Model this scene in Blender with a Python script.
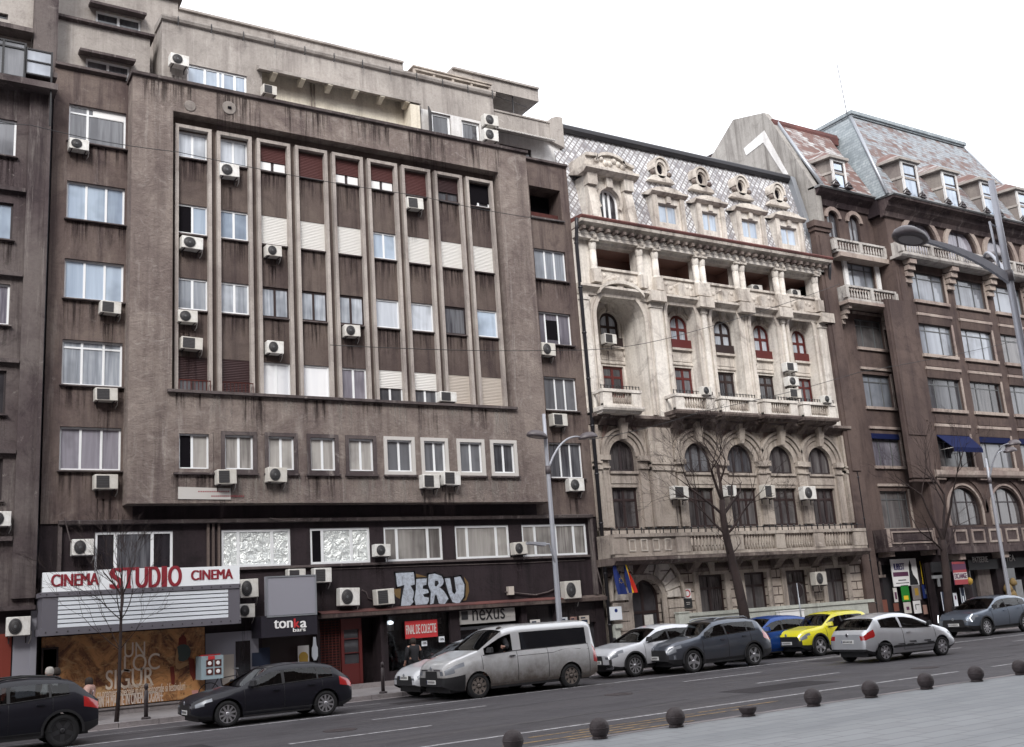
import bpy, bmesh, math, random
from mathutils import Vector, Matrix, Quaternion
for o in list(bpy.data.objects): bpy.data.objects.remove(o)
S = bpy.context.scene; COL = S.collection
# ---------------------------------------------------------------- camera
F_PX, YAW, PIT, ROL = 1044.76, 0.56844, 0.22677, -0.07063
def cam_axes():
    fwd = Vector((math.sin(YAW)*math.cos(PIT), math.cos(YAW)*math.cos(PIT), math.sin(PIT)))
    r0 = Vector((math.cos(YAW), -math.sin(YAW), 0)); u0 = r0.cross(fwd)
    r = r0*math.cos(ROL)+u0*math.sin(ROL); u = u0*math.cos(ROL)-r0*math.sin(ROL)
    return r, u, fwd
CR, CU, CF = cam_axes(); CAM = Vector((0, 0, 2.1))
cd = bpy.data.cameras.new('camera'); cam = bpy.data.objects.new('camera', cd); COL.objects.link(cam)
cam.matrix_world = Matrix(((CR.x, CU.x, -CF.x, CAM.x), (CR.y, CU.y, -CF.y, CAM.y), (CR.z, CU.z, -CF.z, CAM.z), (0, 0, 0, 1)))
cd.sensor_width = 36; cd.sensor_fit = 'HORIZONTAL'; cd.lens = F_PX/1024*36; cd.clip_end = 3000; cd.clip_start = .1
S.camera = cam
# ---------------------------------------------------------------- overcast daylight
SUN_EL, SUN_AZ = 38, 214
w = bpy.data.worlds.new('World'); S.world = w; w.use_nodes = True
nt = w.node_tree; bg = nt.nodes['Background']
sky = nt.nodes.new('ShaderNodeTexSky'); sky.sky_type = 'NISHITA'; sky.sun_disc = False
sky.sun_elevation = math.radians(SUN_EL); sky.sun_rotation = math.radians(SUN_AZ)
sky.dust_density = 4; sky.air_density = 1.0
mx = nt.nodes.new('ShaderNodeMix'); mx.data_type = 'RGBA'; mx.inputs[0].default_value = .86
nt.links.new(sky.outputs[0], mx.inputs[6]); mx.inputs[7].default_value = (9.4, 9.5, 9.9, 1)   # cloud deck
nt.links.new(mx.outputs[2], bg.inputs[0]); bg.inputs[1].default_value = .13
sl = bpy.data.lights.new('sun', 'SUN'); sl.energy = 1.8; sl.angle = math.radians(20); sl.color = (1, .97, .93)
so = bpy.data.objects.new('sun', sl); COL.objects.link(so)
az = math.radians(SUN_AZ); el = math.radians(SUN_EL)
sd = Vector((math.sin(az)*math.cos(el), math.cos(az)*math.cos(el), math.sin(el)))   # towards the sun
so.rotation_euler = (-sd).to_track_quat('-Z', 'Y').to_euler(); so.location = (0, -10, 60)
S.view_settings.view_transform = 'Standard'; S.view_settings.look = 'None'
S.view_settings.exposure = 0.87; S.view_settings.gamma = 1; S.view_settings.use_curve_mapping = False
S.render.resolution_x = 1024; S.render.resolution_y = 747
# ---------------------------------------------------------------- photo pixel -> real point on the facade plane at depth Y
def ray(u, v): return CR*((u-512)/F_PX) - CU*((v-373.5)/F_PX) + CF
def P(u, v, Y):
    d = ray(u, v); t = (Y-CAM.y)/d.y; q = CAM+d*t; return q.x, q.z
def Q(u, v, Y): x, z = P(u, v, Y); return Vector((x, Y, z))
def PXp(u, v, X):
    d = ray(u, v); t = X/d.x; q = CAM+d*t; return q.y, q.z
def G(u, v, z=0.0):
    d = ray(u, v); t = (z-CAM.z)/d.z; q = CAM+d*t; return q.x, q.y
def RC(r, Y, d=0):
    x0, z1 = P(r[0], r[1], Y); x1, z0 = P(r[2], r[3], Y); x1 = P(r[2], r[3], Y+d)[0]; return x0, x1, z0, z1
# ---------------------------------------------------------------- materials
MT = {}
def nn(nt, t, **k):
    n = nt.nodes.new(t)
    for a, b in k.items(): setattr(n, a, b)
    return n
def mat(name, col, rough=.6, metal=0, spec=.5, coat=0, coatr=.03, emis=None, es=1, ior=None):
    m = bpy.data.materials.new(name); m.use_nodes = True; b = m.node_tree.nodes['Principled BSDF']
    b.inputs['Base Color'].default_value = (*col, 1); b.inputs['Roughness'].default_value = rough
    b.inputs['Metallic'].default_value = metal; b.inputs['Specular IOR Level'].default_value = spec
    b.inputs['Coat Weight'].default_value = coat; b.inputs['Coat Roughness'].default_value = coatr
    if ior: b.inputs['IOR'].default_value = ior
    if emis: b.inputs['Emission Color'].default_value = (*emis, 1); b.inputs['Emission Strength'].default_value = es
    MT[name] = m; return m
def mixn(nt, a, b, f, blend='MIX'):
    n = nn(nt, 'ShaderNodeMix'); n.data_type = 'RGBA'; n.blend_type = blend
    for i, v in ((0, f), (6, a), (7, b)):
        if hasattr(v, 'is_output') or isinstance(v, bpy.types.NodeSocket): nt.links.new(v, n.inputs[i])
        elif isinstance(v, (int, float)): n.inputs[i].default_value = v
        else: n.inputs[i].default_value = (*v, 1)
    return n.outputs[2]
def coords(nt, scale=(1, 1, 1), rot=(0, 0, 0)):
    tc = nn(nt, 'ShaderNodeTexCoord'); mp = nn(nt, 'ShaderNodeMapping'); mp.inputs['Scale'].default_value = scale
    mp.inputs['Rotation'].default_value = rot
    nt.links.new(tc.outputs['Object'], mp.inputs[0]); return mp.outputs[0]
def noise(nt, vec, scale, detail=4, rough=.6, dist=0):
    n = nn(nt, 'ShaderNodeTexNoise'); n.inputs['Scale'].default_value = scale; n.inputs['Detail'].default_value = detail
    n.inputs['Roughness'].default_value = rough; n.inputs['Distortion'].default_value = dist
    nt.links.new(vec, n.inputs['Vector']); return n.outputs['Fac']
def ramp(nt, f, a, b, v0=0., v1=1.):
    n = nn(nt, 'ShaderNodeMapRange'); n.inputs[1].default_value = a; n.inputs[2].default_value = b
    n.inputs[3].default_value = v0; n.inputs[4].default_value = v1; nt.links.new(f, n.inputs[0]); return n.outputs[0]
def bump(nt, h, st, d=.02):
    n = nn(nt, 'ShaderNodeBump'); n.inputs['Strength'].default_value = st; n.inputs['Distance'].default_value = d
    nt.links.new(h, n.inputs['Height']); return n.outputs[0]
def plaster(name, c1, c2, dark, streak=.5, patch=.5, rough=.9, bst=.5, grain=14, trowel=0, pale=None):
    m = mat(name, c1, rough, spec=.25); nt = m.node_tree; b = nt.nodes['Principled BSDF']
    v = coords(nt)
    a = mixn(nt, c1, c2, ramp(nt, noise(nt, v, .35, 6, .65, .6), .42, .60))
    st = ramp(nt, noise(nt, coords(nt, (2.6, 2.6, .16)), 1.0, 7, .7), .48, .69, 0, streak)
    a = mixn(nt, a, dark, st)
    pt = ramp(nt, noise(nt, v, .9, 9, .75, 1.2), .52, .68, 0, patch)
    a = mixn(nt, a, dark, pt)
    if pale:
        a = mixn(nt, a, pale, ramp(nt, noise(nt, coords(nt, (3.4, 3.4, .3), (0, .0, .9)), 1.0, 8, .75), .56, .72, 0, .65))
        a = mixn(nt, a, pale, ramp(nt, noise(nt, coords(nt, (1, 1, 1), (.4, .2, .9)), .7, 9, .8, 2.), .60, .66, 0, .55))
    g = noise(nt, v, grain, 5, .7)
    a = mixn(nt, a, dark, ramp(nt, g, .45, .68, 0, .22))
    nt.links.new(a, b.inputs['Base Color'])
    h = g
    if trowel:
        tn = noise(nt, coords(nt, (1, 1, 1.3), (0, .6, .3)), 1.3, 8, .72, 1.8); a = mixn(nt, a, dark, ramp(nt, tn, .52, .66, 0, .28)); a = mixn(nt, a, pale, ramp(nt, tn, .46, .34, 0, .35)); nt.links.new(a, b.inputs['Base Color'])
        t = noise(nt, coords(nt, (1, 1, 1.6), (0, .5, 0)), 2.4, 7, .7, 2.5)
        ad = nn(nt, 'ShaderNodeMath', operation='MULTIPLY_ADD'); nt.links.new(t, ad.inputs[0]); ad.inputs[1].default_value = trowel; nt.links.new(g, ad.inputs[2]); h = ad.outputs[0]
    nt.links.new(bump(nt, h, bst, .03), b.inputs['Normal'])
    return m
plaster('stucco_light', (.245, .205, .183), (.168, .135, .124), (.060, .042, .043), .5, .36, trowel=2.6, bst=.55, pale=(.36, .325, .30))
plaster('stucco_wing', (.155, .122, .108), (.105, .078, .073), (.032, .021, .025), .75, .5, pale=(.25, .215, .20))
plaster('stucco_infill', (.132, .104, .091), (.094, .071, .065), (.030, .020, .023), .6, .35, grain=22)
plaster('stucco_upper', (.39, .36, .335), (.31, .285, .265), (.12, .10, .096), .5, .45, pale=(.5, .47, .44))
plaster('stucco_fin', (.44, .40, .37), (.32, .285, .265), (.10, .08, .08), .5, .3, grain=20)
plaster('stucco_base', (.034, .024, .028), (.023, .016, .019), (.008, .006, .007), .7, .6, rough=.75)
plaster('stucco_old', (.135, .115, .110), (.075, .058, .060), (.028, .020, .023), .8, .7, pale=(.27, .245, .23))
plaster('ledge', (.12, .10, .098), (.07, .055, .057), (.02, .015, .017), .3, .8, pale=(.33, .30, .28))
plaster('cream_wall', (.78, .735, .63), (.66, .61, .51), (.22, .18, .14), .4, .3)
plaster('white_wall', (.78, .78, .78), (.58, .57, .56), (.28, .26, .25), .4, .3)
plaster('palace', (.74, .705, .655), (.60, .56, .51), (.13, .10, .095), .5, .46, pale=(.86, .83, .78), grain=10)
plaster('palace_trim', (.64, .595, .54), (.48, .435, .39), (.10, .078, .073), .65, .65, pale=(.72, .67, .61), grain=9)
plaster('palace_low', (.45, .40, .35), (.335, .29, .255), (.060, .044, .044), .6, .55, pale=(.60, .55, .49))
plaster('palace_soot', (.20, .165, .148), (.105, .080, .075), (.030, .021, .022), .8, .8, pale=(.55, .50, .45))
plaster('palace_plinth', (.50, .52, .47), (.42, .44, .40), (.2, .19, .18), .3, .3)
plaster('brown', (.118, .086, .076), (.075, .054, .050), (.028, .019, .022), .5, .5, grain=18)
plaster('brown_trim', (.40, .34, .30), (.28, .22, .20), (.08, .06, .06), .4, .6)
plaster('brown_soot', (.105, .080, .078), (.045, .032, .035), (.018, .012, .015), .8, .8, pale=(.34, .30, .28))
plaster('gable_grey', (.36, .345, .325), (.27, .255, .24), (.10, .09, .082), .8, .5)
plaster('pilaster_grey', (.26, .235, .215), (.19, .165, .155), (.08, .065, .065), .6, .6)
plaster('sidewalk_m', (.25, .235, .235), (.19, .175, .178), (.14, .13, .13), .0, .5)
plaster('kerb_m', (.26, .235, .235), (.18, .165, .168), (.1, .09, .09), .0, .6)
plaster('rust_iron', (.10, .03, .026), (.06, .022, .02), (.02, .012, .012), .3, .5)
plaster('gutter_red', (.16, .065, .058), (.10, .048, .045), (.05, .03, .03), .2, .6)
plaster('metal_sheet', (.26, .27, .28), (.20, .205, .21), (.10, .095, .095), .5, .4, rough=.55)
plaster('bollard_iron', (.070, .057, .058), (.040, .032, .034), (.018, .014, .014), .0, .6, rough=.55, grain=26)
plaster('bark', (.050, .036, .034), (.028, .020, .020), (.012, .009, .010), .5, .5, grain=30)
def tile_mat(name, c1, c2, c3, sx, sz, mort=(.03, .03, .035), diamond=False, thr=.5, ms=.028):
    m = mat(name, c1, .7, spec=.3); nt = m.node_tree; b = nt.nodes['Principled BSDF']
    tc = nn(nt, 'ShaderNodeTexCoord'); sp = nn(nt, 'ShaderNodeSeparateXYZ'); nt.links.new(tc.outputs['Object'], sp.inputs[0])
    ad = nn(nt, 'ShaderNodeMath', operation='ADD'); nt.links.new(sp.outputs[0], ad.inputs[0]); nt.links.new(sp.outputs[1], ad.inputs[1])
    cb = nn(nt, 'ShaderNodeCombineXYZ'); nt.links.new(ad.outputs[0], cb.inputs[0]); nt.links.new(sp.outputs[2], cb.inputs[1])
    mp = nn(nt, 'ShaderNodeMapping'); nt.links.new(cb.outputs[0], mp.inputs[0])
    if diamond: mp.inputs['Rotation'].default_value = (0, 0, math.radians(45))
    br = nn(nt, 'ShaderNodeTexBrick'); nt.links.new(mp.outputs[0], br.inputs[0])
    br.offset = 0.0 if diamond else .5
    br.inputs['Scale'].default_value = 1; br.inputs['Brick Width'].default_value = sx; br.inputs['Row Height'].default_value = sz
    br.inputs['Mortar Size'].default_value = ms; br.inputs['Mortar Smooth'].default_value = .2
    br.inputs['Color1'].default_value = (0, 0, 0, 1); br.inputs['Color2'].default_value = (1, 1, 1, 1); br.inputs['Mortar'].default_value = (.5, .5, .5, 1)
    big = noise(nt, mp.outputs[0], .8, 5, .7)
    su = nn(nt, 'ShaderNodeMath', operation='MULTIPLY_ADD'); nt.links.new(br.outputs[0], su.inputs[0]); su.inputs[1].default_value = .30; nt.links.new(big, su.inputs[2])
    f = ramp(nt, su.outputs[0], thr, thr+.22)
    a = mixn(nt, c1, c2, f); a = mixn(nt, a, c3, ramp(nt, noise(nt, mp.outputs[0], 2.2, 8, .75), .50, .64, 0, .75))
    a = mixn(nt, a, mort, br.outputs[1])
    nt.links.new(a, b.inputs['Base Color']); nt.links.new(bump(nt, br.outputs[0], .5, .03), b.inputs['Normal'])
    return m
tile_mat('scale_tiles', (.62, .635, .655), (.27, .27, .29), (.15, .13, .14), .20, .20, (.22, .205, .21), True, .60)
tile_mat('slate_blue', (.25, .275, .30), (.145, .088, .075), (.36, .39, .41), .42, .17, (.11, .11, .12), False, .59, .012)
tile_mat('slate_red', (.165, .095, .082), (.42, .42, .42), (.12, .075, .07), .42, .17, (.09, .07, .07), False, .62, .012)
tile_mat('slate_teal', (.27, .305, .325), (.20, .23, .25), (.40, .44, .46), .42, .17, (.16, .19, .21), False, .6, .012)
tile_mat('ashlar', (.50, .44, .385), (.39, .34, .295), (.19, .15, .135), .82, .36, (.07, .05, .045), False, .55)
def pane(name, c1, c2, fold=9, rough=.06, ior=1.7, fstr=1.):
    m = mat(name, c1, rough, ior=ior); nt = m.node_tree; b = nt.nodes['Principled BSDF']
    v = coords(nt, (1, 1, .06)); f = noise(nt, v, fold, 3, .6)
    oi = nn(nt, 'ShaderNodeObjectInfo'); va = nn(nt, 'ShaderNodeVectorMath', operation='ADD'); nt.links.new(v, va.inputs[0]); sc = nn(nt, 'ShaderNodeVectorMath', operation='SCALE'); sc.inputs[3].default_value = 90; cbn = nn(nt, 'ShaderNodeCombineXYZ'); nt.links.new(oi.outputs['Random'], cbn.inputs[0]); nt.links.new(cbn.outputs[0], sc.inputs[0]); nt.links.new(sc.outputs[0], va.inputs[1]); f = noise(nt, va.outputs[0], fold, 3, .6)
    a = mixn(nt, c1, c2, ramp(nt, f, .38, .62, 0, fstr))
    a = mixn(nt, a, tuple(x*.45 for x in c2), ramp(nt, oi.outputs['Random'], .2, 1, 0, .6))
    a = mixn(nt, a, tuple(min(1, x*1.25+.04) for x in c1), ramp(nt, noise(nt, va.outputs[0], .35, 2, .5), .45, .60, 0, .55))
    a = mixn(nt, a, tuple(x*.35 for x in c2), ramp(nt, noise(nt, coords(nt), .9, 3, .5), .5, .7, 0, .5))
    nt.links.new(a, b.inputs['Base Color'])
    nt.links.new(bump(nt, noise(nt, coords(nt), 1.2, 1, .4), .06, .02), b.inputs['Normal'])
    return m
pane('glass_sky', (.44, .53, .64), (.30, .37, .48), 4, ior=1.9)  # bright blue sky reflection put into the base colour
pane('glass_curtain', (.54, .58, .64), (.30, .33, .38), 9)
pane('glass_lilac', (.26, .25, .29), (.12, .11, .14), 12)
pane('glass_dark', (.030, .028, .034), (.014, .012, .016), 5, ior=1.6)
pane('glass_grey', (.14, .145, .16), (.05, .05, .06), 8)
pane('glass_bright', (.80, .84, .90), (.66, .70, .78), 6)
pane('glass_drape', (.40, .385, .365), (.17, .155, .15), 8, ior=1.6)
pane('glass_old', (.30, .33, .38), (.16, .17, .20), 2.2, ior=1.75)
pane('glass_brownish', (.125, .118, .120), (.022, .018, .021), 7, ior=1.7)
m = mat('foil', (.82, .86, .85), .24, metal=.5); nt = m.node_tree
nt.links.new(bump(nt, noise(nt, coords(nt), 2.8, 6, .62, 1.2), 1., .14), nt.nodes['Principled BSDF'].inputs['Normal'])
mat('frame_white', (.78, .80, .82), .4); mat('frame_dirty', (.50, .48, .46), .6); mat('frame_brown', (.026, .014, .014), .5)
mat('frame_dark', (.030, .022, .024), .5); mat('frame_red', (.095, .015, .014), .45); mat('frame_steel', (.10, .105, .11), .5)
mat('shutter_white', (.70, .69, .665), .6); mat('shutter_brown', (.082, .026, .024), .6); mat('shutter_dark', (.035, .014, .015), .6); mat('shutter_beige', (.50, .45, .40), .65)
mat('void', (.006, .005, .007), .9, spec=.1); m = plaster('ac_white', (.72, .72, .70), (.60, .58, .54), (.22, .19, .17), .45, .4, rough=.5, bst=.05)  # void: near-black sheets painted for unlit rooms and openings
nt = m.node_tree; b = nt.nodes['Principled BSDF']; oi = nn(nt, 'ShaderNodeObjectInfo'); a = mixn(nt, b.inputs['Base Color'].links[0].from_socket, (.42, .385, .33), ramp(nt, oi.outputs['Random'], .3, 1, 0, .6)); nt.links.new(a, b.inputs['Base Color']); mat('ac_beige', (.50, .46, .40), .5)
mat('ac_dark', (.035, .032, .034), .55); mat('black_metal', (.012, .012, .014), .45); mat('zinc', (.33, .35, .38), .45, .6)
mat('pipe_dark', (.022, .021, .026), .45); mat('lamp_pole', (.36, .37, .41), .5, .3); mat('lamp_shade', (.085, .072, .078), .45); mat('lamp_glass', (.24, .22, .22), .2)
mat('paint_white', (.70, .70, .70), .7); mat('paint_yellow', (.50, .33, .11), .8)
mat('sign_white', (.80, .83, .86), .5); mat('sign_red', (.24, .018, .030), .5); mat('sign_grey', (.115, .11, .13), .6); mat('slat_blue', (.70, .74, .79), .5)
mat('grey_panel', (.26, .26, .30), .55); mat('banner_red', (.50, .035, .040), .5); mat('awning_blue', (.005, .010, .052), .85, spec=.2); mat('white_plain', (.80, .80, .80), .5)
mat('flag_blue', (.010, .026, .15), .8); mat('flag_yellow', (.80, .55, .02), .8); mat('flag_red', (.58, .03, .02), .8)
mat('pal_pink', (.42, .26, .22), .7); mat('skin', (.42, .24, .18), .6); mat('cloth_black', (.012, .012, .015), .9); mat('cloth_navy', (.02, .03, .06), .9)
mat('cloth_white', (.62, .60, .58), .9); mat('hair', (.02, .013, .010), .8); mat('hair_grey', (.35, .33, .31), .8); mat('gold', (.40, .25, .04), .7)
mat('tyre', (.014, .014, .015), .85); mat('rim', (.60, .60, .62), .3, .85); mat('rim_dark', (.03, .03, .033), .5); mat('hubcap_dirty', (.20, .17, .15), .6, .2)
mat('trim_black', (.016, .016, .018), .6); mat('chrome', (.75, .75, .77), .12, 1); mat('head_lamp', (.20, .215, .24), .25, .2); mat('tail_lamp', (.38, .012, .012), .15, 0, coat=1)
mat('plate', (.74, .74, .72), .5); mat('car_glass', (.018, .020, .024), .03, 0, ior=1.55); mat('tinted_glass', (.010, .011, .014), .04, 0, ior=1.45); mat('drl', (.9, .92, .95), .2, emis=(.9, .95, 1), es=1.0)
def paint(name, c, metal=.4, dirt=0, rough=.28):
    m = mat(name, c, rough, metal, coat=.9 if c[0] > .03 else .45, spec=.5 if c[0] > .03 else .15); nt = m.node_tree; b = nt.nodes['Principled BSDF']
    if dirt:
        tc = nn(nt, 'ShaderNodeTexCoord'); sp = nn(nt, 'ShaderNodeSeparateXYZ'); nt.links.new(tc.outputs['Object'], sp.inputs[0])
        n = noise(nt, tc.outputs['Object'], 2.5, 7, .7)
        ad = nn(nt, 'ShaderNodeMath', operation='MULTIPLY_ADD'); nt.links.new(n, ad.inputs[0]); ad.inputs[1].default_value = -1.1; nt.links.new(sp.outputs[2], ad.inputs[2])
        f = ramp(nt, ad.outputs[0], .55, -.25, 0, dirt)
        a = mixn(nt, c, (.14, .115, .095), f); nt.links.new(a, b.inputs['Base Color'])
        nt.links.new(ramp(nt, f, 0, 1, rough, .8), b.inputs['Roughness'])
        nt.links.new(ramp(nt, f, 0, .8, .9, 0.05), b.inputs['Coat Weight'])
paint('car_navy', (.012, .012, .018), .0, 0, .35); paint('car_charcoal', (.012, .012, .018), .0, 0, .4); paint('car_silver', (.62, .64, .67), .4, .2, .3)
paint('car_van', (.60, .61, .62), .3, .95, .34); paint('car_white', (.66, .68, .72), .1, .3); paint('car_slate', (.060, .074, .100), .5, .3)
paint('car_blue', (.014, .060, .25), .2, 0); paint('car_yellow', (.74, .68, .015), 0, .1); paint('car_bluegrey', (.11, .14, .185), .5, .2)
# glass one can look through (shop fronts, bus-stop style panes)
m = mat('shop_glass', (1, 1, 1)); nt = m.node_tree; out = nt.nodes['Material Output']
tr = nn(nt, 'ShaderNodeBsdfTransparent'); gl = nn(nt, 'ShaderNodeBsdfGlossy'); gl.inputs['Roughness'].default_value = .03; tr.inputs[0].default_value = (.75, .78, .8, 1)
fr = nn(nt, 'ShaderNodeFresnel'); fr.inputs[0].default_value = 1.45; ms = nn(nt, 'ShaderNodeMixShader')
nt.links.new(fr.outputs[0], ms.inputs[0]); nt.links.new(tr.outputs[0], ms.inputs[1]); nt.links.new(gl.outputs[0], ms.inputs[2]); nt.links.new(ms.outputs[0], out.inputs[0])
for nm_, tc_ in (('car_glass', (.34, .37, .38, 1)),):
    nt = MT[nm_].node_tree; out = nt.nodes['Material Output']; tr = nn(nt, 'ShaderNodeBsdfTransparent'); tr.inputs[0].default_value = tc_; gl = nn(nt, 'ShaderNodeBsdfGlossy'); gl.inputs['Roughness'].default_value = .02
    fr = nn(nt, 'ShaderNodeFresnel'); fr.inputs[0].default_value = 1.5; ms = nn(nt, 'ShaderNodeMixShader'); nt.links.new(fr.outputs[0], ms.inputs[0]); nt.links.new(tr.outputs[0], ms.inputs[1]); nt.links.new(gl.outputs[0], ms.inputs[2]); nt.links.new(ms.outputs[0], out.inputs[0])
for nm_, c_ in (('stain_dark', (.020, .014, .015)), ('stain_pale', (.34, .31, .285))):
    m = mat(nm_, c_, .95, spec=.1); nt = m.node_tree; out = nt.nodes['Material Output']; b = nt.nodes['Principled BSDF']; tc = nn(nt, 'ShaderNodeTexCoord'); sp = nn(nt, 'ShaderNodeSeparateXYZ'); nt.links.new(tc.outputs['Generated'], sp.inputs[0])
    n = ramp(nt, noise(nt, coords(nt, (9, 9, .35)), 1, 6, .7), .46, .66, 0, 1.); mu = nn(nt, 'ShaderNodeMath', operation='MULTIPLY'); nt.links.new(n, mu.inputs[0]); nt.links.new(ramp(nt, sp.outputs[2], 0, .9, 0, .5), mu.inputs[1])
    tr = nn(nt, 'ShaderNodeBsdfTransparent'); ms = nn(nt, 'ShaderNodeMixShader'); nt.links.new(mu.outputs[0], ms.inputs[0]); nt.links.new(tr.outputs[0], ms.inputs[1]); nt.links.new(b.outputs[0], ms.inputs[2]); nt.links.new(ms.outputs[0], out.inputs[0])
# asphalt
m = mat('asphalt', (.06, .055, .056), .8, spec=.4); nt = m.node_tree; b = nt.nodes['Principled BSDF']; v = coords(nt)
a = mixn(nt, (.076, .071, .077), (.056, .052, .057), ramp(nt, noise(nt, coords(nt, (.05, 1.1, 1)), 1., 6, .7), .35, .65))
a = mixn(nt, a, (.040, .036, .040), ramp(nt, noise(nt, coords(nt, (.35, 1, 1)), .5, 8, .75, .8), .48, .60, 0, .75))
a = mixn(nt, a, (.085, .078, .080), ramp(nt, noise(nt, coords(nt, (.03, .9, 1)), 1.3, 5, .7), .54, .66, 0, .6))
a = mixn(nt, a, (.11, .10, .10), ramp(nt, noise(nt, v, 40, 3, .8), .55, .75, 0, .6))
nt.links.new(a, b.inputs['Base Color']); nt.links.new(bump(nt, noise(nt, v, 45, 3, .8), .5, .01), b.inputs['Normal'])
nt.links.new(ramp(nt, noise(nt, v, .5, 6, .7), .4, .65, .55, .9), b.inputs['Roughness'])
# worn road paint: paint with holes of asphalt colour
for nm, c in (('paint_white', (.50, .49, .50)), ('paint_yellow', (.36, .23, .09))):
    nt = MT[nm].node_tree; b = nt.nodes['Principled BSDF']
    a = mixn(nt, c, (.07, .063, .065), ramp(nt, noise(nt, coords(nt), 5, 8, .8), .42, .60, 0, .85 if nm == 'paint_white' else 1.0)); nt.links.new(a, b.inputs['Base Color'])
# pale granite paving with courses
m = mat('paving', (.5, .5, .52), .55, spec=.4); nt = m.node_tree; b = nt.nodes['Principled BSDF']; v = coords(nt)
br = nn(nt, 'ShaderNodeTexBrick'); nt.links.new(v, br.inputs[0]); br.inputs['Brick Width'].default_value = .8; br.inputs['Row Height'].default_value = .4; br.inputs['Scale'].default_value = 1
br.inputs['Mortar Size'].default_value = .016; br.inputs['Color1'].default_value = (.250, .260, .270, 1); br.inputs['Color2'].default_value = (.285, .296, .307, 1); br.inputs['Mortar'].default_value = (.18, .18, .185, 1)
a = mixn(nt, br.outputs[0], (.165, .177, .19), ramp(nt, noise(nt, coords(nt, (.15, .8, 1)), .9, 7, .7), .42, .66, 0, .7))
a = mixn(nt, a, (.13, .13, .14), ramp(nt, noise(nt, v, 1.5, 9, .8, 1), .58, .7, 0, .5))
nt.links.new(a, b.inputs['Base Color']); nt.links.new(bump(nt, noise(nt, v, 12, 4, .7), .2, .01), b.inputs['Normal'])
# rocky landscape print of the cinema poster
m = mat('poster_rock', (.3, .15, .06), .35, spec=.5); nt = m.node_tree; b = nt.nodes['Principled BSDF']; v = coords(nt, (1, 1, 1), (0, .6, 0))
n1 = noise(nt, v, 1.1, 8, .7, 1.4); a = mixn(nt, (.10, .036, .020), (.54, .27, .11), ramp(nt, n1, .40, .58))
a = mixn(nt, a, (.58, .37, .18), ramp(nt, noise(nt, coords(nt, (1, 1, 2.4), (0, -.5, 0)), 1.7, 7, .7, 1), .52, .66, 0, .8))
a = mixn(nt, a, (.018, .008, .008), ramp(nt, noise(nt, v, 2.6, 6, .75, 1.5), .56, .66, 0, .85)); nt.links.new(a, b.inputs['Base Color'])
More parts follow.
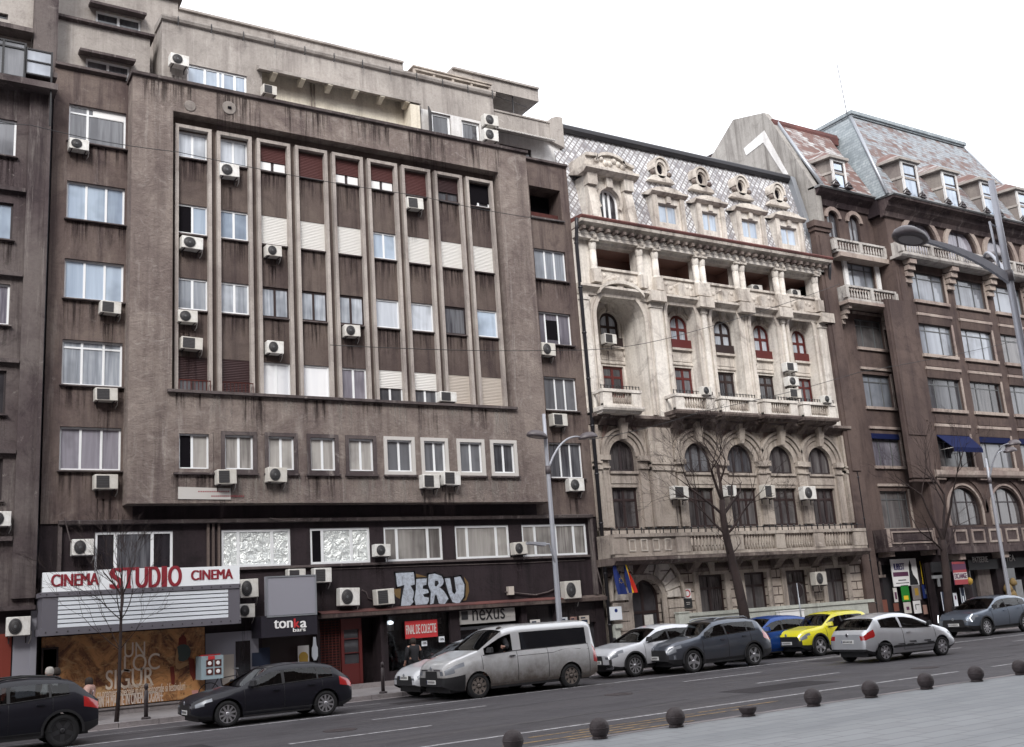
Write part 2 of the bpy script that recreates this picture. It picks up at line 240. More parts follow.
# ---------------------------------------------------------------- mesh helpers
class MB:
    def __init__(s): s.bm = bmesh.new()
    def v(s, p): return s.bm.verts.new(p)
    def face(s, pts):
        try: return s.bm.faces.new([s.v(p) for p in pts])
        except ValueError: return None
    def box(s, x0, x1, y0, y1, z0, z1):
        if x0 > x1: x0, x1 = x1, x0
        if y0 > y1: y0, y1 = y1, y0
        if z0 > z1: z0, z1 = z1, z0
        a = [s.v((x, y, z)) for z in (z0, z1) for x, y in ((x0, y0), (x1, y0), (x1, y1), (x0, y1))]
        for f in ((3, 2, 1, 0), (4, 5, 6, 7), (0, 1, 5, 4), (1, 2, 6, 5), (2, 3, 7, 6), (3, 0, 4, 7)): s.bm.faces.new([a[i] for i in f])
        return s
    def hexa(s, p):                       # 8 corners, same order as box
        a = [s.v(q) for q in p]
        for f in ((3, 2, 1, 0), (4, 5, 6, 7), (0, 1, 5, 4), (1, 2, 6, 5), (2, 3, 7, 6), (3, 0, 4, 7)): s.bm.faces.new([a[i] for i in f])
        return s
    def prism(s, poly, y0, y1):           # polygon in XZ
        a = [s.v((x, y0, z)) for x, z in poly]; b = [s.v((x, y1, z)) for x, z in poly]; n = len(poly)
        s.bm.faces.new(a); s.bm.faces.new(b[::-1])
        for i in range(n): s.bm.faces.new((a[i], b[i], b[(i+1) % n], a[(i+1) % n]))
        return s
    def extr(s, prof, x0, x1, ends=True): # profile in (y,z), run along X
        a = [s.v((x0, y, z)) for y, z in prof]; b = [s.v((x1, y, z)) for y, z in prof]; n = len(prof)
        for i in range(n): s.bm.faces.new((a[i], a[(i+1) % n], b[(i+1) % n], b[i]))
        if ends: s.bm.faces.new(a[::-1]); s.bm.faces.new(b)
        return s
    def ring(s, out, inn, y0, y1):        # open strip between two equal-length XZ paths, thickness y0..y1
        n = len(out); A = [[s.v((x, y, z)) for x, z in p] for p in (out, inn) for y in (y0, y1)]
        of, ob, nf, nb = A
        for i in range(n-1):
            for q in ((of[i], nf[i], nf[i+1], of[i+1]), (ob[i], ob[i+1], nb[i+1], nb[i]), (of[i], of[i+1], ob[i+1], ob[i]), (nf[i], nb[i], nb[i+1], nf[i+1])): s.bm.faces.new(q)
        for k in (0, n-1): s.bm.faces.new((of[k], nf[k], nb[k], ob[k]))
        return s
    def tube(s, path, r, n=8, cap=True):
        path = [Vector(p) for p in path]; rs = r if isinstance(r, (list, tuple)) else [r]*len(path)
        rings = []; up = None
        for i, p in enumerate(path):
            d = (path[min(i+1, len(path)-1)]-path[max(i-1, 0)])
            if d.length < 1e-9: d = Vector((0, 0, 1))
            d.normalize()
            if up is None: up = d.orthogonal().normalized()
            else:
                up = up-d*up.dot(d)
                up = up.normalized() if up.length > 1e-6 else d.orthogonal().normalized()
            sd_ = d.cross(up)
            rings.append([s.v(p+(up*math.cos(2*math.pi*k/n)+sd_*math.sin(2*math.pi*k/n))*rs[i]) for k in range(n)])
        for a, b in zip(rings, rings[1:]):
            for k in range(n): f = s.bm.faces.new((a[k], a[(k+1) % n], b[(k+1) % n], b[k])); f.smooth = True
        if cap: s.bm.faces.new(rings[0][::-1]); s.bm.faces.new(rings[-1])
        return s
    def lathe(s, c, prof, n=16, axis='Z', smooth=True):
        c = Vector(c); rings = []
        for r, h in prof:
            rg = []
            for k in range(n):
                a = 2*math.pi*k/n; u, w_ = r*math.cos(a), r*math.sin(a)
                rg.append(s.v(c+(Vector((u, w_, h)) if axis == 'Z' else Vector((u, h, w_)) if axis == 'Y' else Vector((h, u, w_)))))
            rings.append(rg)
        for a, b in zip(rings, rings[1:]):
            for k in range(n): f = s.bm.faces.new((a[k], a[(k+1) % n], b[(k+1) % n], b[k])); f.smooth = smooth
        s.bm.faces.new(rings[0][::-1]); s.bm.faces.new(rings[-1])
        return s
    def split(s, name, m, parent):
        left = set(s.bm.verts); out = []
        while left:
            st = [left.pop()]; isl = set(st)
            while st:
                for e in st.pop().link_edges:
                    for q in e.verts:
                        if q in left: left.discard(q); isl.add(q); st.append(q)
            mb = MB(); mp = {v: mb.v(v.co) for v in isl}
            for f in {f for v in isl for f in v.link_faces}: mb.bm.faces.new([mp[v] for v in f.verts]).smooth = f.smooth
            out.append(mb.build(name, m, parent if parent is None or parent.type == 'EMPTY' else None, origin=(0, 0, 0)))
            if out[-1].parent is None: out[-1].parent = parent
        s.bm.free(); return out
    def build(s, name, m, parent=None, bevel=0, origin=None):
        bmesh.ops.recalc_face_normals(s.bm, faces=s.bm.faces)
        me = bpy.data.meshes.new(name)
        if bevel:
            bmesh.ops.bevel(s.bm, geom=list(s.bm.edges), offset=bevel, segments=1, affect='EDGES')
        off = Vector((0, 0, 0))
        if parent is None:
            if origin is None and len(s.bm.verts):
                c = [v.co for v in s.bm.verts]
                off = Vector(((min(p.x for p in c)+max(p.x for p in c))/2, (min(p.y for p in c)+max(p.y for p in c))/2, min(p.z for p in c)))
            elif origin is not None: off = Vector(origin)
            bmesh.ops.translate(s.bm, verts=s.bm.verts, vec=-off)
        s.bm.to_mesh(me); s.bm.free()
        for mm in (m if isinstance(m, (list, tuple)) else [m]): me.materials.append(MT[mm])
        o = bpy.data.objects.new(name, me); COL.objects.link(o); o.location = off
        if parent is not None:
            o.parent = parent
            o.matrix_parent_inverse = wmi(parent)
        return o
ROOTLOC = {}
def wmi(p):
    # inverse of the (translation-only) world matrix of a thing's root; sub-parts share their part's frame
    return Matrix.Translation(-Vector(ROOTLOC[p.name])) if p.name in ROOTLOC else Matrix.Identity(4)
def tag(o, label=None, cat=None, group=None, kind=None):
    if label: o['label'] = label
    if cat: o['category'] = cat
    if group: o['group'] = group
    if kind: o['kind'] = kind
    return o
def empty(name, loc, label, cat, group=None, world=True):
    o = bpy.data.objects.new(name, None); COL.objects.link(o); o.location = loc; o.empty_display_size = .3
    if world: ROOTLOC[o.name] = tuple(loc)
    return tag(o, label, cat, group)
def struct(name, mb, m): return tag(mb.build(name, m, None, origin=(0, 0, 0)), kind='structure')
def copytree(o, loc, rz=None, scale=None, label=None):
    def cp(q, par):
        c = q.copy(); COL.objects.link(c)
        if par is not None: c.parent = par; c.matrix_parent_inverse = q.matrix_parent_inverse.copy()
        for ch in [k for k in q.children]: cp(ch, c)
        return c
    r = cp(o, None); r.location = loc
    if rz is not None: r.rotation_euler = (0, 0, rz)
    if scale is not None: r.scale = scale
    if label: r['label'] = label
    return r
DG = None
def text(name, s, parent, m, x0, x1, z0, z1, y, bold=0., depth=.012, slant=0, label=None):
    cu = bpy.data.curves.new('t', 'FONT'); cu.body = s; cu.size = 1; cu.extrude = 0; cu.offset = 0
    t = bpy.data.objects.new('t', cu); COL.objects.link(t)
    dg = bpy.context.evaluated_depsgraph_get(); me = bpy.data.meshes.new_from_object(t.evaluated_get(dg))
    bpy.data.objects.remove(t)
    xs = [v.co.x for v in me.vertices]; ys = [v.co.y for v in me.vertices]
    a, b, c, d = min(xs), max(xs), min(ys), max(ys)
    mb = MB(); mb.bm.from_mesh(me)
    if bold:
        n0 = list(mb.bm.verts)+list(mb.bm.edges)+list(mb.bm.faces)
        for k, s_ in enumerate((-bold, bold)):
            g_ = bmesh.ops.duplicate(mb.bm, geom=n0)['geom']
            for v in g_:
                if isinstance(v, bmesh.types.BMVert): v.co.x += s_; v.co.z += .12*(k+1)
    r = bmesh.ops.extrude_face_region(mb.bm, geom=list(mb.bm.faces))
    for v in [g for g in r['geom'] if isinstance(g, bmesh.types.BMVert)]: v.co.z -= 10
    for v in mb.bm.verts:
        fx = (v.co.x-a)/(b-a); fz = (v.co.y-c)/(d-c)
        v.co = Vector((x0+(x1-x0)*fx+slant*(z1-z0)*fz, y+(depth if v.co.z < -.5 else v.co.z*.02), z0+(z1-z0)*fz))
    bpy.data.meshes.remove(me)
    return mb.build(name, m, parent)
def opath(x0, x1, z0, z1, arch=0, n=14):
    if not arch: return [(x0, z0), (x0, z1), (x1, z1), (x1, z0)]
    cx = (x0+x1)/2; hw = (x1-x0)/2; zs = z1-arch
    return [(x0, z0)]+[(cx-hw*math.cos(math.pi*k/n), zs+arch*math.sin(math.pi*k/n)) for k in range(n+1)]+[(x1, z0)]
def wall(mb, x0, x1, z0, z1, y, depth, holes=(), step=None):
    """front face at y with real openings and their reveals; holes = (x0,x1,z0,z1[,arch])"""
    xs = sorted(set([x0, x1]+[h[0] for h in holes]+[h[1] for h in holes])); zs = sorted(set([z0, z1]+[h[2] for h in holes]+[h[3] for h in holes]))
    xs = [x for x in xs if x0-1e-6 <= x <= x1+1e-6]; zs = [z for z in zs if z0-1e-6 <= z <= z1+1e-6]
    for i in range(len(xs)-1):
        if xs[i+1]-xs[i] < 1e-5: continue
        for j in range(len(zs)-1):
            if zs[j+1]-zs[j] < 1e-5: continue
            cx, cz = (xs[i]+xs[i+1])/2, (zs[j]+zs[j+1])/2
            if any(h[0] < cx < h[1] and h[2] < cz < h[3] for h in holes): continue
            mb.face([(xs[i], y, zs[j]), (xs[i+1], y, zs[j]), (xs[i+1], y, zs[j+1]), (xs[i], y, zs[j+1])])
    for h in holes:
        a = h[4] if len(h) > 4 else 0; p = opath(h[0], h[1], h[2], h[3], a); dd = h[5] if len(h) > 5 else depth
        if a:
            arc = p[1:-1]
            for (xa, za), (xb, zb) in zip(arc, arc[1:]): mb.face([(xa, y, za), (xb, y, zb), (xb, y, h[3]), (xa, y, h[3])])
        for (xa, za), (xb, zb) in zip(p, p[1:]+p[:1]): mb.face([(xa, y, za), (xb, y, zb), (xb, y+dd, zb), (xa, y+dd, za)])
    return mb
def inset(p, d):
    x0 = min(q[0] for q in p); x1 = max(q[0] for q in p); z0 = min(q[1] for q in p); z1 = max(q[1] for q in p)
    return (x0+d, x1-d, z0+d, z1-d)
rnd = random.Random(7)
def window(par, r, y, cols=2, fm='frame_white', pm='glass_curtain', fw=.055, trans=0, arch=0, name='window', mull=None, transcols=None, pane_y=.045, bars=None):
    """frame mesh (name) with one pane child; r = x0,x1,z0,z1"""
    x0, x1, z0, z1 = r[:4]; mb = MB(); o = opath(x0, x1, z0, z1, arch); a2 = max(arch-fw, 0) if arch else 0
    i_ = opath(x0+fw, x1-fw, z0+fw, z1-fw, a2)
    mb.ring(o+[o[0]], i_+[i_[0]], y, y+.06)
    def top(x):
        if not arch: return z1-fw*.5
        cx = (x0+x1)/2; hw = (x1-x0)/2; return z1-arch+arch*math.sqrt(max(0, 1-((x-cx)/hw)**2))-fw*.5
    ms = mull if mull is not None else [k/cols for k in range(1, cols)]
    for f in ms:
        x = x0+(x1-x0)*f; mb.box(x-fw*.62, x+fw*.62, y+.004, y+.056, z0+fw*.5, top(x))
    if trans:
        z = z0+(z1-z0)*trans; mb.box(x0+fw*.5, x1-fw*.5, y+.008, y+.052, z-fw*.5, z+fw*.5)
        if transcols:
            for f in transcols: x = x0+(x1-x0)*f; mb.box(x-fw*.5, x+fw*.5, y+.01, y+.05, z, top(x))
    for b_ in bars or []:
        z = z0+(z1-z0)*b_; mb.box(x0+fw*.5, x1-fw*.5, y+.012, y+.048, z-fw*.3, z+fw*.3)
    w_ = mb.build(name, fm, par)
    pb = MB(); pb.prism(opath(x0+fw*.4, x1-fw*.4, z0+fw*.4, z1-fw*.4, max(arch-fw*.4, 0) if arch else 0), y+pane_y-.015, y+pane_y-.003)
    k = w_ if par is not None else w_
    p = pb.build('pane', pm, None, origin=(0, 0, 0)); p.parent = w_
    return w_
def shutter(w_, r, y, m, f=1., n=None):
    """roller shutter slats over the top fraction f of the rectangle, sub-part of window w_"""
    x0, x1, z0, z1 = r[:4]; zb = z1-(z1-z0)*f; n = n or max(4, int((z1-zb)/.055)); mb = MB(); h = (z1-zb)/n; pr = []
    for k in range(n): pr += [(y-.012, zb+h*k+h*.15), (y-.020, zb+h*k+h*.5), (y-.012, zb+h*k+h*.85), (y-.004, zb+h*(k+1)-.001)]
    pr = [(y, zb)]+pr; pr += [(y+.01, z1), (y+.01, zb)]
    mb.extr(pr, x0+.02, x1-.02)
    s_ = mb.build('shutter', m, None, origin=(0, 0, 0)); s_.parent = w_; return s_
def sub(w_, mb, name, m):
    s_ = mb.build(name, m, None, origin=(0, 0, 0)); s_.parent = w_; return s_
def sill(w_, r, y, m='ledge', o=.12, t=.06, e=.06):
    mb = MB(); mb.extr([(y+.02, r[2]-t), (y-o, r[2]-t), (y-o, r[2]-t*.35), (y+.02, r[2]-.002)], r[0]-e, r[1]+e); s_ = sub(w_, mb, 'sill', m); stain(w_, r[0]-.05, r[1]+.05, r[2]-t-.01, rnd.uniform(.7, 1.15), y); return s_
def stain(w_, x0, x1, z, h, y, m='stain_dark', root=False):
    mb = MB(); mb.box(x0, x1, y-.004, y-.0035, z-h, z)
    return mb.build('water_stain', m, w_) if root else sub(w_, mb, 'water_stain', m)
def railing(par, x0, x1, y, z0, z1, m='black_metal', step=.11, side=0, name='railing', r=.011):
    mb = MB(); mb.box(x0, x1, y-.02, y+.02, z1-.03, z1); mb.box(x0, x1, y-.012, y+.012, z0, z0+.025)
    n = max(2, int((x1-x0)/step))
    for k in range(n+1):
        x = x0+.01+(x1-x0-.02)*k/n; mb.box(x-r, x+r, y-r, y+r, z0+.02, z1-.02)
    if side:
        for x in (x0, x1):
            mb.box(x-.015, x+.015, y, y+side, z1-.03, z1); mb.box(x-.01, x+.01, y, y+side, z0, z0+.025)
            for k in range(1, max(2, int(side/step))): yy = y+side*k/int(side/step); mb.box(x-r, x+r, yy-r, yy+r, z0+.02, z1-.02)
    return mb.build(name, m, par)
def arc_path(cx, cz, rx, rz, a0=0, a1=180, n=18): return [(cx-rx*math.cos(math.radians(a0+(a1-a0)*k/n)), cz+rz*math.sin(math.radians(a0+(a1-a0)*k/n))) for k in range(n+1)]
# ================================================================ SETTING
YK, YW = 29.1, 32.7            # far kerb, facade line
g = MB(); g.face([(-900, -900, -.03), (1500, -900, -.03), (1500, 1500, -.03), (-900, 1500, -.03)]); struct('ground', g, 'asphalt')
g = MB(); g.face([(-80, 14.3, 0), (200, 14.3, 0), (200, YK, 0), (-80, YK, 0)]); struct('road', g, 'asphalt')
g = MB(); g.box(-80, 200, YK+.18, 60, -.02, .12); struct('far_sidewalk', g, 'sidewalk_m')
g = MB(); x = -30
while x < 90: g.box(x, x+.985, YK, YK+.176, -.02, .125); x += 1
struct('far_kerb', g, 'kerb_m')
g = MB(); g.box(-80, 200, -12.5, 14.12, -.02, .12); struct('near_sidewalk', g, 'paving')
g = MB(); x = -30
while x < 90: g.box(x, x+.985, 14.124, 14.3, -.02, .124); x += 1
struct('near_kerb', g, 'kerb_m')
g = MB(); z = .004
def strip(x0, x1, y, w_=.14): g.face([(x0, y-w_/2, z), (x1, y-w_/2, z), (x1, y+w_/2, z), (x0, y+w_/2, z)])
strip(-30, 23.2, 17.0, .13)
for a, b in ((24.6, 27.2), (29.5, 32.5), (35, 38)): strip(a, b, 17.0, .12)
for a in (-5, 1.1, 7.28, 19.55, 31.8, 41): strip(a, a+3.05, 20.2, .13)
for a in (-8, 1, 10.27, 19.55, 28.8, 34.7, 42): strip(a, a+3.0, 23.0, .12)
strip(-30, 70, 25.25, .14); strip(-30, 12.5, 27.4, .06)
struct('lane_marking', g, 'paint_white')
g = MB()
for a, b, yy in ((10.2, 14.0, 16.25), (10.9, 15.2, 15.95), (9.3, 12.4, 15.65), (14.2, 16.4, 16.35), (10.4, 13.2, 15.35)): strip(a, b, yy, .09)
struct('yellow_marking', g, 'paint_yellow')
g = MB(); x = -20                     # gutter slabs along the far kerb
while x < 80: g.face([(x, YK-.32, .004), (x+1.46, YK-.32, .004), (x+1.46, YK-.01, .004), (x, YK-.01, .004)]); x += 1.5
struct('gutter_strip', g, 'kerb_m')
g = MB(); rt = random.Random(8)
for yy in (18.6, 21.7, 24.3, 26.5, 28.2):
    x = -10+rt.random()*6
    while x < 60:
        n = rt.randint(4, 9); p = [(x, yy+rt.uniform(-.25, .25))]
        for k in range(n): p.append((p[-1][0]+rt.uniform(.3, .9), p[-1][1]+rt.uniform(-.12, .12)))
        for (a, b), (c, d) in zip(p, p[1:]): g.face([(a, b-.018, .003), (c, d-.018, .003), (c, d+.018, .003), (a, b+.018, .003)])
        x = p[-1][0]+rt.uniform(2, 9)
struct('tar_seam', g, 'trim_black')
plaster('asphalt_patch', (.042, .037, .040), (.034, .030, .033), (.022, .02, .022), 0, .5)
g = MB()
for a, b, c, d in ((3.5, 6.2, 21.0, 22.3), (17.5, 20.4, 18.2, 19.4), (26, 31, 23.6, 24.7), (12.5, 14.2, 26.2, 27.0)): g.face([(a, c, .002), (b, c, .002), (b, d, .002), (a, d, .002)])
struct('asphalt_patch', g, 'asphalt_patch')
for k, (a, b, lab) in enumerate(((8.9, 21.6, 'round iron manhole cover in the lane in front of the navy hatchback'), (16.4, 21.8, 'round iron manhole cover in the lane below the silver van'), (24.2, 18.7, 'round iron manhole cover in the near lane below the silver hatchback'))):
    g = MB(); g.lathe((a, b, 0), [(.36, .001), (.36, .006), (.31, .008), (.30, .004), (.1, .0045)], 24); o = tag(g.build('manhole_cover', 'bollard_iron'), lab, 'manhole cover', 'manhole covers')
# ================================================================ GREY MODERNIST APARTMENT BLOCK (main)
BX = 32.05; SL = BX+.42
XL = P(54.3, 90, YW)[0]; XR = P(571, 225, YW)[0]
bl = P(132.4, 113, BX)[0]; br = P(525.8, 157.7, BX)[0]; bz0 = P(300, 502.8, BX)[1]; bz1 = P(330, 113, BX)[1]
M = empty('apartment_block', ((XL+XR)/2, YW, .12), 'grey stucco modernist block with nine recessed window bays above the cinema', 'building')
zc = bz1
ZL = P(56.5, 523.8, YW)[1]                        # ledge over the mezzanine windows
# ---- wings
LW = [(69.8, 103.2, 130.1, 150.4), (66.9, 180, 127.8, 225.9), (64.3, 257.8, 126.5, 303), (62.9, 338.8, 125.8, 387.3), (60.2, 426.2, 124.5, 470.5)]
RW = [(528.6, 184.9, 560, 221), (533.4, 247.5, 565.9, 281.9), (537.4, 310.8, 570.9, 345.6), (543.1, 376, 577.6, 411.2), (550.8, 442.3, 584.3, 478.1)]
LR = [RC(r, YW, .1) for r in LW]; RR = [RC(r, YW, .1) for r in RW]
lx0 = sum(r[0] for r in LR)/5; lx1 = sum(r[1] for r in LR)/5; rx0 = sum(r[0] for r in RR)/5; rx1 = sum(r[1] for r in RR)/5
LR = [(lx0, min(lx1, bl-.05), r[2], r[3]) for r in LR]; RR = [(rx0, rx1, r[2], r[3]) for r in RR]
mb = MB(); wall(mb, XL, bl+.3, ZL, zc+.0, YW, .16, LR); wall(mb, br-.3, XR, ZL, P(545, 162, YW)[1], YW, .16, [RR[0]+(0, .9)]+RR[1:])
mb.build('wall', 'stucco_wing', M)
def lw(r, kind):
    y = YW+.10
    if kind == 0:
        w_ = window(M, r, y, fm='frame_white', pm='glass_grey', mull=[.33], trans=.80, transcols=[.0]); b_ = MB(); b_.box(r[0]+(r[1]-r[0])*.42, r[1]-.06, y+.0, y+.02, r[2]+(r[3]-r[2])*.79, r[3]-.05); sub(w_, b_, 'blind_panel', 'white_plain')
        return w_
    return window(M, r, y, fm='frame_white', pm=['', 'glass_sky', 'glass_sky', 'glass_curtain', 'glass_lilac'][kind], mull=[.34, .68] if kind != 3 else [.33, .69], trans=0 if kind != 3 else .84)
for i, r in enumerate(LR): sill(lw(r, i), r, YW)
sill_ = MB(); r = RR[0]; sill_.box(r[0]-.05, r[1]+.05, YW-.1, YW+.02, r[2]-.07, r[2]-.002); lo = sill_.build('loggia_sill', 'ledge', M)
b_ = MB(); b_.box(r[0], r[1], YW+.3, YW+.33, r[2], r[2]+.35); sub(lo, b_, 'parapet', 'rust_iron')
b_ = MB(); b_.box(r[0]-.2, r[1]+.2, YW+.9, YW+1.0, r[2]-.1, r[3]+.1); b_.build('loggia_back', 'void', M)
for i, r in enumerate(RR[1:]):
    w_ = window(M, r, YW+.10, pm=['glass_curtain', 'glass_lilac', 'glass_grey', 'glass_grey'][i], mull=[.36, .66] if i != 1 else [.22, .62], fw=.05); sill(w_, r, YW)
    if i == 1: b_ = MB(); b_.box(r[0]+(r[1]-r[0])*.25, r[0]+(r[1]-r[0])*.6, YW+.125, YW+.13, r[2]+.2, r[3]-.3); sub(w_, b_, 'open_sash', 'void')
# ---- projecting box with the tall recess
sx0 = P(173.2, 110.9, BX)[0]; sx1 = P(498.2, 173.2, BX)[0]; sz1 = P(330, 139.5, BX)[1]
sz1 = (P(178, 111.5, BX)[1]+P(497, 172, BX)[1])/2; sz0 = (P(169, 389.5, BX)[1]+P(515, 407.5, BX)[1])/2
low = [(178.4, 432.3, 208.6, 470), (224.3, 434, 253, 470.8), (267.8, 436.6, 293.9, 470), (309.6, 437.3, 335, 470), (348, 439, 373.2, 471), (386.1, 440, 411.9, 472.4), (423, 440.6, 445.4, 471.8), (458.8, 441.6, 482.2, 473.1), (492.2, 443, 514.7, 474.1)]
LO = [RC(r, BX, .06) for r in low]; z0 = sum(r[2] for r in LO)/9; z1 = sum(r[3] for r in LO)/9
LO = [(r[0], r[1], z0, z1) for r in LO]
mb = MB(); wall(mb, bl, br, bz0, bz1, BX, .12, [(sx0, sx1, sz0, sz1, 0, .44)]+LO)
mb.box(bl, bl+.12, BX+.002, YW+.2, bz0+.002, bz1-.002); mb.box(br-.12, br, BX+.002, YW+.2, bz0+.002, bz1-.002); mb.box(bl+.12, br-.12, BX+.25, YW+.2, bz0+.001, bz0+.1)
mb.build('projecting_wall', 'stucco_light', M)
mb = MB(); mb.box(sx0-.15, sx1+.05, BX-.14, BX+.43, sz0-.09, sz0-.001); mb.build('recess_ledge', 'ledge', M)
for k in range(12): xa = sx0+(sx1-sx0)*k/12; stain(M, xa+.1, xa+(sx1-sx0)/12-.15, sz0-.1, .55+.35*((k*7) % 3), BX, 'stain_pale' if k % 2 else 'stain_dark', True)
for k in range(6): xa = bl+.3+k*2.4; stain(M, xa, xa+1.6, bz1-.1, .9+.5*((k*5) % 3), BX, 'stain_dark', True)
# bays
cols = [(175.5, 210), (216, 250), (256.5, 289.5), (295, 326), (332.5, 362.5), (367.5, 397.5), (402, 430), (433.7, 462), (466, 494)]
tops = [122, 127, 133, 140, 147, 153.5, 160, 166, 172]
bx = []
for (a, b), t in zip(cols, tops):
    yy = t+6; bx.append((P(a, yy, SL-.18)[0], P(b, yy, SL-.18)[0]))
pitch = (bx[-1][0]-bx[0][0])/8; wd = sum(b-a for a, b in bx)/9
bays = [(bx[0][0]+pitch*k, bx[0][0]+pitch*k+wd) for k in range(9)]
FW = .115
rows = [RC((178, 130.3, 203, 160.4), SL)[2:], RC((178, 203, 204, 235.7), SL)[2:], RC((178, 276.9, 204, 311), SL)[2:], RC((178, 356, 203, 388.8), SL)[2:]]
rows[3] = (sz0+.02, rows[3][1])
fz1 = sz1-.30
holes = []
for a, b in bays:
    for z0, z1 in rows: holes.append((a+FW, b-FW+.03, z0, z1))
mb = MB(); wall(mb, sx0-.1, sx1+.1, sz0-.05, sz1+.05, SL, .10, holes); mb.build('recess_wall', 'stucco_infill', M)
for a, b in bays:
    mb = MB(); mb.box(a, a+FW, SL-.18, SL+.01, sz0, fz1); mb.box(b-FW, b, SL-.18, SL+.01, sz0, fz1); mb.box(a+FW, b-FW, SL-.18, SL+.01, fz1-FW, fz1-.001); mb.build('fin_frame', 'stucco_fin', M)
K = [['w2c', 'w2c', 'hbr', 'fbr', 'hbr', 'hbr', 'fbr', 'hbd', 'opn'],
     ['opw', 'w2s', 'fwh', 'fwh', 'fwh', 'w2s', 'fwh', 'fwh', 'fwh'],
     ['w2c', 'w2c', 'rd2', 'rd2', 'rd2', 'w1c', 'w1c', 'g1d', 'w1s'],
     ['hdk', 'fdk', 'w2b', 'w1b', 'w2d', 'hwh', 'hwh', 'fbe', 'fbe']]
for j, (z0, z1) in enumerate(rows):
    for i, (a, b) in enumerate(bays):
        r = (a+FW, b-FW+.03, z0, z1); y = SL+.05; k = K[j][i]
        fm = {'rd': 'frame_brown', 'g1': 'frame_dark', 'hd': 'frame_brown', 'fd': 'frame_brown', 'op': 'frame_white', 'hb': 'frame_brown'}.get(k[:2], 'frame_white')
        pm = {'w2c': 'glass_curtain', 'w2s': 'glass_sky', 'w1c': 'glass_curtain', 'w1s': 'glass_sky', 'rd2': 'glass_curtain', 'g1d': 'glass_grey', 'w2b': 'glass_bright', 'w1b': 'glass_bright', 'w2d': 'glass_lilac', 'opw': 'glass_sky', 'hwh': 'glass_grey', 'hbr': 'glass_bright', 'opn': 'glass_dark', 'hbd': 'glass_grey', 'hdk': 'glass_grey'}.get(k, 'glass_grey')
        w_ = window(M, r, y, fm=fm, pm=pm, fw=.06, cols=1 if k[:2] in ('w1', 'g1') or k[0] == 'f' else 2)
        if k == 'opw': b_ = MB(); b_.box(r[0]+.03, (r[0]+r[1])/2-.03, y+.005, y+.02, r[2]+.03, r[3]-.03); sub(w_, b_, 'open_sash', 'void')  # black sheet stands for the unlit room behind the open half
        if k == 'opn': b_ = MB(); b_.box(r[0]+.0, r[1], y-.01, y+.002, r[3]-.75, r[3]); b_.box(r[0], r[0]+.4, y-.01, y+.002, r[2], r[3]-.75); sub(w_, b_, 'open_sash', 'void')
        f = {'hbr': .62, 'hbd': .62, 'hwh': .55, 'hdk': .62}.get(k, 1.)
        if k[0] in 'hf': shutter(w_, r, y-.02, {'br': 'shutter_brown', 'bd': 'shutter_dark', 'wh': 'shutter_white', 'dk': 'shutter_dark', 'be': 'shutter_beige'}[k[1:]], f)
        if k[:2] == 'hb' and k != 'hbd': b_ = MB(); zz = r[3]-(r[3]-r[2])*.62; b_.box(r[0]+.05, (r[0]+r[1])/2-.06, y-.006, y-.001, r[2]+.05, zz-.02); b_.box((r[0]+r[1])/2+.06, r[1]-.05, y-.006, y-.001, r[2]+.05, zz-.02); sub(w_, b_, 'curtain', 'white_plain')
        if j < 3: sill(w_, r, SL, o=.09, e=.02)
for i in (0, 1): railing(M, bays[i][0]+.1, bays[i][1]-.1, SL-.30, sz0+.02, sz0+.38, 'rust_iron', .12)
LK = ['op', 'w2', 'ok', 'o1', 'o1', 'wk', 'w2', 'w2', 'w2']
for i, r in enumerate(LO):
    w_ = window(M, r, BX+.05, fm='frame_white', pm='glass_drape' if i < 5 else 'glass_grey', mull=[.45] if i == 0 else None, fw=.06)
    mb = MB(); t = .11
    mb.ring([(r[0]-t, r[2]-t), (r[0]-t, r[3]+t), (r[1]+t, r[3]+t), (r[1]+t, r[2]-t), (r[0]-t, r[2]-t)], [(r[0]+.01, r[2]+.01), (r[0]+.01, r[3]-.01), (r[1]-.01, r[3]-.01), (r[1]-.01, r[2]+.01), (r[0]+.01, r[2]+.01)], BX-.05, BX+.03)
    sub(w_, mb, 'surround', 'ledge' if i in (1, 2, 3, 4) else 'stucco_light' if i == 0 else 'frame_dirty')
    mb = MB(); mb.box(r[0]-t-.04, r[1]+t+.04, BX-.11, BX+.0, r[2]-t-.06, r[2]-t-.002); sub(w_, mb, 'sill', 'ledge'); stain(w_, r[0]-.2, r[1]+.2, r[2]-t-.07, .95, BX, 'stain_pale' if i % 3 else 'stain_dark')
    if i == 0: b_ = MB(); b_.box(r[0]+.04, r[0]+(r[1]-r[0])*.42, BX+.06, BX+.075, r[2]+.04, r[3]-.04); sub(w_, b_, 'open_sash', 'void')
# cornice strip of the box and wing parapets
mb = MB(); mb.extr([(BX+.1, bz1-.10), (BX-.10, bz1-.04), (BX-.12, bz1+.05), (YW+.6, bz1+.09), (YW+.6, bz1-.1)], bl-.06, br+.05)
zr = P(545, 162, YW)[1]; mb.extr([(YW+.05, zr-.12), (YW-.12, zr-.06), (YW-.12, zr+.03), (YW+.9, zr+.06), (YW+.9, zr-.12)], br+.05, XR)
zl = P(95, 64+3, YW)[1]; zl = P(92, 71, YW)[1]
mb.extr([(YW+.05, zl-.12), (YW-.14, zl-.06), (YW-.14, zl+.03), (YW+.9, zl+.06), (YW+.9, zl-.12)], XL, bl-.08)
mb.build('cornice', 'ledge', M)
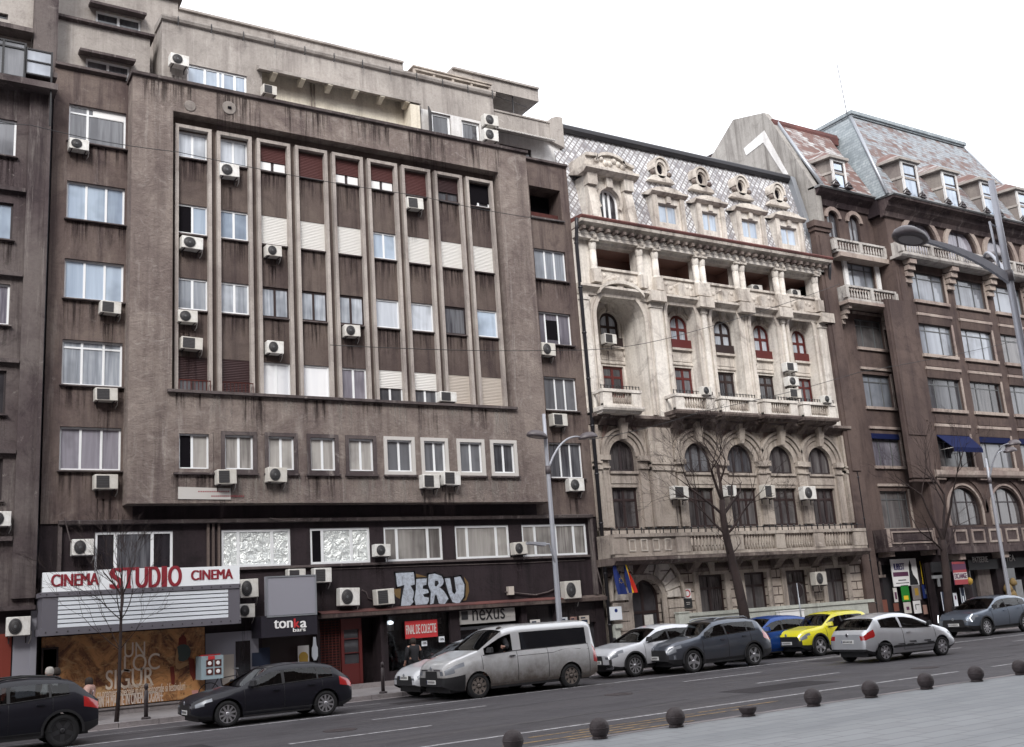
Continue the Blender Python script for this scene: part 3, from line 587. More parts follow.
# small vents and plaques on the box
mb = MB()
for u, v, s in ((190, 106, .19), (229, 108, .24)):
    q = Q(u, v, BX); mb.lathe((q.x, BX-.012, q.z), [(s, .02), (s, -.008), (s*.9, -.012)], 20, 'Y')
mb.build('plaster_disc', 'pilaster_grey', M)
mb = MB(); q = Q(229, 108, BX); mb.box(q.x-.05, q.x+.07, BX-.06, BX-.02, q.z-.04, q.z+.04); mb.build('vent', 'void', M)
x0, x1, z0, z1 = RC((178, 487, 230.5, 499), BX); mb = MB(); mb.hexa([(x0, BX-.03, z0), (x1, BX-.03, z0-.02), (x1, BX-.002, z0-.02), (x0, BX-.002, z0), (x0, BX-.03, z1), (x1, BX-.03, z1-.04), (x1, BX-.002, z1-.04), (x0, BX-.002, z1)]); o_ = mb.build('torn_sign', 'frame_dirty', M)
mb = MB()
for k in range(14): xx = x0+.6+k*.07; mb.box(xx, xx+.04, BX-.034, BX-.031, z1-.16, z1-.12)
for k in range(16): xx = x0+1.0+k*.065; mb.box(xx, xx+.04, BX-.034, BX-.031, z1-.30, z1-.26)
sub(o_, mb, 'print', 'sign_red')
# ---- main back mass so nothing is hollow
mb = MB(); mb.box(XL+.02, bl+.02, YW+.35, YW+12, ZL-2, zl-.05); mb.box(bl+.13, br-.13, SL+.20, YW+12, bz0+.105, bz1+.02); mb.box(br-.02, XR-.02, YW+1.05, YW+12, ZL-2, zr-.05)
mb.build('core', 'stucco_wing', M)
# ---- stepped upper storeys
Y1 = 33.5
def up(poly, y0, y1, name='upper_wall', m='stucco_upper'):
    mb = MB(); mb.prism([P(u, v, y0) for u, v in poly], y0, y1); return mb.build(name, m, M)
def uprect(u0, v0, u1, v1, y0, y1, name='upper_wall', m='stucco_upper', holes=()):
    x0, _ = P(u0, v0, y0); x1, _ = P(u1, v1, y0); zt = (P(u0, v0, y0)[1]+P(u1, v1, y0)[1])/2
    mb = MB(); zb = bz1-.3
    wall(mb, x0, x1, zb, zt, y0, .14, holes); mb.face([(x0, y0, zb), (x0, y0, zt), (x0, y1, zt), (x0, y1, zb)]); mb.face([(x1, y0, zb), (x1, y0, zt), (x1, y1, zt), (x1, y1, zb)]); mb.face([(x0, y0, zt), (x1, y0, zt), (x1, y1, zt), (x0, y1, zt)])
    mb.build(name, m, M); return x0, x1, zt
# left wing: two setback bands with slot windows
for (wu, top, yy, c0, c1) in (((86, 57, 130, 75), ((57, 13), (150, 40)), Y1, 0, 0), ((96, 9.5, 141, 27), ((57, -34), (178, 5)), Y1+.9, 0, 0)):
    h = RC(wu, yy); h = (h[0], h[1], h[2]-.25, h[3]-.02)
    x0, x1, zt = uprect(top[0][0], top[0][1], top[1][0], top[1][1], yy, YW+8, holes=[h])
    w_ = window(M, h, yy+.06, pm='glass_grey', fm='frame_white', cols=2, fw=.07)
    mb = MB(); mb.extr([(yy+.02, h[3]+.06), (yy-.42, h[3]+.0), (yy-.42, h[3]+.09), (yy+.02, h[3]+.16)], h[0]-.25, h[1]+.1); sub(w_, mb, 'canopy', 'ledge')
    mb = MB(); mb.extr([(yy+.05, zt-.1), (yy-.16, zt-.05), (yy-.16, zt+.04), (yy+.5, zt+.07), (yy+.5, zt-.1)], x0-.03, x1+.12); mb.build('cornice', 'ledge', M)
# long grey attic wall behind the box cornice, with windows and loggia
Y2 = 33.1
ax0 = P(162, 50, Y2)[0]; ax1 = P(492.5, 93.8, Y2)[0]; azt = (P(240, 34, Y2)[1]+P(415, 76.5, Y2)[1]+P(492.5, 93.8, Y2)[1])/3
lg0 = P(262, 80, Y2)[0]; lg1 = P(418, 105, Y2)[0]; lgz = (P(262, 66, Y2)[1]+P(423, 104, Y2)[1])/2
h1 = RC((187, 62, 247, 93), Y2); h1 = (h1[0], h1[1], bz1-.05, (P(187, 62, Y2)[1]+P(247, 77.5, Y2)[1])/2)
h2 = [RC((431, 112, 451, 133), Y2), RC((461, 120, 480, 139), Y2)]
h2 = [(a, b, bz1+.0, d) for a, b, c, d in h2]
mb = MB(); wall(mb, ax0, ax1, bz1-.3, azt, Y2, .14, [h1, (lg0, lg1, bz1-.2, lgz, 0, .34)]+h2)
mb.face([(ax0, Y2, bz1-.3), (ax0, Y2, azt), (ax0, YW+8, azt), (ax0, YW+8, bz1-.3)]); mb.face([(ax0, Y2, azt), (ax1, Y2, azt), (ax1, YW+8, azt), (ax0, YW+8, azt)]); mb.face([(ax1, Y2, bz1-.3), (ax1, Y2, azt), (ax1, YW+8, azt), (ax1, YW+8, bz1-.3)])
mb.build('attic_wall', 'stucco_upper', M)
window(M, h1, Y2+.06, mull=[.3, .52, .60, .80], pm='glass_sky', fw=.07, name='window')
w_ = window(M, h2[0], Y2+.06, pm='glass_grey', cols=1, fw=.09); window(M, h2[1], Y2+.06, pm='glass_grey', cols=1, fw=.09)
x0, x1, z0, z1 = RC((420, 104, 487, 141), Y2); mb = MB(); wall(mb, x0, x1, bz1-.1, z1-.2, Y2-.03, .03, [(h[0], h[1], h[2], h[3]) for h in h2]); mb.build('white_cladding', 'white_wall', M)
b_ = MB(); b_.hexa([(h2[0][0]-.35, Y2-.4, bz1), (h2[0][0]-.3, Y2-.4, bz1), (h2[0][0]-.0, Y2-.04, bz1), (h2[0][0]-.05, Y2-.04, bz1), (h2[0][0]-.35, Y2-.4, h2[0][3]), (h2[0][0]-.3, Y2-.4, h2[0][3]), (h2[0][0]-.0, Y2-.04, h2[0][3]), (h2[0][0]-.05, Y2-.04, h2[0][3])]); sub(w_, b_, 'open_sash', 'ac_dark')
mb = MB(); mb.box(lg0-.1, lg1+.1, Y2+.32, Y2+.42, bz1-.2, lgz+.1); mb.build('loggia_back', 'cream_wall', M)
for u0, u1 in ((285, 305), (320, 345), (352, 378)):
    a = P(u0, 100, Y2+.6)[0]; b = P(u1, 100, Y2+.6)[0]; window(M, (a, b, bz1-.1, bz1+.75), Y2+.27, cols=1, fm='cream_wall', pm='glass_brownish', fw=.1)
mb = MB(); a = P(309, 90, Y2+.5)[0]
for dx in (0, .12): mb.tube([(a+dx, Y2+.28, lgz-.05), (a+dx, Y2+.28, bz1)], .025, 6)
mb.build('pipe', 'palace_low', M)
# sloping concrete canopy over the loggia with ribs
cx0 = P(261, 62, Y2-.5)[0]; cx1 = P(424, 101, Y2-.5)[0]; cz = (P(262, 64, Y2-.5)[1]+P(423, 100, Y2-.5)[1])/2
mb = MB(); mb.extr([(Y2+.1, cz+.05), (Y2-.32, cz-.08), (Y2-.32, cz+.04), (Y2+.1, cz+.28)], cx0, cx1)
cn = mb.build('loggia_canopy', 'stucco_upper', M)
mb = MB()
for k in range(6): x = cx0+.6+(cx1-cx0-1.2)*k/5; mb.hexa([(x-.09, Y2-.3, cz-.12), (x+.09, Y2-.3, cz-.12), (x+.09, Y2+.1, cz-.25), (x-.09, Y2+.1, cz-.25), (x-.09, Y2-.3, cz-.08), (x+.09, Y2-.3, cz-.08), (x+.09, Y2+.1, cz+.045), (x-.09, Y2+.1, cz+.045)])
mb.box(cx1-.5, cx1-.1, Y2-.3, Y2+1.2, bz1-.1, cz-.16)
mb.split('rib', 'cream_wall', cn)
# attic cornice with hooks
mb = MB(); mb.extr([(Y2+.05, azt-.16), (Y2-.10, azt-.12), (Y2-.14, azt-.03), (Y2-.14, azt+.04), (Y2+.9, azt+.10), (Y2+.9, azt-.16)], ax0-.05, ax1+.08)
co = mb.build('cornice', 'stucco_upper', M); mb = MB(); x = ax0+.5
while x < ax1: mb.tube([(x, Y2-.16, azt+.05), (x, Y2-.16, azt-.28), (x-.05, Y2-.2, azt-.32)], .018, 5); x += 1.15
mb.split('gutter_hook', 'black_metal', co)
# top roof slab and pergola, penthouse
Y3 = 36.2
def slab(u0, v0, u1, v1, y0, y1, th, name, m, ov=0):
    x0 = P(u0, v0, y0)[0]; x1 = P(u1, v1, y0)[0]; z = (P(u0, v0, y0)[1]+P(u1, v1, y0)[1])/2
    mb = MB(); mb.box(x0, x1, y0, y1, z-th, z); mb.box(x0-.0, x1+.0, y0-.10, y1, z+.002, z+.09); mb.build(name, m, M); return x0, x1, z
x0, x1, z = slab(176, 8, 403, 65, Y3, Y3+7, .55, 'roof_slab', 'stucco_upper')
mb = MB(); mb.box(x0+.3, x1-.2, Y3+.5, Y3+6, azt-.4, z-.552); mb.build('upper_wall', 'stucco_upper', M)
Y4 = 34.2
x0, x1, z = slab(452, 70.5, 538, 89, Y4, Y4+5, .55, 'penthouse_fascia', 'stucco_upper')
pxa = P(505, 95, Y4+.9)[0]; pz0 = zr
mb = MB(); mb.box(x0+.3, P(492, 100, Y4+.9)[0], Y4+.9, Y4+5, azt-.5, z-.552); mb.box(P(492, 100, Y4+.9)[0], P(532, 100, Y4+2.5)[0], Y4+2.5, Y4+5, zr, z-.553); mb.build('upper_wall', 'white_wall', M)
h = RC((493, 101, 515, 112), Y4+2.45); w_ = window(M, (h[0], h[1], h[2]-.5, h[3]), Y4+2.42, pm='glass_grey', cols=2)
mb = MB(); a = P(513, 88, Y4)[0]; mb.tube([(a, Y4+.1, z-.55), (a, Y4+.1, z-2.3)], .03, 6); mb.tube([(x1-.6, Y4+.1, z-.9), (x0+1, Y4+.1, z-.55)], .012, 4); mb.build('post', 'black_metal', M)
# pergola boxes on the attic roof
ya = Y2+.5; x0 = P(415, 72, ya)[0]; x1 = P(490, 92, ya)[0]; z = azt+.08; mb = MB()
for k in range(5): x = x0+(x1-x0)*k/4; mb.box(x-.05, x+.05, ya, ya+.1, z, z+.62)
for dz in (.12, .30, .5): mb.box(x0, x1, ya-.03, ya+.0, z+dz, z+dz+.07)
mb.box(x0-.1, x1+.1, ya-.06, ya+.9, z+.62, z+.68); mb.build('terrace_rail', 'palace_low', M)
# right terrace parapet, curved end and awning window
Y5 = 33.3
x0 = P(492, 107, Y5)[0]; x1 = P(549, 122, Y5)[0]; zt = (P(492, 109, Y5)[1]+P(549, 125, Y5)[1])/2; zb = (P(500, 131, Y5)[1]+P(551, 140, Y5)[1])/2
mb = MB(); mb.box(x0, x1, Y5, Y5+.25, zb, zt); mb.box(x0, x1, Y5-.05, Y5+.3, zt+.002, zt+.07); mb.build('terrace_parapet', 'stucco_upper', M)
x2 = P(563, 130, Y5)[0]
mb = MB(); mb.prism([(x1+.002, zb), (x1+.002, zt+.12), (x1+.12, zt+.28), (x1+.4, zt+.40), (x2, zt+.42), (x2, zb-.2), (x2-.35, zb-.1)], Y5-.02, Y5+.9); mb.build('curved_parapet_end', 'stucco_upper', M)
wx0 = P(500, 135, Y5+.15)[0]; xe = P(563, 160, Y5)[0]
h = RC((516, 148, 532, 160), Y5+.15); h = (h[0]-.8, h[1], zr+.02, zr+.85)
mb = MB(); wall(mb, wx0-1.2, xe, zr-.1, zb+.05, Y5+.15, .12, [h]); mb.face([(xe, Y5+.15, zr-.1), (xe, Y5+.15, zb+.3), (xe, Y5+5, zb+.3), (xe, Y5+5, zr-.1)]); mb.build('terrace_wall', 'white_wall', M)
w_ = window(M, h, Y5+.2, pm='glass_dark', fm='frame_dark'); mb = MB(); n = 22
for k in range(n): xa = h[0]-.6+(h[1]-h[0]+1.4)*k/n; xb = h[0]-.6+(h[1]-h[0]+1.4)*(k+.55)/n; mb.hexa([(xa, Y5-.6, h[3]+.25), (xb, Y5-.6, h[3]+.25), (xb, Y5+.14, h[3]+.55), (xa, Y5+.14, h[3]+.55), (xa, Y5-.6, h[3]+.29), (xb, Y5-.6, h[3]+.29), (xb, Y5+.14, h[3]+.59), (xa, Y5+.14, h[3]+.59)])
mb.hexa([(h[0]-.6, Y5-.59, h[3]+.23), (h[1]+.8, Y5-.59, h[3]+.23), (h[1]+.8, Y5+.14, h[3]+.53), (h[0]-.6, Y5+.14, h[3]+.53), (h[0]-.6, Y5-.59, h[3]+.25), (h[1]+.8, Y5-.59, h[3]+.25), (h[1]+.8, Y5+.14, h[3]+.55), (h[0]-.6, Y5+.14, h[3]+.55)])
sub(w_, mb, 'corrugated_awning', 'frame_dirty')
# ---- mezzanine band: windows with big white frames, ledge frame, pipes
mez = [((95.4, 530.5, 172.4, 567.3), [.26, .73], 'glass_dark'), ((221.8, 528.8, 290.4, 563.9), [.24, .73], 'foil'), ((310.4, 527.8, 370, 562.3), [.2, .69], 'foil'), ((384, 527.8, 442.6, 560), [.22, .75], 'glass_drape'), ((455.2, 526.5, 509.8, 558.2), [.22, .76], 'glass_drape'), ((522, 525.4, 587.4, 555.6), [.20, .52, .80], 'glass_drape')]
MZ = [RC(r[0], YW, .1) for r in mez]; z0 = sum(r[2] for r in MZ)/6; z1 = sum(r[3] for r in MZ)/6
MZ = [(r[0], r[1], z0, z1) for r in MZ]; zg = P(320, 613, YW)[1]; zg = (P(320, 612.5, YW)[1]+P(600, 599, YW)[1])/2
mb = MB(); wall(mb, XL, XR, zg, ZL, YW+.05, .14, MZ); mb.box(bl+.3, br-.3, YW-.0, YW+.1, ZL+.001, bz0+.1); mb.build('mezzanine_wall', 'stucco_base', M)  # dark strip under the projecting box paints its shade along with dirt
for r, (q, mu, pm) in zip(MZ, mez):
    w_ = window(M, r, YW+.08, mull=mu, pm=pm, fw=.075)
    if r is MZ[0]: b_ = MB(); b_.box(r[0]+(r[1]-r[0])*.28, r[0]+(r[1]-r[0])*.71, YW+.095, YW+.11, r[2]+.08, r[3]-.08); sub(w_, b_, 'blind', 'glass_grey')
    if r is MZ[2]: b_ = MB(); b_.box(r[0]+.05, r[0]+(r[1]-r[0])*.19, YW+.095, YW+.11, r[2]+.08, r[3]-.08); sub(w_, b_, 'open_sash', 'void')
x0 = P(58, 524, YW)[0]; x1 = P(590.7, 518, YW)[0]
mb = MB(); mb.extr([(YW+.1, ZL-.05), (YW-.17, ZL-.04), (YW-.2, ZL+.06), (YW+.1, ZL+.12)], x0, x1); mb.box(x0, x0+.1, YW-.1, YW+.06, z0-.5, ZL-.05); mb.box(x1-.12, x1, YW-.12, YW+.06, zg+.1, ZL-.05); mb.extr([(YW+.06, z0-.10), (YW-.06, z0-.09), (YW-.06, z0-.03), (YW+.06, z0-.01)], P(213, 570, YW)[0], x1-.2); mb.build('ledge_frame', 'ledge', M)
for u in (208, 213): pass
mb = MB(); a = P(207, 540, YW)[0]
for dx in (0, .16, .33): mb.box(a+dx, a+dx+.07, YW-.04, YW+.06, z0-.05, ZL-.05)
mb.build('pilaster_strip', 'stucco_wing', M)
mb = MB(); mb.extr([(YW+.1, zg-.14), (YW-.28, zg-.12), (YW-.30, zg+.0), (YW+.06, zg+.10)], P(318, 610, YW)[0], XR); mb.build('shop_cornice', 'stucco_wing', M)
mb = MB(); mb.extr([(YW+.1, zg-.02), (YW-.31, zg+.004), (YW-.31, zg+.03), (YW+.06, zg+.115)], P(318, 610, YW)[0], P(575, 600, YW)[0]); mb.build('cornice_capping', 'gutter_red', M)
# cable runs on the mezzanine wall
mb = MB()
def cab(pts, y, r=.02): mb.tube([Q(u, v, y) for u, v in pts], r, 5)
cab([(505, 592), (520, 593.5), (535, 595), (548, 592), (561, 586)], YW-.02, .03); cab([(362, 590), (366, 592), (368, 598), (374, 600)], YW-.01); cab([(270, 518), (282, 520), (290, 521), (300, 520)], YW-.25, .015)
cab([(65, 518), (66, 524), (70, 540), (73, 545)], YW-.2, .02); cab([(596, 565), (600, 580), (605, 596)], YW-.08, .03)
cab([(310, 570), (420, 566), (520, 563), (585, 560)], YW+.03, .02)
mb.split('cable', 'ledge', M)
mb = MB(); x, z = P(510, 591, YW); mb.box(x-.12, x+.1, YW-.12, YW+.05, z-.14, z+.16); mb.build('junction_box', 'shutter_beige', M)
# ---- graffiti
def gl_(poly): return [P(380+a/10.24, 560+b/10.24, YW+.03) for a, b in poly]
LET = [[(160, 135), (345, 125), (358, 250), (312, 262), (345, 320), (372, 385), (335, 440), (310, 465), (215, 470), (225, 380), (250, 255), (178, 275)],
       [(370, 195), (495, 188), (500, 245), (440, 262), (436, 295), (488, 300), (500, 335), (440, 352), (452, 378), (515, 388), (482, 452), (365, 462), (352, 400), (368, 300)],
       [(497, 150), (560, 140), (630, 165), (655, 215), (640, 255), (610, 280), (655, 320), (700, 395), (655, 460), (602, 445), (575, 350), (548, 445), (510, 455), (520, 330), (490, 250)],
       [(660, 190), (715, 185), (738, 325), (760, 352), (778, 320), (757, 180), (820, 168), (862, 250), (858, 370), (805, 450), (742, 432), (700, 340)]]
gr = MB(); go = MB()
for k, L in enumerate(LET):
    gr.prism(gl_(L), YW+.030-.006*k, YW+.045)
    p = gl_(L); c = len(p)
    for i in range(c):
        a, b = Vector((p[i][0], 0, p[i][1])), Vector((p[(i+1) % c][0], 0, p[(i+1) % c][1])); d = (b-a).normalized(); n_ = Vector((-d.z, 0, d.x))*.055; e = d*.05
        yy = YW+.033-.006*k; go.hexa([tuple(q+Vector((0, y_, 0))) for y_ in (yy, yy+.02) for q in (a-n_-e, b-n_+e, b+n_+e, a+n_-e)])
gh = gl_([(562, 210), (592, 215), (600, 240), (575, 270), (558, 265)]); go.prism(gh, YW+.012, YW+.03)
go.prism(gl_([(560, 345), (585, 400), (600, 470), (545, 470)]), YW+.0135, YW+.035)
ls_ = gr.split('graffiti_letter', 'metal_sheet', M); o_ = ls_[0]
m = mat('graffiti_silver', (.5, .55, .62), .45, .35); nt = m.node_tree; a = mixn(nt, (.56, .62, .70), (.16, .17, .21), ramp(nt, noise(nt, coords(nt), 5, 8, .8, 1), .46, .66, 0, .8)); nt.links.new(a, nt.nodes['Principled BSDF'].inputs['Base Color'])
[l.data.materials.__setitem__(0, m) for l in ls_]
sub(o_, go, 'outline', 'black_metal')
mat('gold_spray', (.14, .085, .03), .7); gy = MB(); q = gl_([(860, 170), (905, 230), (915, 320), (885, 410), (850, 420), (880, 320), (875, 240)]); gy.prism(q, YW+.040, YW+.046); q = gl_([(120, 300), (215, 290), (210, 400), (170, 380)]); gy.prism(q, YW+.041, YW+.046); q = gl_([(370, 140), (480, 170), (480, 186), (375, 186)]); gy.prism(q, YW+.0405, YW+.046); sub(o_, gy, 'glow_spray', 'gold_spray')
# ---- ground floor of the apartment block: one wall with real shop recesses
SF = YW+.02; zg2 = zg-.13; FL = .12
def X(u, v=650, y=SF): return P(u, v, y)[0]
sh = [(X(39), X(57)), (X(262, 640), X(317, 640)), (X(320, 640), X(381, 640)), (X(388, 640), X(451, 640)), (X(461, 640), X(523, 640)), (X(528, 630), X(556, 630)), (X(562, 630), X(597, 630))]
mb = MB(); wall(mb, XL, XR, FL, zg+.01, SF, .7, [(a, b, FL+.05 if i not in (3,) else FL+.45, zg2-.05) for i, (a, b) in enumerate(sh)])
mb.build('shopfront_wall', 'stucco_base', M)
mb = MB(); mb.box(XL+.05, XR-.05, SF+.9, SF+1.0, FL, zg+.5); mb.box(XL+.05, XR-.05, YW+.3, SF+.9, zg-.02, zg+.4)
for a, b in sh: mb.face([(a, SF, FL+.04), (b, SF, FL+.04), (b, SF+.9, FL+.04), (a, SF+.9, FL+.04)])
mb.build('shop_interior', 'stucco_base', M)
mb = MB(); pz0 = P(150, 702.5, YW)[1]; mb.box(X(57), X(203), YW-.12, YW+.02, FL-.05, pz0-.08); mb.box(X(57), X(203), YW-.16, YW+.0, pz0-.078, pz0-.03); mb.box(X(203), XR, YW-.06, YW+.01, FL-.05, FL+.16); mb.build('plinth', 'kerb_m', M)
# grey clad walls right of the cinema poster
mb = MB(); wall(mb, X(205, 640), X(258, 640), FL+.2, P(230, 632, YW)[1], YW-.03, .04, [(X(235), X(250), FL+.25, 1.9)]); mb.build('clad_panel', 'grey_panel', M)
mb = MB(); mb.box(X(235), X(250), YW-.01, YW+.01, FL+.2, 1.9); d = mb.build('side_door', 'glass_dark', M)
mb = MB(); a, b, c, e = RC((222, 655, 234, 685), YW-.04); mb.box(a, b, YW-.06, YW-.035, c, e); mb.build('notice_board', 'shutter_beige', M)
# red framed door with a dark grid shutter
a, b = sh[2]; mb = MB(); n = 26
for k in range(n): z = FL+.06+(zg2-.1-FL)*k/n; mb.box(a, a+(b-a)*.36, SF+.25, SF+.27, z, z+.035)
for k in range(7): x = a+(b-a)*.36*k/6; mb.box(x-.01, x+.01, SF+.235, SF+.25, FL+.05, zg2-.05)
mb.build('lattice_shutter', 'rust_iron', M)
da, db = a+(b-a)*.38, a+(b-a)*.72; mb = MB(); mb.ring([(da, FL), (da, zg2-.05), (db, zg2-.05), (db, FL)], [(da+.10, FL+.1), (da+.10, zg2-.4), (db-.10, zg2-.4), (db-.10, FL+.1)], SF+.2, SF+.27)
mb.box(da+.1, db-.1, SF+.22, SF+.26, FL+.05, FL+.8)
for z in (1.25, 1.7, 2.1): mb.box(da+.1, db-.1, SF+.215, SF+.25, z, z+.03)
rd = mb.build('red_door', 'frame_red', M); mb = MB(); mb.box(da+.1, db-.1, SF+.26, SF+.28, FL+.8, zg2-.4); sub(rd, mb, 'pane', 'glass_dark')
# glazed shop with appliances behind it
a, b = sh[3]; mb = MB(); mb.box(a, b, SF+.12, SF+.13, FL+.45, zg2-.05); mb.build('shop_window', 'shop_glass', M)
mb = MB(); mb.box(a, b, SF+.5, SF+.52, FL+.4, zg2); dp = mb.build('display_backdrop', 'glass_brownish', M)
mb = MB(); rr = random.Random(3)
for k in range(16):
    x = a+.15+(b-a-.3)*rr.random(); z = FL+.6+rr.random()*1.2; s = rr.uniform(.08, .2); yy = SF+.2+rr.random()*.2
    if rr.random() < .5: mb.lathe((x, yy, z), [(s*.3, -s*.25), (s, -s*.2), (s, 0), (s*.4, .02)], 14, 'Y')
    else: mb.box(x-s*.6, x+s*.6, yy, yy+s, z-s, z+s*.6)
for x_, z_ in ((a+.35, 2.35), (a+.45, 1.15), (a+.45, .85)): mb.lathe((x_, SF+.3, z_), [(.2, .0), (.22, -.05), (.1, -.07)], 16, 'Y')
sub(dp, mb, 'shop_goods', 'ac_dark'); mb = MB()
for k in range(12): x = a+.1+(b-a-.2)*rr.random(); z = FL+.6+rr.random()*1.5; s = rr.uniform(.05, .14); mb.box(x-s, x+s, SF+.44, SF+.48, z-s, z+s*1.4)
mb.box(a+.05, a+.45, SF+.46, SF+.49, 1.0, 2.2); sub(dp, mb, 'shop_goods', 'stucco_upper')
mb = MB(); mb.lathe((a+.18, SF+.2, zg2-.3), [(.02, -.04), (.12, -.02), (.13, .05), (.05, .1)], 12); sub(dp, mb, 'ceiling_lamp', 'drl')
# pharmacy-like shop with white name board
a, b = sh[4]; mb = MB(); wall(mb, a, b, FL+.05, zg2-.6, SF+.25, .05, [(a+.08, a+(b-a)*.33, FL+.3, zg2-.7), (a+(b-a)*.36, a+(b-a)*.62, FL+.1, zg2-.7), (a+(b-a)*.66, b-.08, FL+.3, zg2-.7)]); mb.build('shop_frame', 'zinc', M)
mb = MB(); mb.box(a, b, SF+.28, SF+.29, FL+.1, zg2-.6); mb.build('shop_window', 'glass_dark', M)
mb = MB(); mb.box(a+.2, a+.45, SF+.22, SF+.24, 1.0, 1.3); mb.box(a+(b-a)*.75, a+(b-a)*.8, SF+.2, SF+.24, 1.9, 2.3); mb.build('green_sticker', 'car_yellow', M)
for i in (5, 6):
    a, b = sh[i]; mb = MB(); mb.box(a, b, SF+.2, SF+.21, FL+.1, zg2-.05); mb.build('shop_window', 'glass_dark', M)
mb = MB(); n = 14
a, b = sh[6]
for k in range(n): z = zg2-.75+.7*k/n; mb.box(a, b, SF+.02, SF+.05, z, z+.035)
mb.build('roller_box', 'frame_dark', M)
# tonka entrance
a, b = sh[1]; mb = MB(); mb.box(a, b, SF+.35, SF+.37, FL, zg2); mb.build('bar_door', 'frame_brown', M)
mb = MB()
for u0, v0, u1, v1 in ((252, 653, 270, 665),): q = RC((u0, v0, u1, v1), YW-.05); mb.box(q[0], q[1], YW-.06, YW-.04, q[2], q[3])
mb.build('dark_poster', 'cloth_navy', M)
def thing1(name, mb, m, label, cat, group=None): return tag(mb.build(name, m), label, cat, group)
# ================================================================ CINEMA SIGN
CY = 31.35
x0 = P(43.3, 569, CY)[0]; x1 = P(239.5, 566, CY)[0]; zt = P(130, 569.5, CY)[1]; zm = (P(43, 592.5, CY)[1]+P(239, 583.5, CY)[1])/2; zb = (P(42, 631, CY)[1]+P(239, 624, CY)[1])/2
sg = empty('cinema_sign', ((x0+x1)/2, CY, zb), 'long white lightbox sign reading CINEMA STUDIO CINEMA over a slatted letter board', 'sign')
mb = MB(); mb.box(x0, x1, CY, CY+.16, zm, zt); mb.build('sign_board', 'sign_white', sg)
mb = MB(); mb.box(x0+.1, x1-.05, CY+.161, YW+.03, zm, zt-.06); mb.box(x0-.05, x1+.02, CY-.03, YW+.03, zm-.13, zm-.002)
mb.box(x0-.05, x1+.02, CY-.03, YW+.03, zb-.06, zb+.13)
mb.hexa([(x0-.0, CY+.0, zb+.13), (x0+.40, CY+.0, zb+.13), (x0+.40, YW, zb+.13), (x0, YW, zb+.13), (x0-.0, CY+.0, zm-.13), (x0+.40, CY+.0, zm-.13), (x0+.40, YW, zm-.13), (x0, YW, zm-.13)])
mb.box(x1-.35, x1, CY, YW, zb+.131, zm-.131); mb.build('sign_frame', 'sign_grey', sg)
a, b = x0+.401, x1-.351; mb = MB(); n = 7; h = (zm-.13-zb-.13)/n
for k in range(n): z = zb+.13+h*k; mb.extr([(CY+.10, z+.0), (CY+.0, z+.008), (CY+.0, z+h-.022), (CY+.10, z+h-.018)], a, b)
mb.split('letter_slat', 'slat_blue', sg); mb = MB(); mb.box(a, b, CY+.08, CY+.12, zb+.13, zm-.13); mb.build('slat_backing', 'sign_grey', sg)
mb = MB(); x = x0+.1
while x < x1: mb.lathe((x, CY-.045, zm-.065), [(.012, .015), (.02, 0), (.01, -.005)], 8, 'Y'); mb.lathe((x, CY-.045, zb+.03), [(.012, .015), (.02, 0), (.01, -.005)], 8, 'Y'); x += .28
mb.split('bulb_socket', 'frame_dark', sg)
def tpx(s, par, m, r, y, bold=.02, **k): q = RC(r, y); return text('lettering', s, par, m, q[0], q[1], q[2], q[3], y-.012, bold, **k)
tpx('CINEMA', sg, 'sign_red', (51.8, 574.5, 98.5, 584.8), CY-.005, .05)
tpx('CINEMA', sg, 'sign_red', (191.5, 570.3, 232.5, 578.6), CY-.005, .05)
# STUDIO in a slab serif: bold letters plus slabs
q = RC((111, 568, 181, 586), CY); xa, xb, za, zb_ = q; wl = xb-xa; mb = MB()
for ch, f0, f1, sf in (('S', 0, .15, ()), ('T', .17, .325, ((.5, 0, .22),)), ('U', .355, .51, ((.12, 1, .13), (.88, 1, .13))), ('D', .54, .69, ((.12, 0, .14), (.12, 1, .14))), ('I', .735, .775, ((.5, 0, .9), (.5, 1, .9))), ('O', .82, 1, ())):
    text('lettering', ch, sg, 'sign_red', xa+wl*f0, xa+wl*f1, za, zb_, CY-.017, .05)
    for c, up_, hw in sf: x = xa+wl*(f0+(f1-f0)*c); h_ = wl*(f1-f0)*hw; z = zb_ if up_ else za; mb.box(x-h_, x+h_, CY-.0225, CY-.003, z-(.075 if up_ else 0), z+(0 if up_ else .075))
mb.split('letter_serif', 'sign_red', sg)
mb = MB(); mb.box(X(56), X(238), YW-.5, YW+.05, P(120, 631, YW)[1]-.02, zb-.062); mb.build('soffit', 'stucco_base', sg)
# ================================================================ CINEMA POSTER
PY = YW-.02; q = RC((57, 633, 205, 700), PY); pz1 = P(150, 630.5, PY)[1]; px0, px1 = X(41, 650), X(204, 650)
po = empty('cinema_poster', ((px0+px1)/2, PY, pz0), 'wide orange brown rocky film poster reading UN LOC SIGUR under the cinema sign', 'poster')
mb = MB(); mb.box(px0, px1, PY-.03, PY, pz0, pz1); mb.build('poster_sheet', 'poster_rock', po)
mat('poster_text', (.74, .64, .54), .6); mat('poster_fig_blue', (.055, .075, .070), .6); mat('poster_fig_skin', (.40, .23, .11), .6); mat('poster_fig_red', (.17, .025, .014), .6); mat('poster_caption', (.66, .58, .52), .6)
def tp2(s, r, m='poster_text', b=.0): q = RC(r, PY-.03); text('lettering', s, po, m, q[0], q[1], q[2], q[3], PY-.042, b)
tp2('UN', (124.5, 643, 145, 656)); tp2('LOC', (124, 655.5, 159.5, 669)); tp2('SIGUR', (106, 670.5, 153.5, 685.5), b=.01)
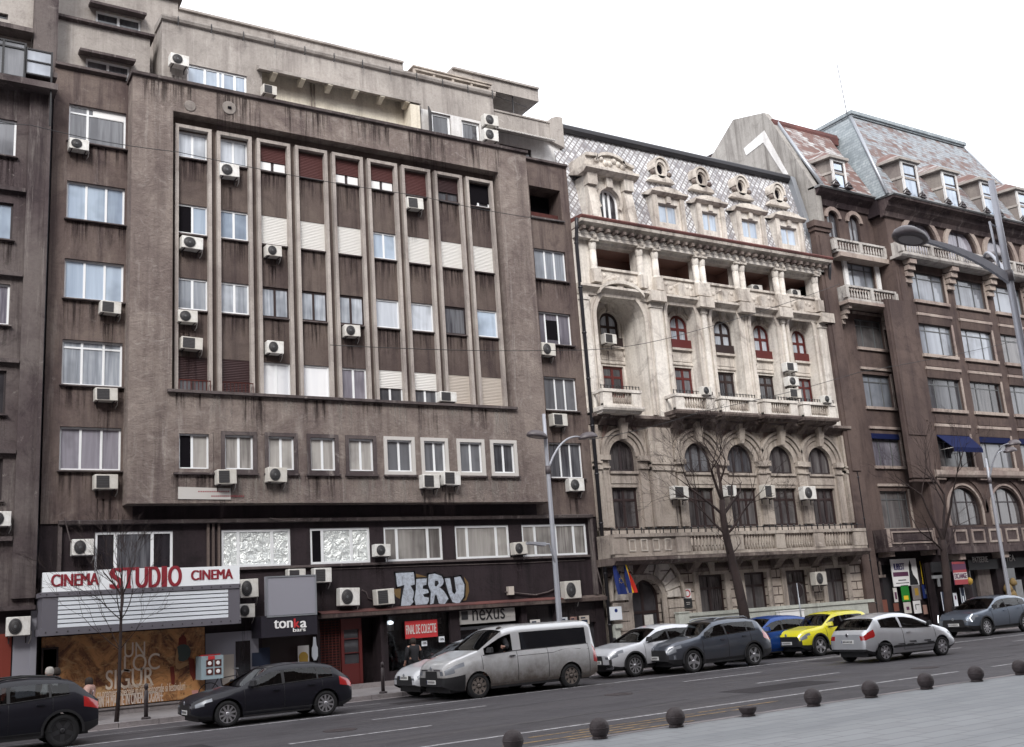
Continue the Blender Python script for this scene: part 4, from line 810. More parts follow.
tp2('un film de cinema', (123, 684, 152, 686.5), b=.01); tp2('cu premiere speciale in cinematografe si festivaluri', (97, 689.5, 185, 692.5)); tp2('DIN 14 MARTIE IN CINEMATOGRAFE', (97, 696.5, 163, 701), 'poster_caption', .03)
def pg(m, pts, d=.04, name='printed_figure'):
    mb = MB(); mb.prism([P(100+a/8.3, 620+b/8.3, PY-.03) for a, b in pts], PY-d, PY-.031); mb.build(name, m, po)
pg('poster_fig_red', [(655, 150), (690, 120), (715, 150), (720, 210), (650, 210)]); pg('poster_fig_blue', [(640, 225), (665, 205), (700, 200), (735, 215), (752, 250), (745, 300), (720, 330), (690, 345), (655, 340), (642, 290)], .042)
pg('poster_fig_skin', [(640, 230), (650, 300), (642, 350), (660, 362), (700, 348), (728, 350), (735, 372), (700, 390), (655, 412), (628, 398), (622, 350), (628, 290)], .044)
pg('poster_fig_red', [(735, 310), (780, 325), (800, 470), (775, 505), (745, 440)], .046); pg('poster_fig_red', [(580, 390), (612, 385), (622, 480), (615, 540), (592, 530)], .0465)
mat('poster_pink', (.6, .3, .28), .6); pg('poster_pink', [(760, 585), (815, 580), (815, 612), (765, 615)], .041)
# framed orange show-case and light box
q = RC((41.5, 648, 57.5, 679), YW-.06); mb = MB(); mb.ring([(q[0], q[2]), (q[0], q[3]), (q[1], q[3]), (q[1], q[2]), (q[0], q[2])], [(q[0]+.05, q[2]+.05), (q[0]+.05, q[3]-.05), (q[1]-.05, q[3]-.05), (q[1]-.05, q[2]+.05), (q[0]+.05, q[2]+.05)], YW-.1, YW)
sc = thing1('show_case', mb, 'frame_brown', 'narrow orange poster case in a thin frame at the left end of the cinema front', 'display case'); mb = MB()
mb.box(q[0]+.04, q[1]-.04, YW-.05, YW, q[2]+.04, q[3]-.04)
def subt(o_, mb, name, m): s_ = mb.build(name, m, None, origin=(0, 0, 0)); s_.parent = o_; s_.matrix_parent_inverse = Matrix.Translation(-o_.location); return s_
subt(sc, mb, 'poster', 'poster_fig_red')
q = RC((201.3, 656.5, 223.5, 678), 31.9); mb = MB(); mb.box(q[0], q[1], 31.9, 32.5, q[2], q[3]); mat('box_blue', (.28, .36, .40), .5); lb = thing1('poster_light_box', mb, 'box_blue', 'small pale blue box of little red pictures right of the rocky film poster', 'display case')
mb = MB(); mb2 = MB(); mb3 = MB(); W_ = q[1]-q[0]; H_ = q[3]-q[2]
for i in range(2):
    for j in range(2): mb.box(q[0]+W_*(.22+.38*i), q[0]+W_*(.52+.38*i), 31.885, 31.899, q[2]+H_*(.18+.36*j), q[2]+H_*(.46+.36*j)); mb2.lathe((q[0]+W_*(.37+.38*i), 31.884, q[2]+H_*(.32+.36*j)), [(.06, 0), (.05, -.006)], 9, 'Y')
subt(lb, mb, 'picture', 'rust_iron'); subt(lb, mb2, 'picture_detail', 'white_plain'); mb3.box(q[0]+W_*.3, q[0]+W_*.6, 31.88, 31.898, q[2]+H_*.84, q[2]+H_*.99); mb3.box(q[0]+.03, q[0]+W_*.95, 32.1, 32.3, q[3], q[3]+.04); subt(lb, mb3, 'picture', 'banner_red')
# ---- blank grey panel and bar name board
GY = 31.75; q = RC((266, 576.5, 317, 614.5), GY); mb = MB(); mb.box(q[0], q[1], GY, GY+.18, q[2], q[3])
gp = thing1('blank_panel', mb, 'grey_panel', 'blank grey rectangular panel mounted above the dark bar name board', 'panel')
mb = MB(); mb.ring([(q[0], q[2]), (q[0], q[3]), (q[1], q[3]), (q[1], q[2]), (q[0], q[2])], [(q[0]+.04, q[2]+.04), (q[0]+.04, q[3]-.04), (q[1]-.04, q[3]-.04), (q[1]-.04, q[2]+.04), (q[0]+.04, q[2]+.04)], GY-.02, GY+.0)
for x in (q[0]+.3, q[1]-.3): mb.box(x-.03, x+.03, GY+.181, YW+.05, q[2]+.5, q[2]+.56)
subt(gp, mb, 'panel_frame', 'zinc')
q = RC((261, 616, 317.5, 634), GY); mb = MB(); mb.box(q[0], q[1], GY+.0, YW, q[2], q[3]-.01)
mat('board_black', (.014, .012, .020), .5); tk = thing1('bar_sign', mb, 'board_black', 'dark name board with white lettering tonka bar over the entrance', 'sign')
def tsub(par, s, m, r, y, bold=.02):
    q = RC(r, y); o_ = text('lettering', s, None, m, q[0], q[1], q[2], q[3], y-.012, bold); l_ = o_.location.copy(); o_.parent = par; o_.matrix_parent_inverse = Matrix.Translation(-par.location); return o_
tsub(tk, 'ton', 'white_plain', (274, 620.3, 292.5, 627.5), GY-.002, .03); tsub(tk, 'k', 'banner_red', (294, 618.5, 299.5, 627.3), GY-.002, .03); tsub(tk, 'a', 'white_plain', (300.5, 621, 306.3, 627.3), GY-.002, .03); tsub(tk, 'bars', 'white_plain', (293, 628, 305.5, 631), GY-.002, .02)
for (r, m_, lab) in (((297.5, 646, 309, 664), 'cloth_white', 'pale poster behind the bar door showing a round purple shape'), ((259, 648, 270, 668), 'cloth_navy', 'dark poster beside the bar door')):
    q = RC(r, YW-.0); mb = MB(); mb.box(q[0], q[1], YW-.02, YW+.0, q[2], q[3]); o_ = thing1('poster', mb, m_, lab, 'poster')
    mb = MB(); mb.lathe(((q[0]+q[1])/2, YW-.025, q[3]-.35), [(.16, 0), (.15, -.006)], 12, 'Y'); mb.box(q[0]+.04, q[1]-.04, YW-.03, YW-.021, q[2]+.08, q[2]+.2); subt(o_, mb, 'print', 'pal_pink' if m_ != 'cloth_white' else 'gold')
# bottle-like white figure decal by the bar door
mb = MB(); q = RC((312, 637, 317, 660), YW); cx_ = (q[0]+q[1])/2; mb.prism([(cx_-.04, q[3]), (cx_+.04, q[3]), (cx_+.06, q[3]-.25), (cx_+.10, q[3]-.35), (cx_+.1, q[3]-.6), (cx_+.03, q[3]-.75), (cx_+.03, q[2]), (cx_-.03, q[2]), (cx_-.03, q[3]-.75), (cx_-.1, q[3]-.6), (cx_-.1, q[3]-.35), (cx_-.06, q[3]-.25)], YW-.03, YW-.0)
thing1('bottle_cutout', mb, 'slat_blue', 'small white and blue bottle shaped board right of the bar posters', 'sign')
# ---- sale banner
q = RC((404.5, 621.5, 437.5, 636.5), SF); mb = MB(); mb.box(q[0], q[1], SF-.03, SF-.0, q[2], q[3])
bn = thing1('sale_banner', mb, 'banner_red', 'red banner reading FINAL DE COLECTIE in the shop window left of the van', 'banner')
tsub(bn, 'FINAL DE COLECTIE', 'cloth_white', (405.8, 625.3, 436.3, 632.3), SF-.032, .02)
for r, lab in (((422.7, 641, 428.3, 645.8), 'lower left white price card under the red sale banner'), ((439.8, 636.5, 445.8, 641.8), 'upper right white price card beside the red sale banner')):
    q = RC(r, SF); mb = MB(); mb.box(q[0], q[1], SF+.08, SF+.1, q[2], q[3]); o_ = thing1('price_card', mb, 'slat_blue', lab, 'card', 'white cards in the shop window')
    o2 = text('lettering', '-50%', None, 'frame_steel', q[0]+.03, q[1]-.03, q[2]+.06, q[2]+.13, SF+.07, .01); o2.parent = o_; o2.matrix_parent_inverse = Matrix.Translation(-o_.location)
# ---- nexus board
q = RC((460.5, 611.5, 515.5, 619.8), SF-.1); mb = MB(); mb.box(q[0], q[1], SF-.1, SF+.02, q[2]-.03, q[3]+.02)
mat('board_grey', (.33, .32, .31), .6); nx = thing1('shop_sign', mb, 'board_grey', 'white shop board with thin black lettering nexus above the van windscreen', 'sign')
tsub(nx, 'nexus', 'black_metal', (472, 610.2, 505, 618.6), SF-.102, .0); q2 = RC((461, 611.5, 468, 619.5), SF-.1); mb = MB(); mb.box(q2[0], q2[1], SF-.115, SF-.101, q2[2], q2[3]); subt(nx, mb, 'emblem_square', 'trim_black'); tsub(nx, 'shop', 'frame_dirty', (506, 613.5, 513, 616.5), SF-.102, .01)
# posters behind the van
for r, m_, lab in (((530, 620, 540.5, 629), 'cloth_white', 'white notice with a dark square in the window above the van roof'), ((561, 617.5, 568, 625), 'slat_blue', 'pale poster at the left end of the shutter posters above the van'), ((570, 617, 577, 624.5), 'pal_pink', 'pinkish poster in the middle of the shutter posters above the van'), ((579, 616, 589.5, 624), 'shutter_beige', 'beige poster at the right end of the shutter posters above the van')):
    q = RC(r, SF); mb = MB(); mb.box(q[0], q[1], SF-.01, SF+.01, q[2], q[3]); o_ = thing1('poster', mb, m_, lab, 'poster'); w_ = q[1]-q[0]; mb = MB()
    mb.box(q[0]+w_*.2, q[0]+w_*.8, SF-.018, SF-.011, q[2]+.06, q[2]+.06+(q[3]-q[2])*.35); mb.box(q[0]+w_*.15, q[0]+w_*.6, SF-.018, SF-.011, q[3]-.1, q[3]-.05); subt(o_, mb, 'print', 'cloth_navy')
# ================================================================ CREAM PALACE
PY_ = 32.7
pxl = XR+.0; pxr = P(818.5, 272.8, PY_)[0]+.25
PL = empty('ornate_palace', ((pxl+pxr)/2, PY_, .12), 'cream ornamented palace with arched niches, balconies and a scaled mansard roof with oval dormers', 'building')
def cA(lst, d=.17): return [RC(r, PY_, d) for r in lst]
def unify(L, arch=False):
    z0 = sum(r[2] for r in L)/len(L); z1 = sum(r[3] for r in L)/len(L); return [(r[0], r[1], z0, z1) for r in L]
gw = unify(cA([(698.8, 575.4, 723, 614), (743.8, 572.8, 765.2, 610.3), (785.3, 570.7, 806.1, 607.5), (824.5, 568.5, 844.2, 604.3)])); gw = [(r[0]-.2, r[1]-.02, r[2], r[3]) for r in gw]
f1 = unify(cA([(614.3, 489.6, 636.1, 530), (689.7, 487.4, 712.8, 525), (731.8, 486.8, 754.3, 525.4), (773.6, 487.9, 795, 524.3), (812.1, 487.4, 833.6, 526.4)]))
f2 = unify(cA([(610, 441.8, 632.5, 472.4), (683.3, 441.8, 708, 471.8), (726.4, 443.9, 752, 474), (768.2, 445, 790.7, 473.9), (807.4, 446, 829.3, 473.9)]))
f3 = unify(cA([(602.5, 365.4, 624.6, 398), (674.4, 367, 693.8, 399), (717.5, 371.4, 735.8, 400), (758.2, 374.6, 775.5, 403), (797, 377.9, 813.3, 405)]))
f4 = unify(cA([(598.6, 311.4, 619.3, 346.8), (668.6, 314, 688.6, 349), (712.5, 319.6, 732.3, 354.3), (752, 323.9, 770.5, 359.6), (790.6, 329.6, 807.3, 361.8)]))
lgg = unify(cA([(595.4, 242, 631, 271.5), (657, 252, 689.8, 280.2), (700.7, 261, 729.5, 287), (740.7, 268.6, 770.7, 293.2), (779.3, 276, 807, 297.5)], .4)); lgg = [(r[0]-.12, r[1]-.02, r[2], r[3]) for r in lgg]
zG = (P(700, 617, PY_)[1])             # plinth top
zB1 = (P(621.6, 534.2, PY_-.9)[1]+P(867, 528, PY_-.9)[1])/2   # first balcony rail
zB3 = (P(675, 393, PY_-.8)[1]+P(836, 404, PY_-.8)[1])/2
zC = (P(582, 215, PY_-.7)[1]+P(823, 259.5, PY_-.7)[1])/2        # gutter
for k in range(5): a_, b_ = (f1[k][0]+f2[k][0])/2, (f1[k][1]+f2[k][1])/2; f1[k] = (a_-.12, b_+.10)+f1[k][2:]; f2[k] = (a_-.12, b_+.12)+f2[k][2:]
cx5 = [(a[0]+a[1])/2 for a in f2]
d_ = RC((627, 580.3, 662, 625), PY_)
dcx = (d_[0]+d_[1])/2; dhw = (d_[1]-d_[0])/2
# levels of the order
zE = f1[0][2]-.05       # 1st floor slab
zb3_ = (P(622, 411.5, PY_-.95)[1]+P(695, 412.5, PY_-.95)[1]+P(818, 419, PY_-.95)[1])/3; zE2 = zb3_-.2      # string course below 3rd-floor balconies
zE3 = lgg[0][2]-.95     # string below loggias
# niches (double height): bay 1 wide and deep, others narrower
bw = [(cx5[k+1]-cx5[k]) for k in range(4)]
nic = []
n1 = RC((592.5, 288, 651.5, 400), PY_); nic.append((n1[0], n1[1], zE2+.25, n1[3], (n1[1]-n1[0])/2, 1.5))
nr = [(664, 297, 701, 0), (706.5, 303, 744, 0), (746.5, 309, 782.5, 0), (785.5, 315, 819, 0)]
nt_ = sum(P((a+b)/2, t, PY_)[1] for a, t, b, _ in nr)/4
for k, (a, t, b, _) in enumerate(nr):
    x0 = P(a+1.5, 350, PY_)[0]-.0; c = (f4[k+1][0]+f4[k+1][1])/2+.12; hw = .82
    nic.append((c-hw, c+hw, zE2+.25, nt_, hw, .5))
# ---- walls
mb = MB()
wall(mb, pxl, pxr, .1, zE, PY_-.12, .28, [(dcx-dhw, dcx+dhw, .1, d_[3], dhw)]+gw); mb.build('ground_wall', 'ashlar', PL)
mb = MB()
h2 = [(r[0], r[1], r[2], r[3], (r[1]-r[0])/2) for r in f2]
wall(mb, pxl, pxr, zE, zE2, PY_, .26, f1+h2); mb.build('lower_wall', 'palace_low', PL)
mb = MB(); wall(mb, pxl, pxr, zE2, zE3, PY_, .3, nic); mb.build('niche_wall', 'palace', PL)
mb = MB(); wall(mb, pxl, pxr, zE3, zC, PY_, .4, lgg); mb.build('loggia_wall', 'palace', PL)
# niche backs with their windows
h3w = []
for k, n_ in enumerate(nic):
    yb = PY_+n_[5]; dx = 0
    a, b = f3[k], f4[k]
    if k == 0: a = RC((602.5, 365.4, 624.6, 398), yb, .1); b = RC((598.6, 311.4, 619.3, 346.8), yb, .1)
    else: a = RC([(674.4, 367, 693.8, 399), (717.5, 371.4, 735.8, 400), (758.2, 374.6, 775.5, 403), (797, 377.9, 813.3, 405)][k-1], yb, .1); b = RC([(668.6, 314, 688.6, 349), (712.5, 319.6, 732.3, 354.3), (752, 323.9, 770.5, 359.6), (790.6, 329.6, 807.3, 361.8)][k-1], yb, .1)
    a = (a[0], a[1], max(a[2], zE2+.3), a[3]); ar = (b[1]-b[0])/2*.9
    h3w.append((a, b, ar, yb))
    mb = MB(); wall(mb, n_[0]-.05, n_[1]+.05, n_[2]-.1, n_[3]+.05, yb, .18, [a, b+(ar,)]); mb.build('niche_back', 'palace', PL)
    fm = ['frame_brown', 'frame_red', 'frame_brown', 'frame_red', 'frame_red'][k]
    window(PL, a, yb+.1, fm='frame_red' if k in (0, 1, 4) else 'frame_brown', pm='glass_grey', fw=.10, trans=.66)
    w_ = window(PL, b, yb+.1, fm=fm, pm='glass_curtain', fw=.12, arch=ar, trans=.58)
    q = MB(); q.box(b[0]-.06, b[1]+.06, yb-.10, yb-.0, b[2]-.02, b[2]+.36); sub(w_, q, 'window_box', fm); q = MB(); q.box(b[0]-.1, b[1]+.1, yb-.14, yb+.02, b[2]-.12, b[2]-.022); sub(w_, q, 'sill', 'palace_trim')
    q = MB(); hw = (b[1]-b[0])/2; cx = (b[0]+b[1])/2
    q.ring([(b[0]-.2, a[3]+.5)]+arc_path(cx, b[3]-ar, hw+.2, ar+.2)+[(b[1]+.2, a[3]+.5)], [(b[0]-.08, a[3]+.5)]+arc_path(cx, b[3]-ar, hw+.08, ar+.08)+[(b[1]+.08, a[3]+.5)], yb-.07, yb+.01); sub(w_, q, 'arch_moulding', 'palace_trim')
    q = MB(); q.hexa([(cx-.10, yb-.16, b[3]-.02), (cx+.10, yb-.16, b[3]-.02), (cx+.10, yb+.02, b[3]-.02), (cx-.10, yb+.02, b[3]-.02), (cx-.16, yb-.22, b[3]+.42), (cx+.16, yb-.22, b[3]+.42), (cx+.16, yb+.02, b[3]+.42), (cx-.16, yb+.02, b[3]+.42)]); sub(w_, q, 'keystone', 'palace_trim')
    # moulding strips round the niche
    cx = (n_[0]+n_[1])/2; hw = n_[4]; zs = n_[3]-n_[4]
    for k2, (o1, o2, yy) in enumerate(((.30, .18, -.05), (.16, .0, -.10))):
        q = MB(); q.ring([(n_[0]-o1, n_[2])]+arc_path(cx, zs, hw+o1, hw+o1)+[(n_[1]+o1, n_[2])], [(n_[0]-o2, n_[2])]+arc_path(cx, zs, hw+o2, hw+o2)+[(n_[1]+o2, n_[2])], PY_+yy, PY_+.01); q.build('niche_moulding', 'palace_trim', PL)
    q = MB(); q.hexa([(cx-.13, PY_-.22, n_[3]-.1), (cx+.13, PY_-.22, n_[3]-.1), (cx+.13, PY_, n_[3]-.1), (cx-.13, PY_, n_[3]-.1), (cx-.2, PY_-.3, n_[3]+.5), (cx+.2, PY_-.3, n_[3]+.5), (cx+.2, PY_, n_[3]+.5), (cx-.2, PY_, n_[3]+.5)]); q.build('keystone', 'palace_trim', PL)
    # spandrel panel between the two windows
    q = MB(); q.box(a[0]-.1, a[1]+.1, yb-.06, yb, a[3]+.10, a[3]+.18); q.box(a[0]-.05, a[1]+.05, yb-.03, yb, a[3]+.26, b[2]-.2); q.build('spandrel_panel', 'palace_trim', PL)
# pilaster strips between niches
xsP = [(pxl+.05, nic[0][0]-.35)]+[(nic[k][1]+.33, nic[k+1][0]-.33) for k in range(4)]+[(nic[4][1]+.33, pxr-.05)]
for a, b in xsP:
    if b-a < .12: continue
    q = MB(); q.box(a, b, PY_-.14, PY_+.01, zE2+.1, zE3-.3); q.box(a-.05, b+.05, PY_-.20, PY_+.01, zE2+.101, zE2+.4); q.box(a-.04, b+.04, PY_-.18, PY_+.01, zE3-.55, zE3-.42); q.build('pilaster', 'palace', PL)
# string course under the loggias (broken over each niche) and cornice profiles
def mold(x0, x1, y, z, prof, name, m='palace_trim', par=PL): q = MB(); q.extr([(y+dy, z+dz) for dy, dz in prof], x0, x1); return q.build(name, m, par)
mold(pxl, pxr, PY_, zE3, [(.05, -.30), (-.08, -.30), (-.10, -.18), (-.20, -.10), (-.34, -.02), (-.34, .08), (-.12, .14), (.05, .14)], 'string_course')
q = MB(); c0 = (nic[0][0]+nic[0][1])/2; hw0 = nic[0][4]
q.ring(arc_path(c0, zE3-.35, hw0*.98, .75, 20, 160), arc_path(c0, zE3-.50, hw0*.98, .75, 20, 160), PY_-.36, PY_+.0); q.build('arched_hood', 'palace_trim', PL)
for (a, b) in xsP[1:]:
    c = (a+b)/2; q = MB(); q.box(c-.42, c+.42, PY_-.42, PY_+.0, zE3-.32, zE3+.141); q.build('pedestal_block', 'palace_trim', PL)
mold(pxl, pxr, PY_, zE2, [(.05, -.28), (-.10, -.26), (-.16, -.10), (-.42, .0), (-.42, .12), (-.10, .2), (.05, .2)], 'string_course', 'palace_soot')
# loggia: parapets with relief, columns, dark back wall
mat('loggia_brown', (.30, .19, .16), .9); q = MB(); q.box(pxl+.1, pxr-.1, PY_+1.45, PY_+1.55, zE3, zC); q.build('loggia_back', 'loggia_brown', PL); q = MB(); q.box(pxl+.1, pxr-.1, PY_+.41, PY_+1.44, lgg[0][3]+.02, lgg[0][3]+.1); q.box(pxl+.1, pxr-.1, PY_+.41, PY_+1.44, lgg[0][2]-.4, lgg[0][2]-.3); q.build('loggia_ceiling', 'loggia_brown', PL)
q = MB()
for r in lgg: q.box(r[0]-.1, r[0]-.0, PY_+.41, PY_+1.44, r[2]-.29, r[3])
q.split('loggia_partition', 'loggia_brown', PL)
q = MB()
for r in lgg: q.box(r[0]+.2, r[0]+1.0, PY_+1.40, PY_+1.449, r[2]-.2, r[3]-.5)
q.split('loggia_door', 'void', PL)
q = MB()
for r in lgg:
    q.box(r[0]-.1, r[1]+.1, PY_-.06, PY_+.0, r[2]-.72, r[2]-.10); q.box(r[0]-.1, r[1]+.1, PY_-.14, PY_+.25, r[2]-.10, r[2]+.0)
    for k in range(9):
        x = r[0]+.15+(r[1]-r[0]-.3)*k/8; q.lathe((x, PY_-.065, r[2]-.4+.1*math.sin(k*2.2)), [(.02, -.035), (.09, -.01), (.11, .01)], 7, 'Y')
q.build('relief_parapet', 'palace_trim', PL)
colx = []
for k, r in enumerate(lgg):
    if k in (0, 1): colx += [r[0]-.15]
    if k in (0, 4): colx += [r[1]+.12]
    if 1 <= k < 4: m_ = (r[1]+lgg[k+1][0])/2; colx += [m_-.19, m_+.19]
q = MB(); zt = lgg[0][3]; zb_ = lgg[0][2]
for x in colx: q.lathe((x, PY_-.10, zb_-.1), [(.18, -.06), (.18, .0), (.145, .06), (.15, .12), (.14, .9), (.12, zt-zb_-.25), (.15, zt-zb_-.2), (.17, zt-zb_-.06), (.18, zt-zb_+.02), (.18, zt-zb_+.119)], 12)
q.split('column', 'palace', PL)
q = MB()
for x in colx: q.box(x-.185, x+.185, PY_-.33, PY_+.05, zt+.02, zt+.12); q.box(x-.185, x+.185, PY_-.31, PY_+.02, zb_-.72, zb_-.17)
q.split('capital', 'palace_trim', PL)
zA = zt+.12
mold(pxl, pxr, PY_, zA, [(.05, 0), (-.30, 0), (-.30, .14), (-.33, .16), (-.33, .32), (.05, .32)], 'architrave', 'palace')
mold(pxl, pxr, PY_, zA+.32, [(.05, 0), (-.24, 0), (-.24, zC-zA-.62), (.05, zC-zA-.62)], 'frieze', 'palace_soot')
mold(pxl, pxr, PY_, zC, [(.05, -.32), (-.34, -.30), (-.40, -.22), (-.70, -.16), (-.74, -.04), (.05, -.04)], 'cornice')
q = MB(); x = pxl+.2
while x < pxr-.1: q.box(x-.07, x+.07, PY_-.62, PY_-.24, zC-.44, zC-.31); x += .42
q.split('modillion', 'palace_soot', PL)
q = MB()
for x in colx: q.lathe((x, PY_-.25, zC-.62), [(.05, -.12), (.15, -.05), (.15, .06), (.04, .1)], 8)
q.split('frieze_boss', 'palace_trim', PL)
mold(pxl, pxr, PY_, zC, [(.05, -.035), (-.76, -.03), (-.80, .05), (-.76, .11), (.0, .16)], 'gutter', 'gutter_red')
# ---- mansard roof
RT = (P(566, 131, PY_+1.0)[1]+P(798, 183, PY_+1.0)[1])/2; rz0 = zC+.12; ryb = PY_+.02; ryt = PY_+1.0
prx = P(805, 190, PY_+1.0)[0]
q = MB(); q.face([(pxl, ryb, rz0), (pxr-.3, ryb, rz0), (pxr-.45, ryt, RT), (pxl, ryt, RT)]); q.face([(pxl, ryt, RT), (pxr-.45, ryt, RT), (pxr-.45, ryt+9, RT+.6), (pxl, ryt+9, RT+.6)]); q.face([(pxr-.3, ryb, rz0), (pxr-.45, ryt, RT), (pxr-.45, ryt+9, RT+.6), (pxr-.3, ryt+9, rz0)])
q.build('mansard_roof', 'scale_tiles', PL)
mold(pxl, pxr-.42, ryt, RT, [(.1, -.10), (-.14, -.16), (-.26, -.02), (-.26, .14), (-.05, .30), (.6, .34)], 'ridge_gutter', 'pipe_dark')
def dormer(cx, w_, zb, zt, win):
    """pilastered stone dormer with curved pediment"""
    x0, x1 = cx-w_/2, cx+w_/2; y = PY_-.02
    mb = MB(); wall(mb, x0, x1, zb, zt, y, .25, [win]); mb.face([(x0, y, zb), (x0, y, zt), (x0, y+1.2, zt), (x0, y+1.2, zb)]); mb.face([(x1, y, zb), (x1, y, zt), (x1, y+1.2, zt), (x1, y+1.2, zb)]); mb.face([(x0, y, zt), (x1, y, zt), (x1, y+1.2, zt), (x0, y+1.2, zt)])
    d = mb.build('dormer', 'palace', PL)
    q = MB(); q.box(x0-.02, x0+.22, y-.10, y, zb, zt-.02); q.box(x1-.22, x1+.02, y-.10, y, zb, zt-.02); q.box(cx-.12, cx+.12, y-.12, y, win[3]+.02, zt-.02)
    q.extr([(y+.05, zt), (y-.12, zt), (y-.26, zt+.10), (y-.26, zt+.18), (y+.6, zt+.22)], x0-.16, x1+.16); sub(d, q, 'pilaster', 'palace_trim')
    q = MB(); q.prism([(x0-.05, zt+.2)]+[(cx-(w_/2)*math.cos(math.pi*k/10)*.95, zt+.2+.22*math.sin(math.pi*k/10)) for k in range(11)]+[(x1+.05, zt+.2)], y-.14, y+.5); sub(d, q, 'pediment', 'palace_trim')
    window(PL, win, y+.12, fm='frame_dirty', pm='glass_sky', fw=.07, name='dormer_window')
def oculus(cx, cz):
    q = MB(); y = PY_+.46
    A = [(cx-.37*math.cos(t), cz+.46*math.sin(t)) for t in [2*math.pi*k/24 for k in range(25)]]; B = [(cx-.25*math.cos(t), cz+.33*math.sin(t)) for t in [2*math.pi*k/24 for k in range(25)]]; C_ = [(cx-.18*math.cos(t), cz+.25*math.sin(t)) for t in [2*math.pi*k/24 for k in range(25)]]
    q.ring(A, B, y-.10, y+.75); q.ring(B, C_, y-.02, y+.7)
    o_ = q.build('oval_dormer', 'palace_trim', PL)
    q = MB(); q.ring(arc_path(cx, cz+.06, .47, .52, -10, 190), arc_path(cx, cz+.06, .37, .44, -10, 190), y-.16, y+.75); q.prism([(cx-.75, cz-.62), (cx-.55, cz-.40), (cx-.33, cz-.34), (cx+.33, cz-.34), (cx+.55, cz-.40), (cx+.75, cz-.62)], y-.10, y+.4); sub(o_, q, 'scroll', 'palace_trim')
    for s in (-1, 1): q = MB(); q.lathe((cx+s*.48, y-.08, cz-.22), [(.03, -.06), (.12, -.03), (.12, .06), (.04, .1)], 8, 'Y'); sub(o_, q, 'scroll_end', 'palace_soot')
    q = MB(); q.prism([(cx-.2*math.cos(t), cz+.27*math.sin(t)) for t in [2*math.pi*k/16 for k in range(16)]], y+.06, y+.08); sub(o_, q, 'pane', 'void')  # black sheet painted for the dark hole inside the ring
dw = unify([RC(r, PY_-.02, .12) for r in ((657.9, 202.2, 677.5, 224.6), (701.8, 210.7, 717.9, 232), (741.4, 218.2, 758.6, 239.6), (780, 225.7, 797, 246))])
for r in dw: dormer((r[0]+r[1])/2, r[1]-r[0]+.66, rz0-.05, r[3]+.33, (r[0], r[1], max(r[2], rz0-.02), r[3]))
for u, v in ((660.4, 169), (701, 178.6), (741, 186.5), (777.8, 194)): a, b = P(u, v, PY_+.4); oculus(a, b)
# big corner dormer with round window and volutes
bd = RC((580, 165, 632, 212), PY_-.2); cx, cz = P(606.5, 202.5, PY_-.1); y = PY_-.25; x0, x1 = bd[0]+.12, bd[1]-.12; zb = rz0-.05; zt = P(600, 178.5, PY_-.2)[1]
mb = MB(); rr_ = .55
wall(mb, x0, x1, zb, zt, y, .3, [(cx-rr_, cx+rr_, zb+.02, cz+rr_, rr_)]); mb.face([(x0, y, zb), (x0, y, zt), (x0, y+1.4, zt), (x0, y+1.4, zb)]); mb.face([(x1, y, zb), (x1, y, zt), (x1, y+1.4, zt), (x1, y+1.4, zb)])
d = mb.build('corner_dormer', 'palace', PL)
q = MB()
for s, x in ((1, x0), (-1, x1)):
    q.hexa([(x-.02*s, y-.45, zb), (x+.42*s, y-.45, zb), (x+.42*s, y, zb), (x-.02*s, y, zb), (x-.02*s, y-.18, zt-.5), (x+.42*s, y-.18, zt-.5), (x+.42*s, y, zt-.5), (x-.02*s, y, zt-.5)])
    q.box(x-.05*s, x+.45*s, y-.32, y, zt-.5, zt)
q.box(cx-.16, cx+.16, y-.2, y, cz+rr_, zt)
sub(d, q, 'console', 'palace_trim')
q = MB(); q.extr([(y+.1, zt), (y-.3, zt), (y-.52, zt+.14), (y-.52, zt+.26), (y+.9, zt+.3)], x0-.25, x1+.25)
pth = [(x0-.15, zt+.28), (x0-.1, zt+.75), (x0+.5, zt+.8)]+[(cx+(x1-x0)*.33*math.cos(math.pi-math.pi*k/12), zt+.55+.40*math.sin(math.pi*k/12)) for k in range(13)]+[(x1-.5, zt+.7), (x1+.1, zt+.55), (x1+.15, zt+.28)]
q.prism(pth, y-.30, y+1.0); q.ring([(a, b+.10) for a, b in pth[1:-1]], [(a, b-.03) for a, b in pth[1:-1]], y-.42, y+1.0)
for k in range(7): q.lathe((cx-.7+.23*k, y-.30, zt+.62+.1*math.sin(k*1.9)), [(.03, -.10), (.13, -.04), (.15, .02)], 7, 'Y')
sub(d, q, 'pediment', 'palace_trim')
q = MB(); q.ring(arc_path(cx, cz, rr_+.14, rr_+.14, -35, 215), arc_path(cx, cz, rr_, rr_, -35, 215), y-.10, y+.02); sub(d, q, 'arch_moulding', 'palace_trim')
window(PL, (cx-rr_, cx+rr_, zb+.02, cz+rr_), y+.16, fm='frame_white', pm='glass_dark', arch=rr_, fw=.09, mull=[.38, .62], name='round_window')
# parapet wall seam right of the roof
q = MB(); q.hexa([(pxr-.3, PY_-.2, rz0-.2), (pxr, PY_-.2, rz0-.2), (pxr, ryt+6, rz0-.2), (pxr-.3, ryt+6, rz0-.2), (pxr-.46, ryt-.3, RT+.1), (pxr-.16, ryt-.3, RT+.1), (pxr-.16, ryt+6, RT+.3), (pxr-.46, ryt+6, RT+.3)]); q.build('fire_wall_coping', 'zinc', PL)
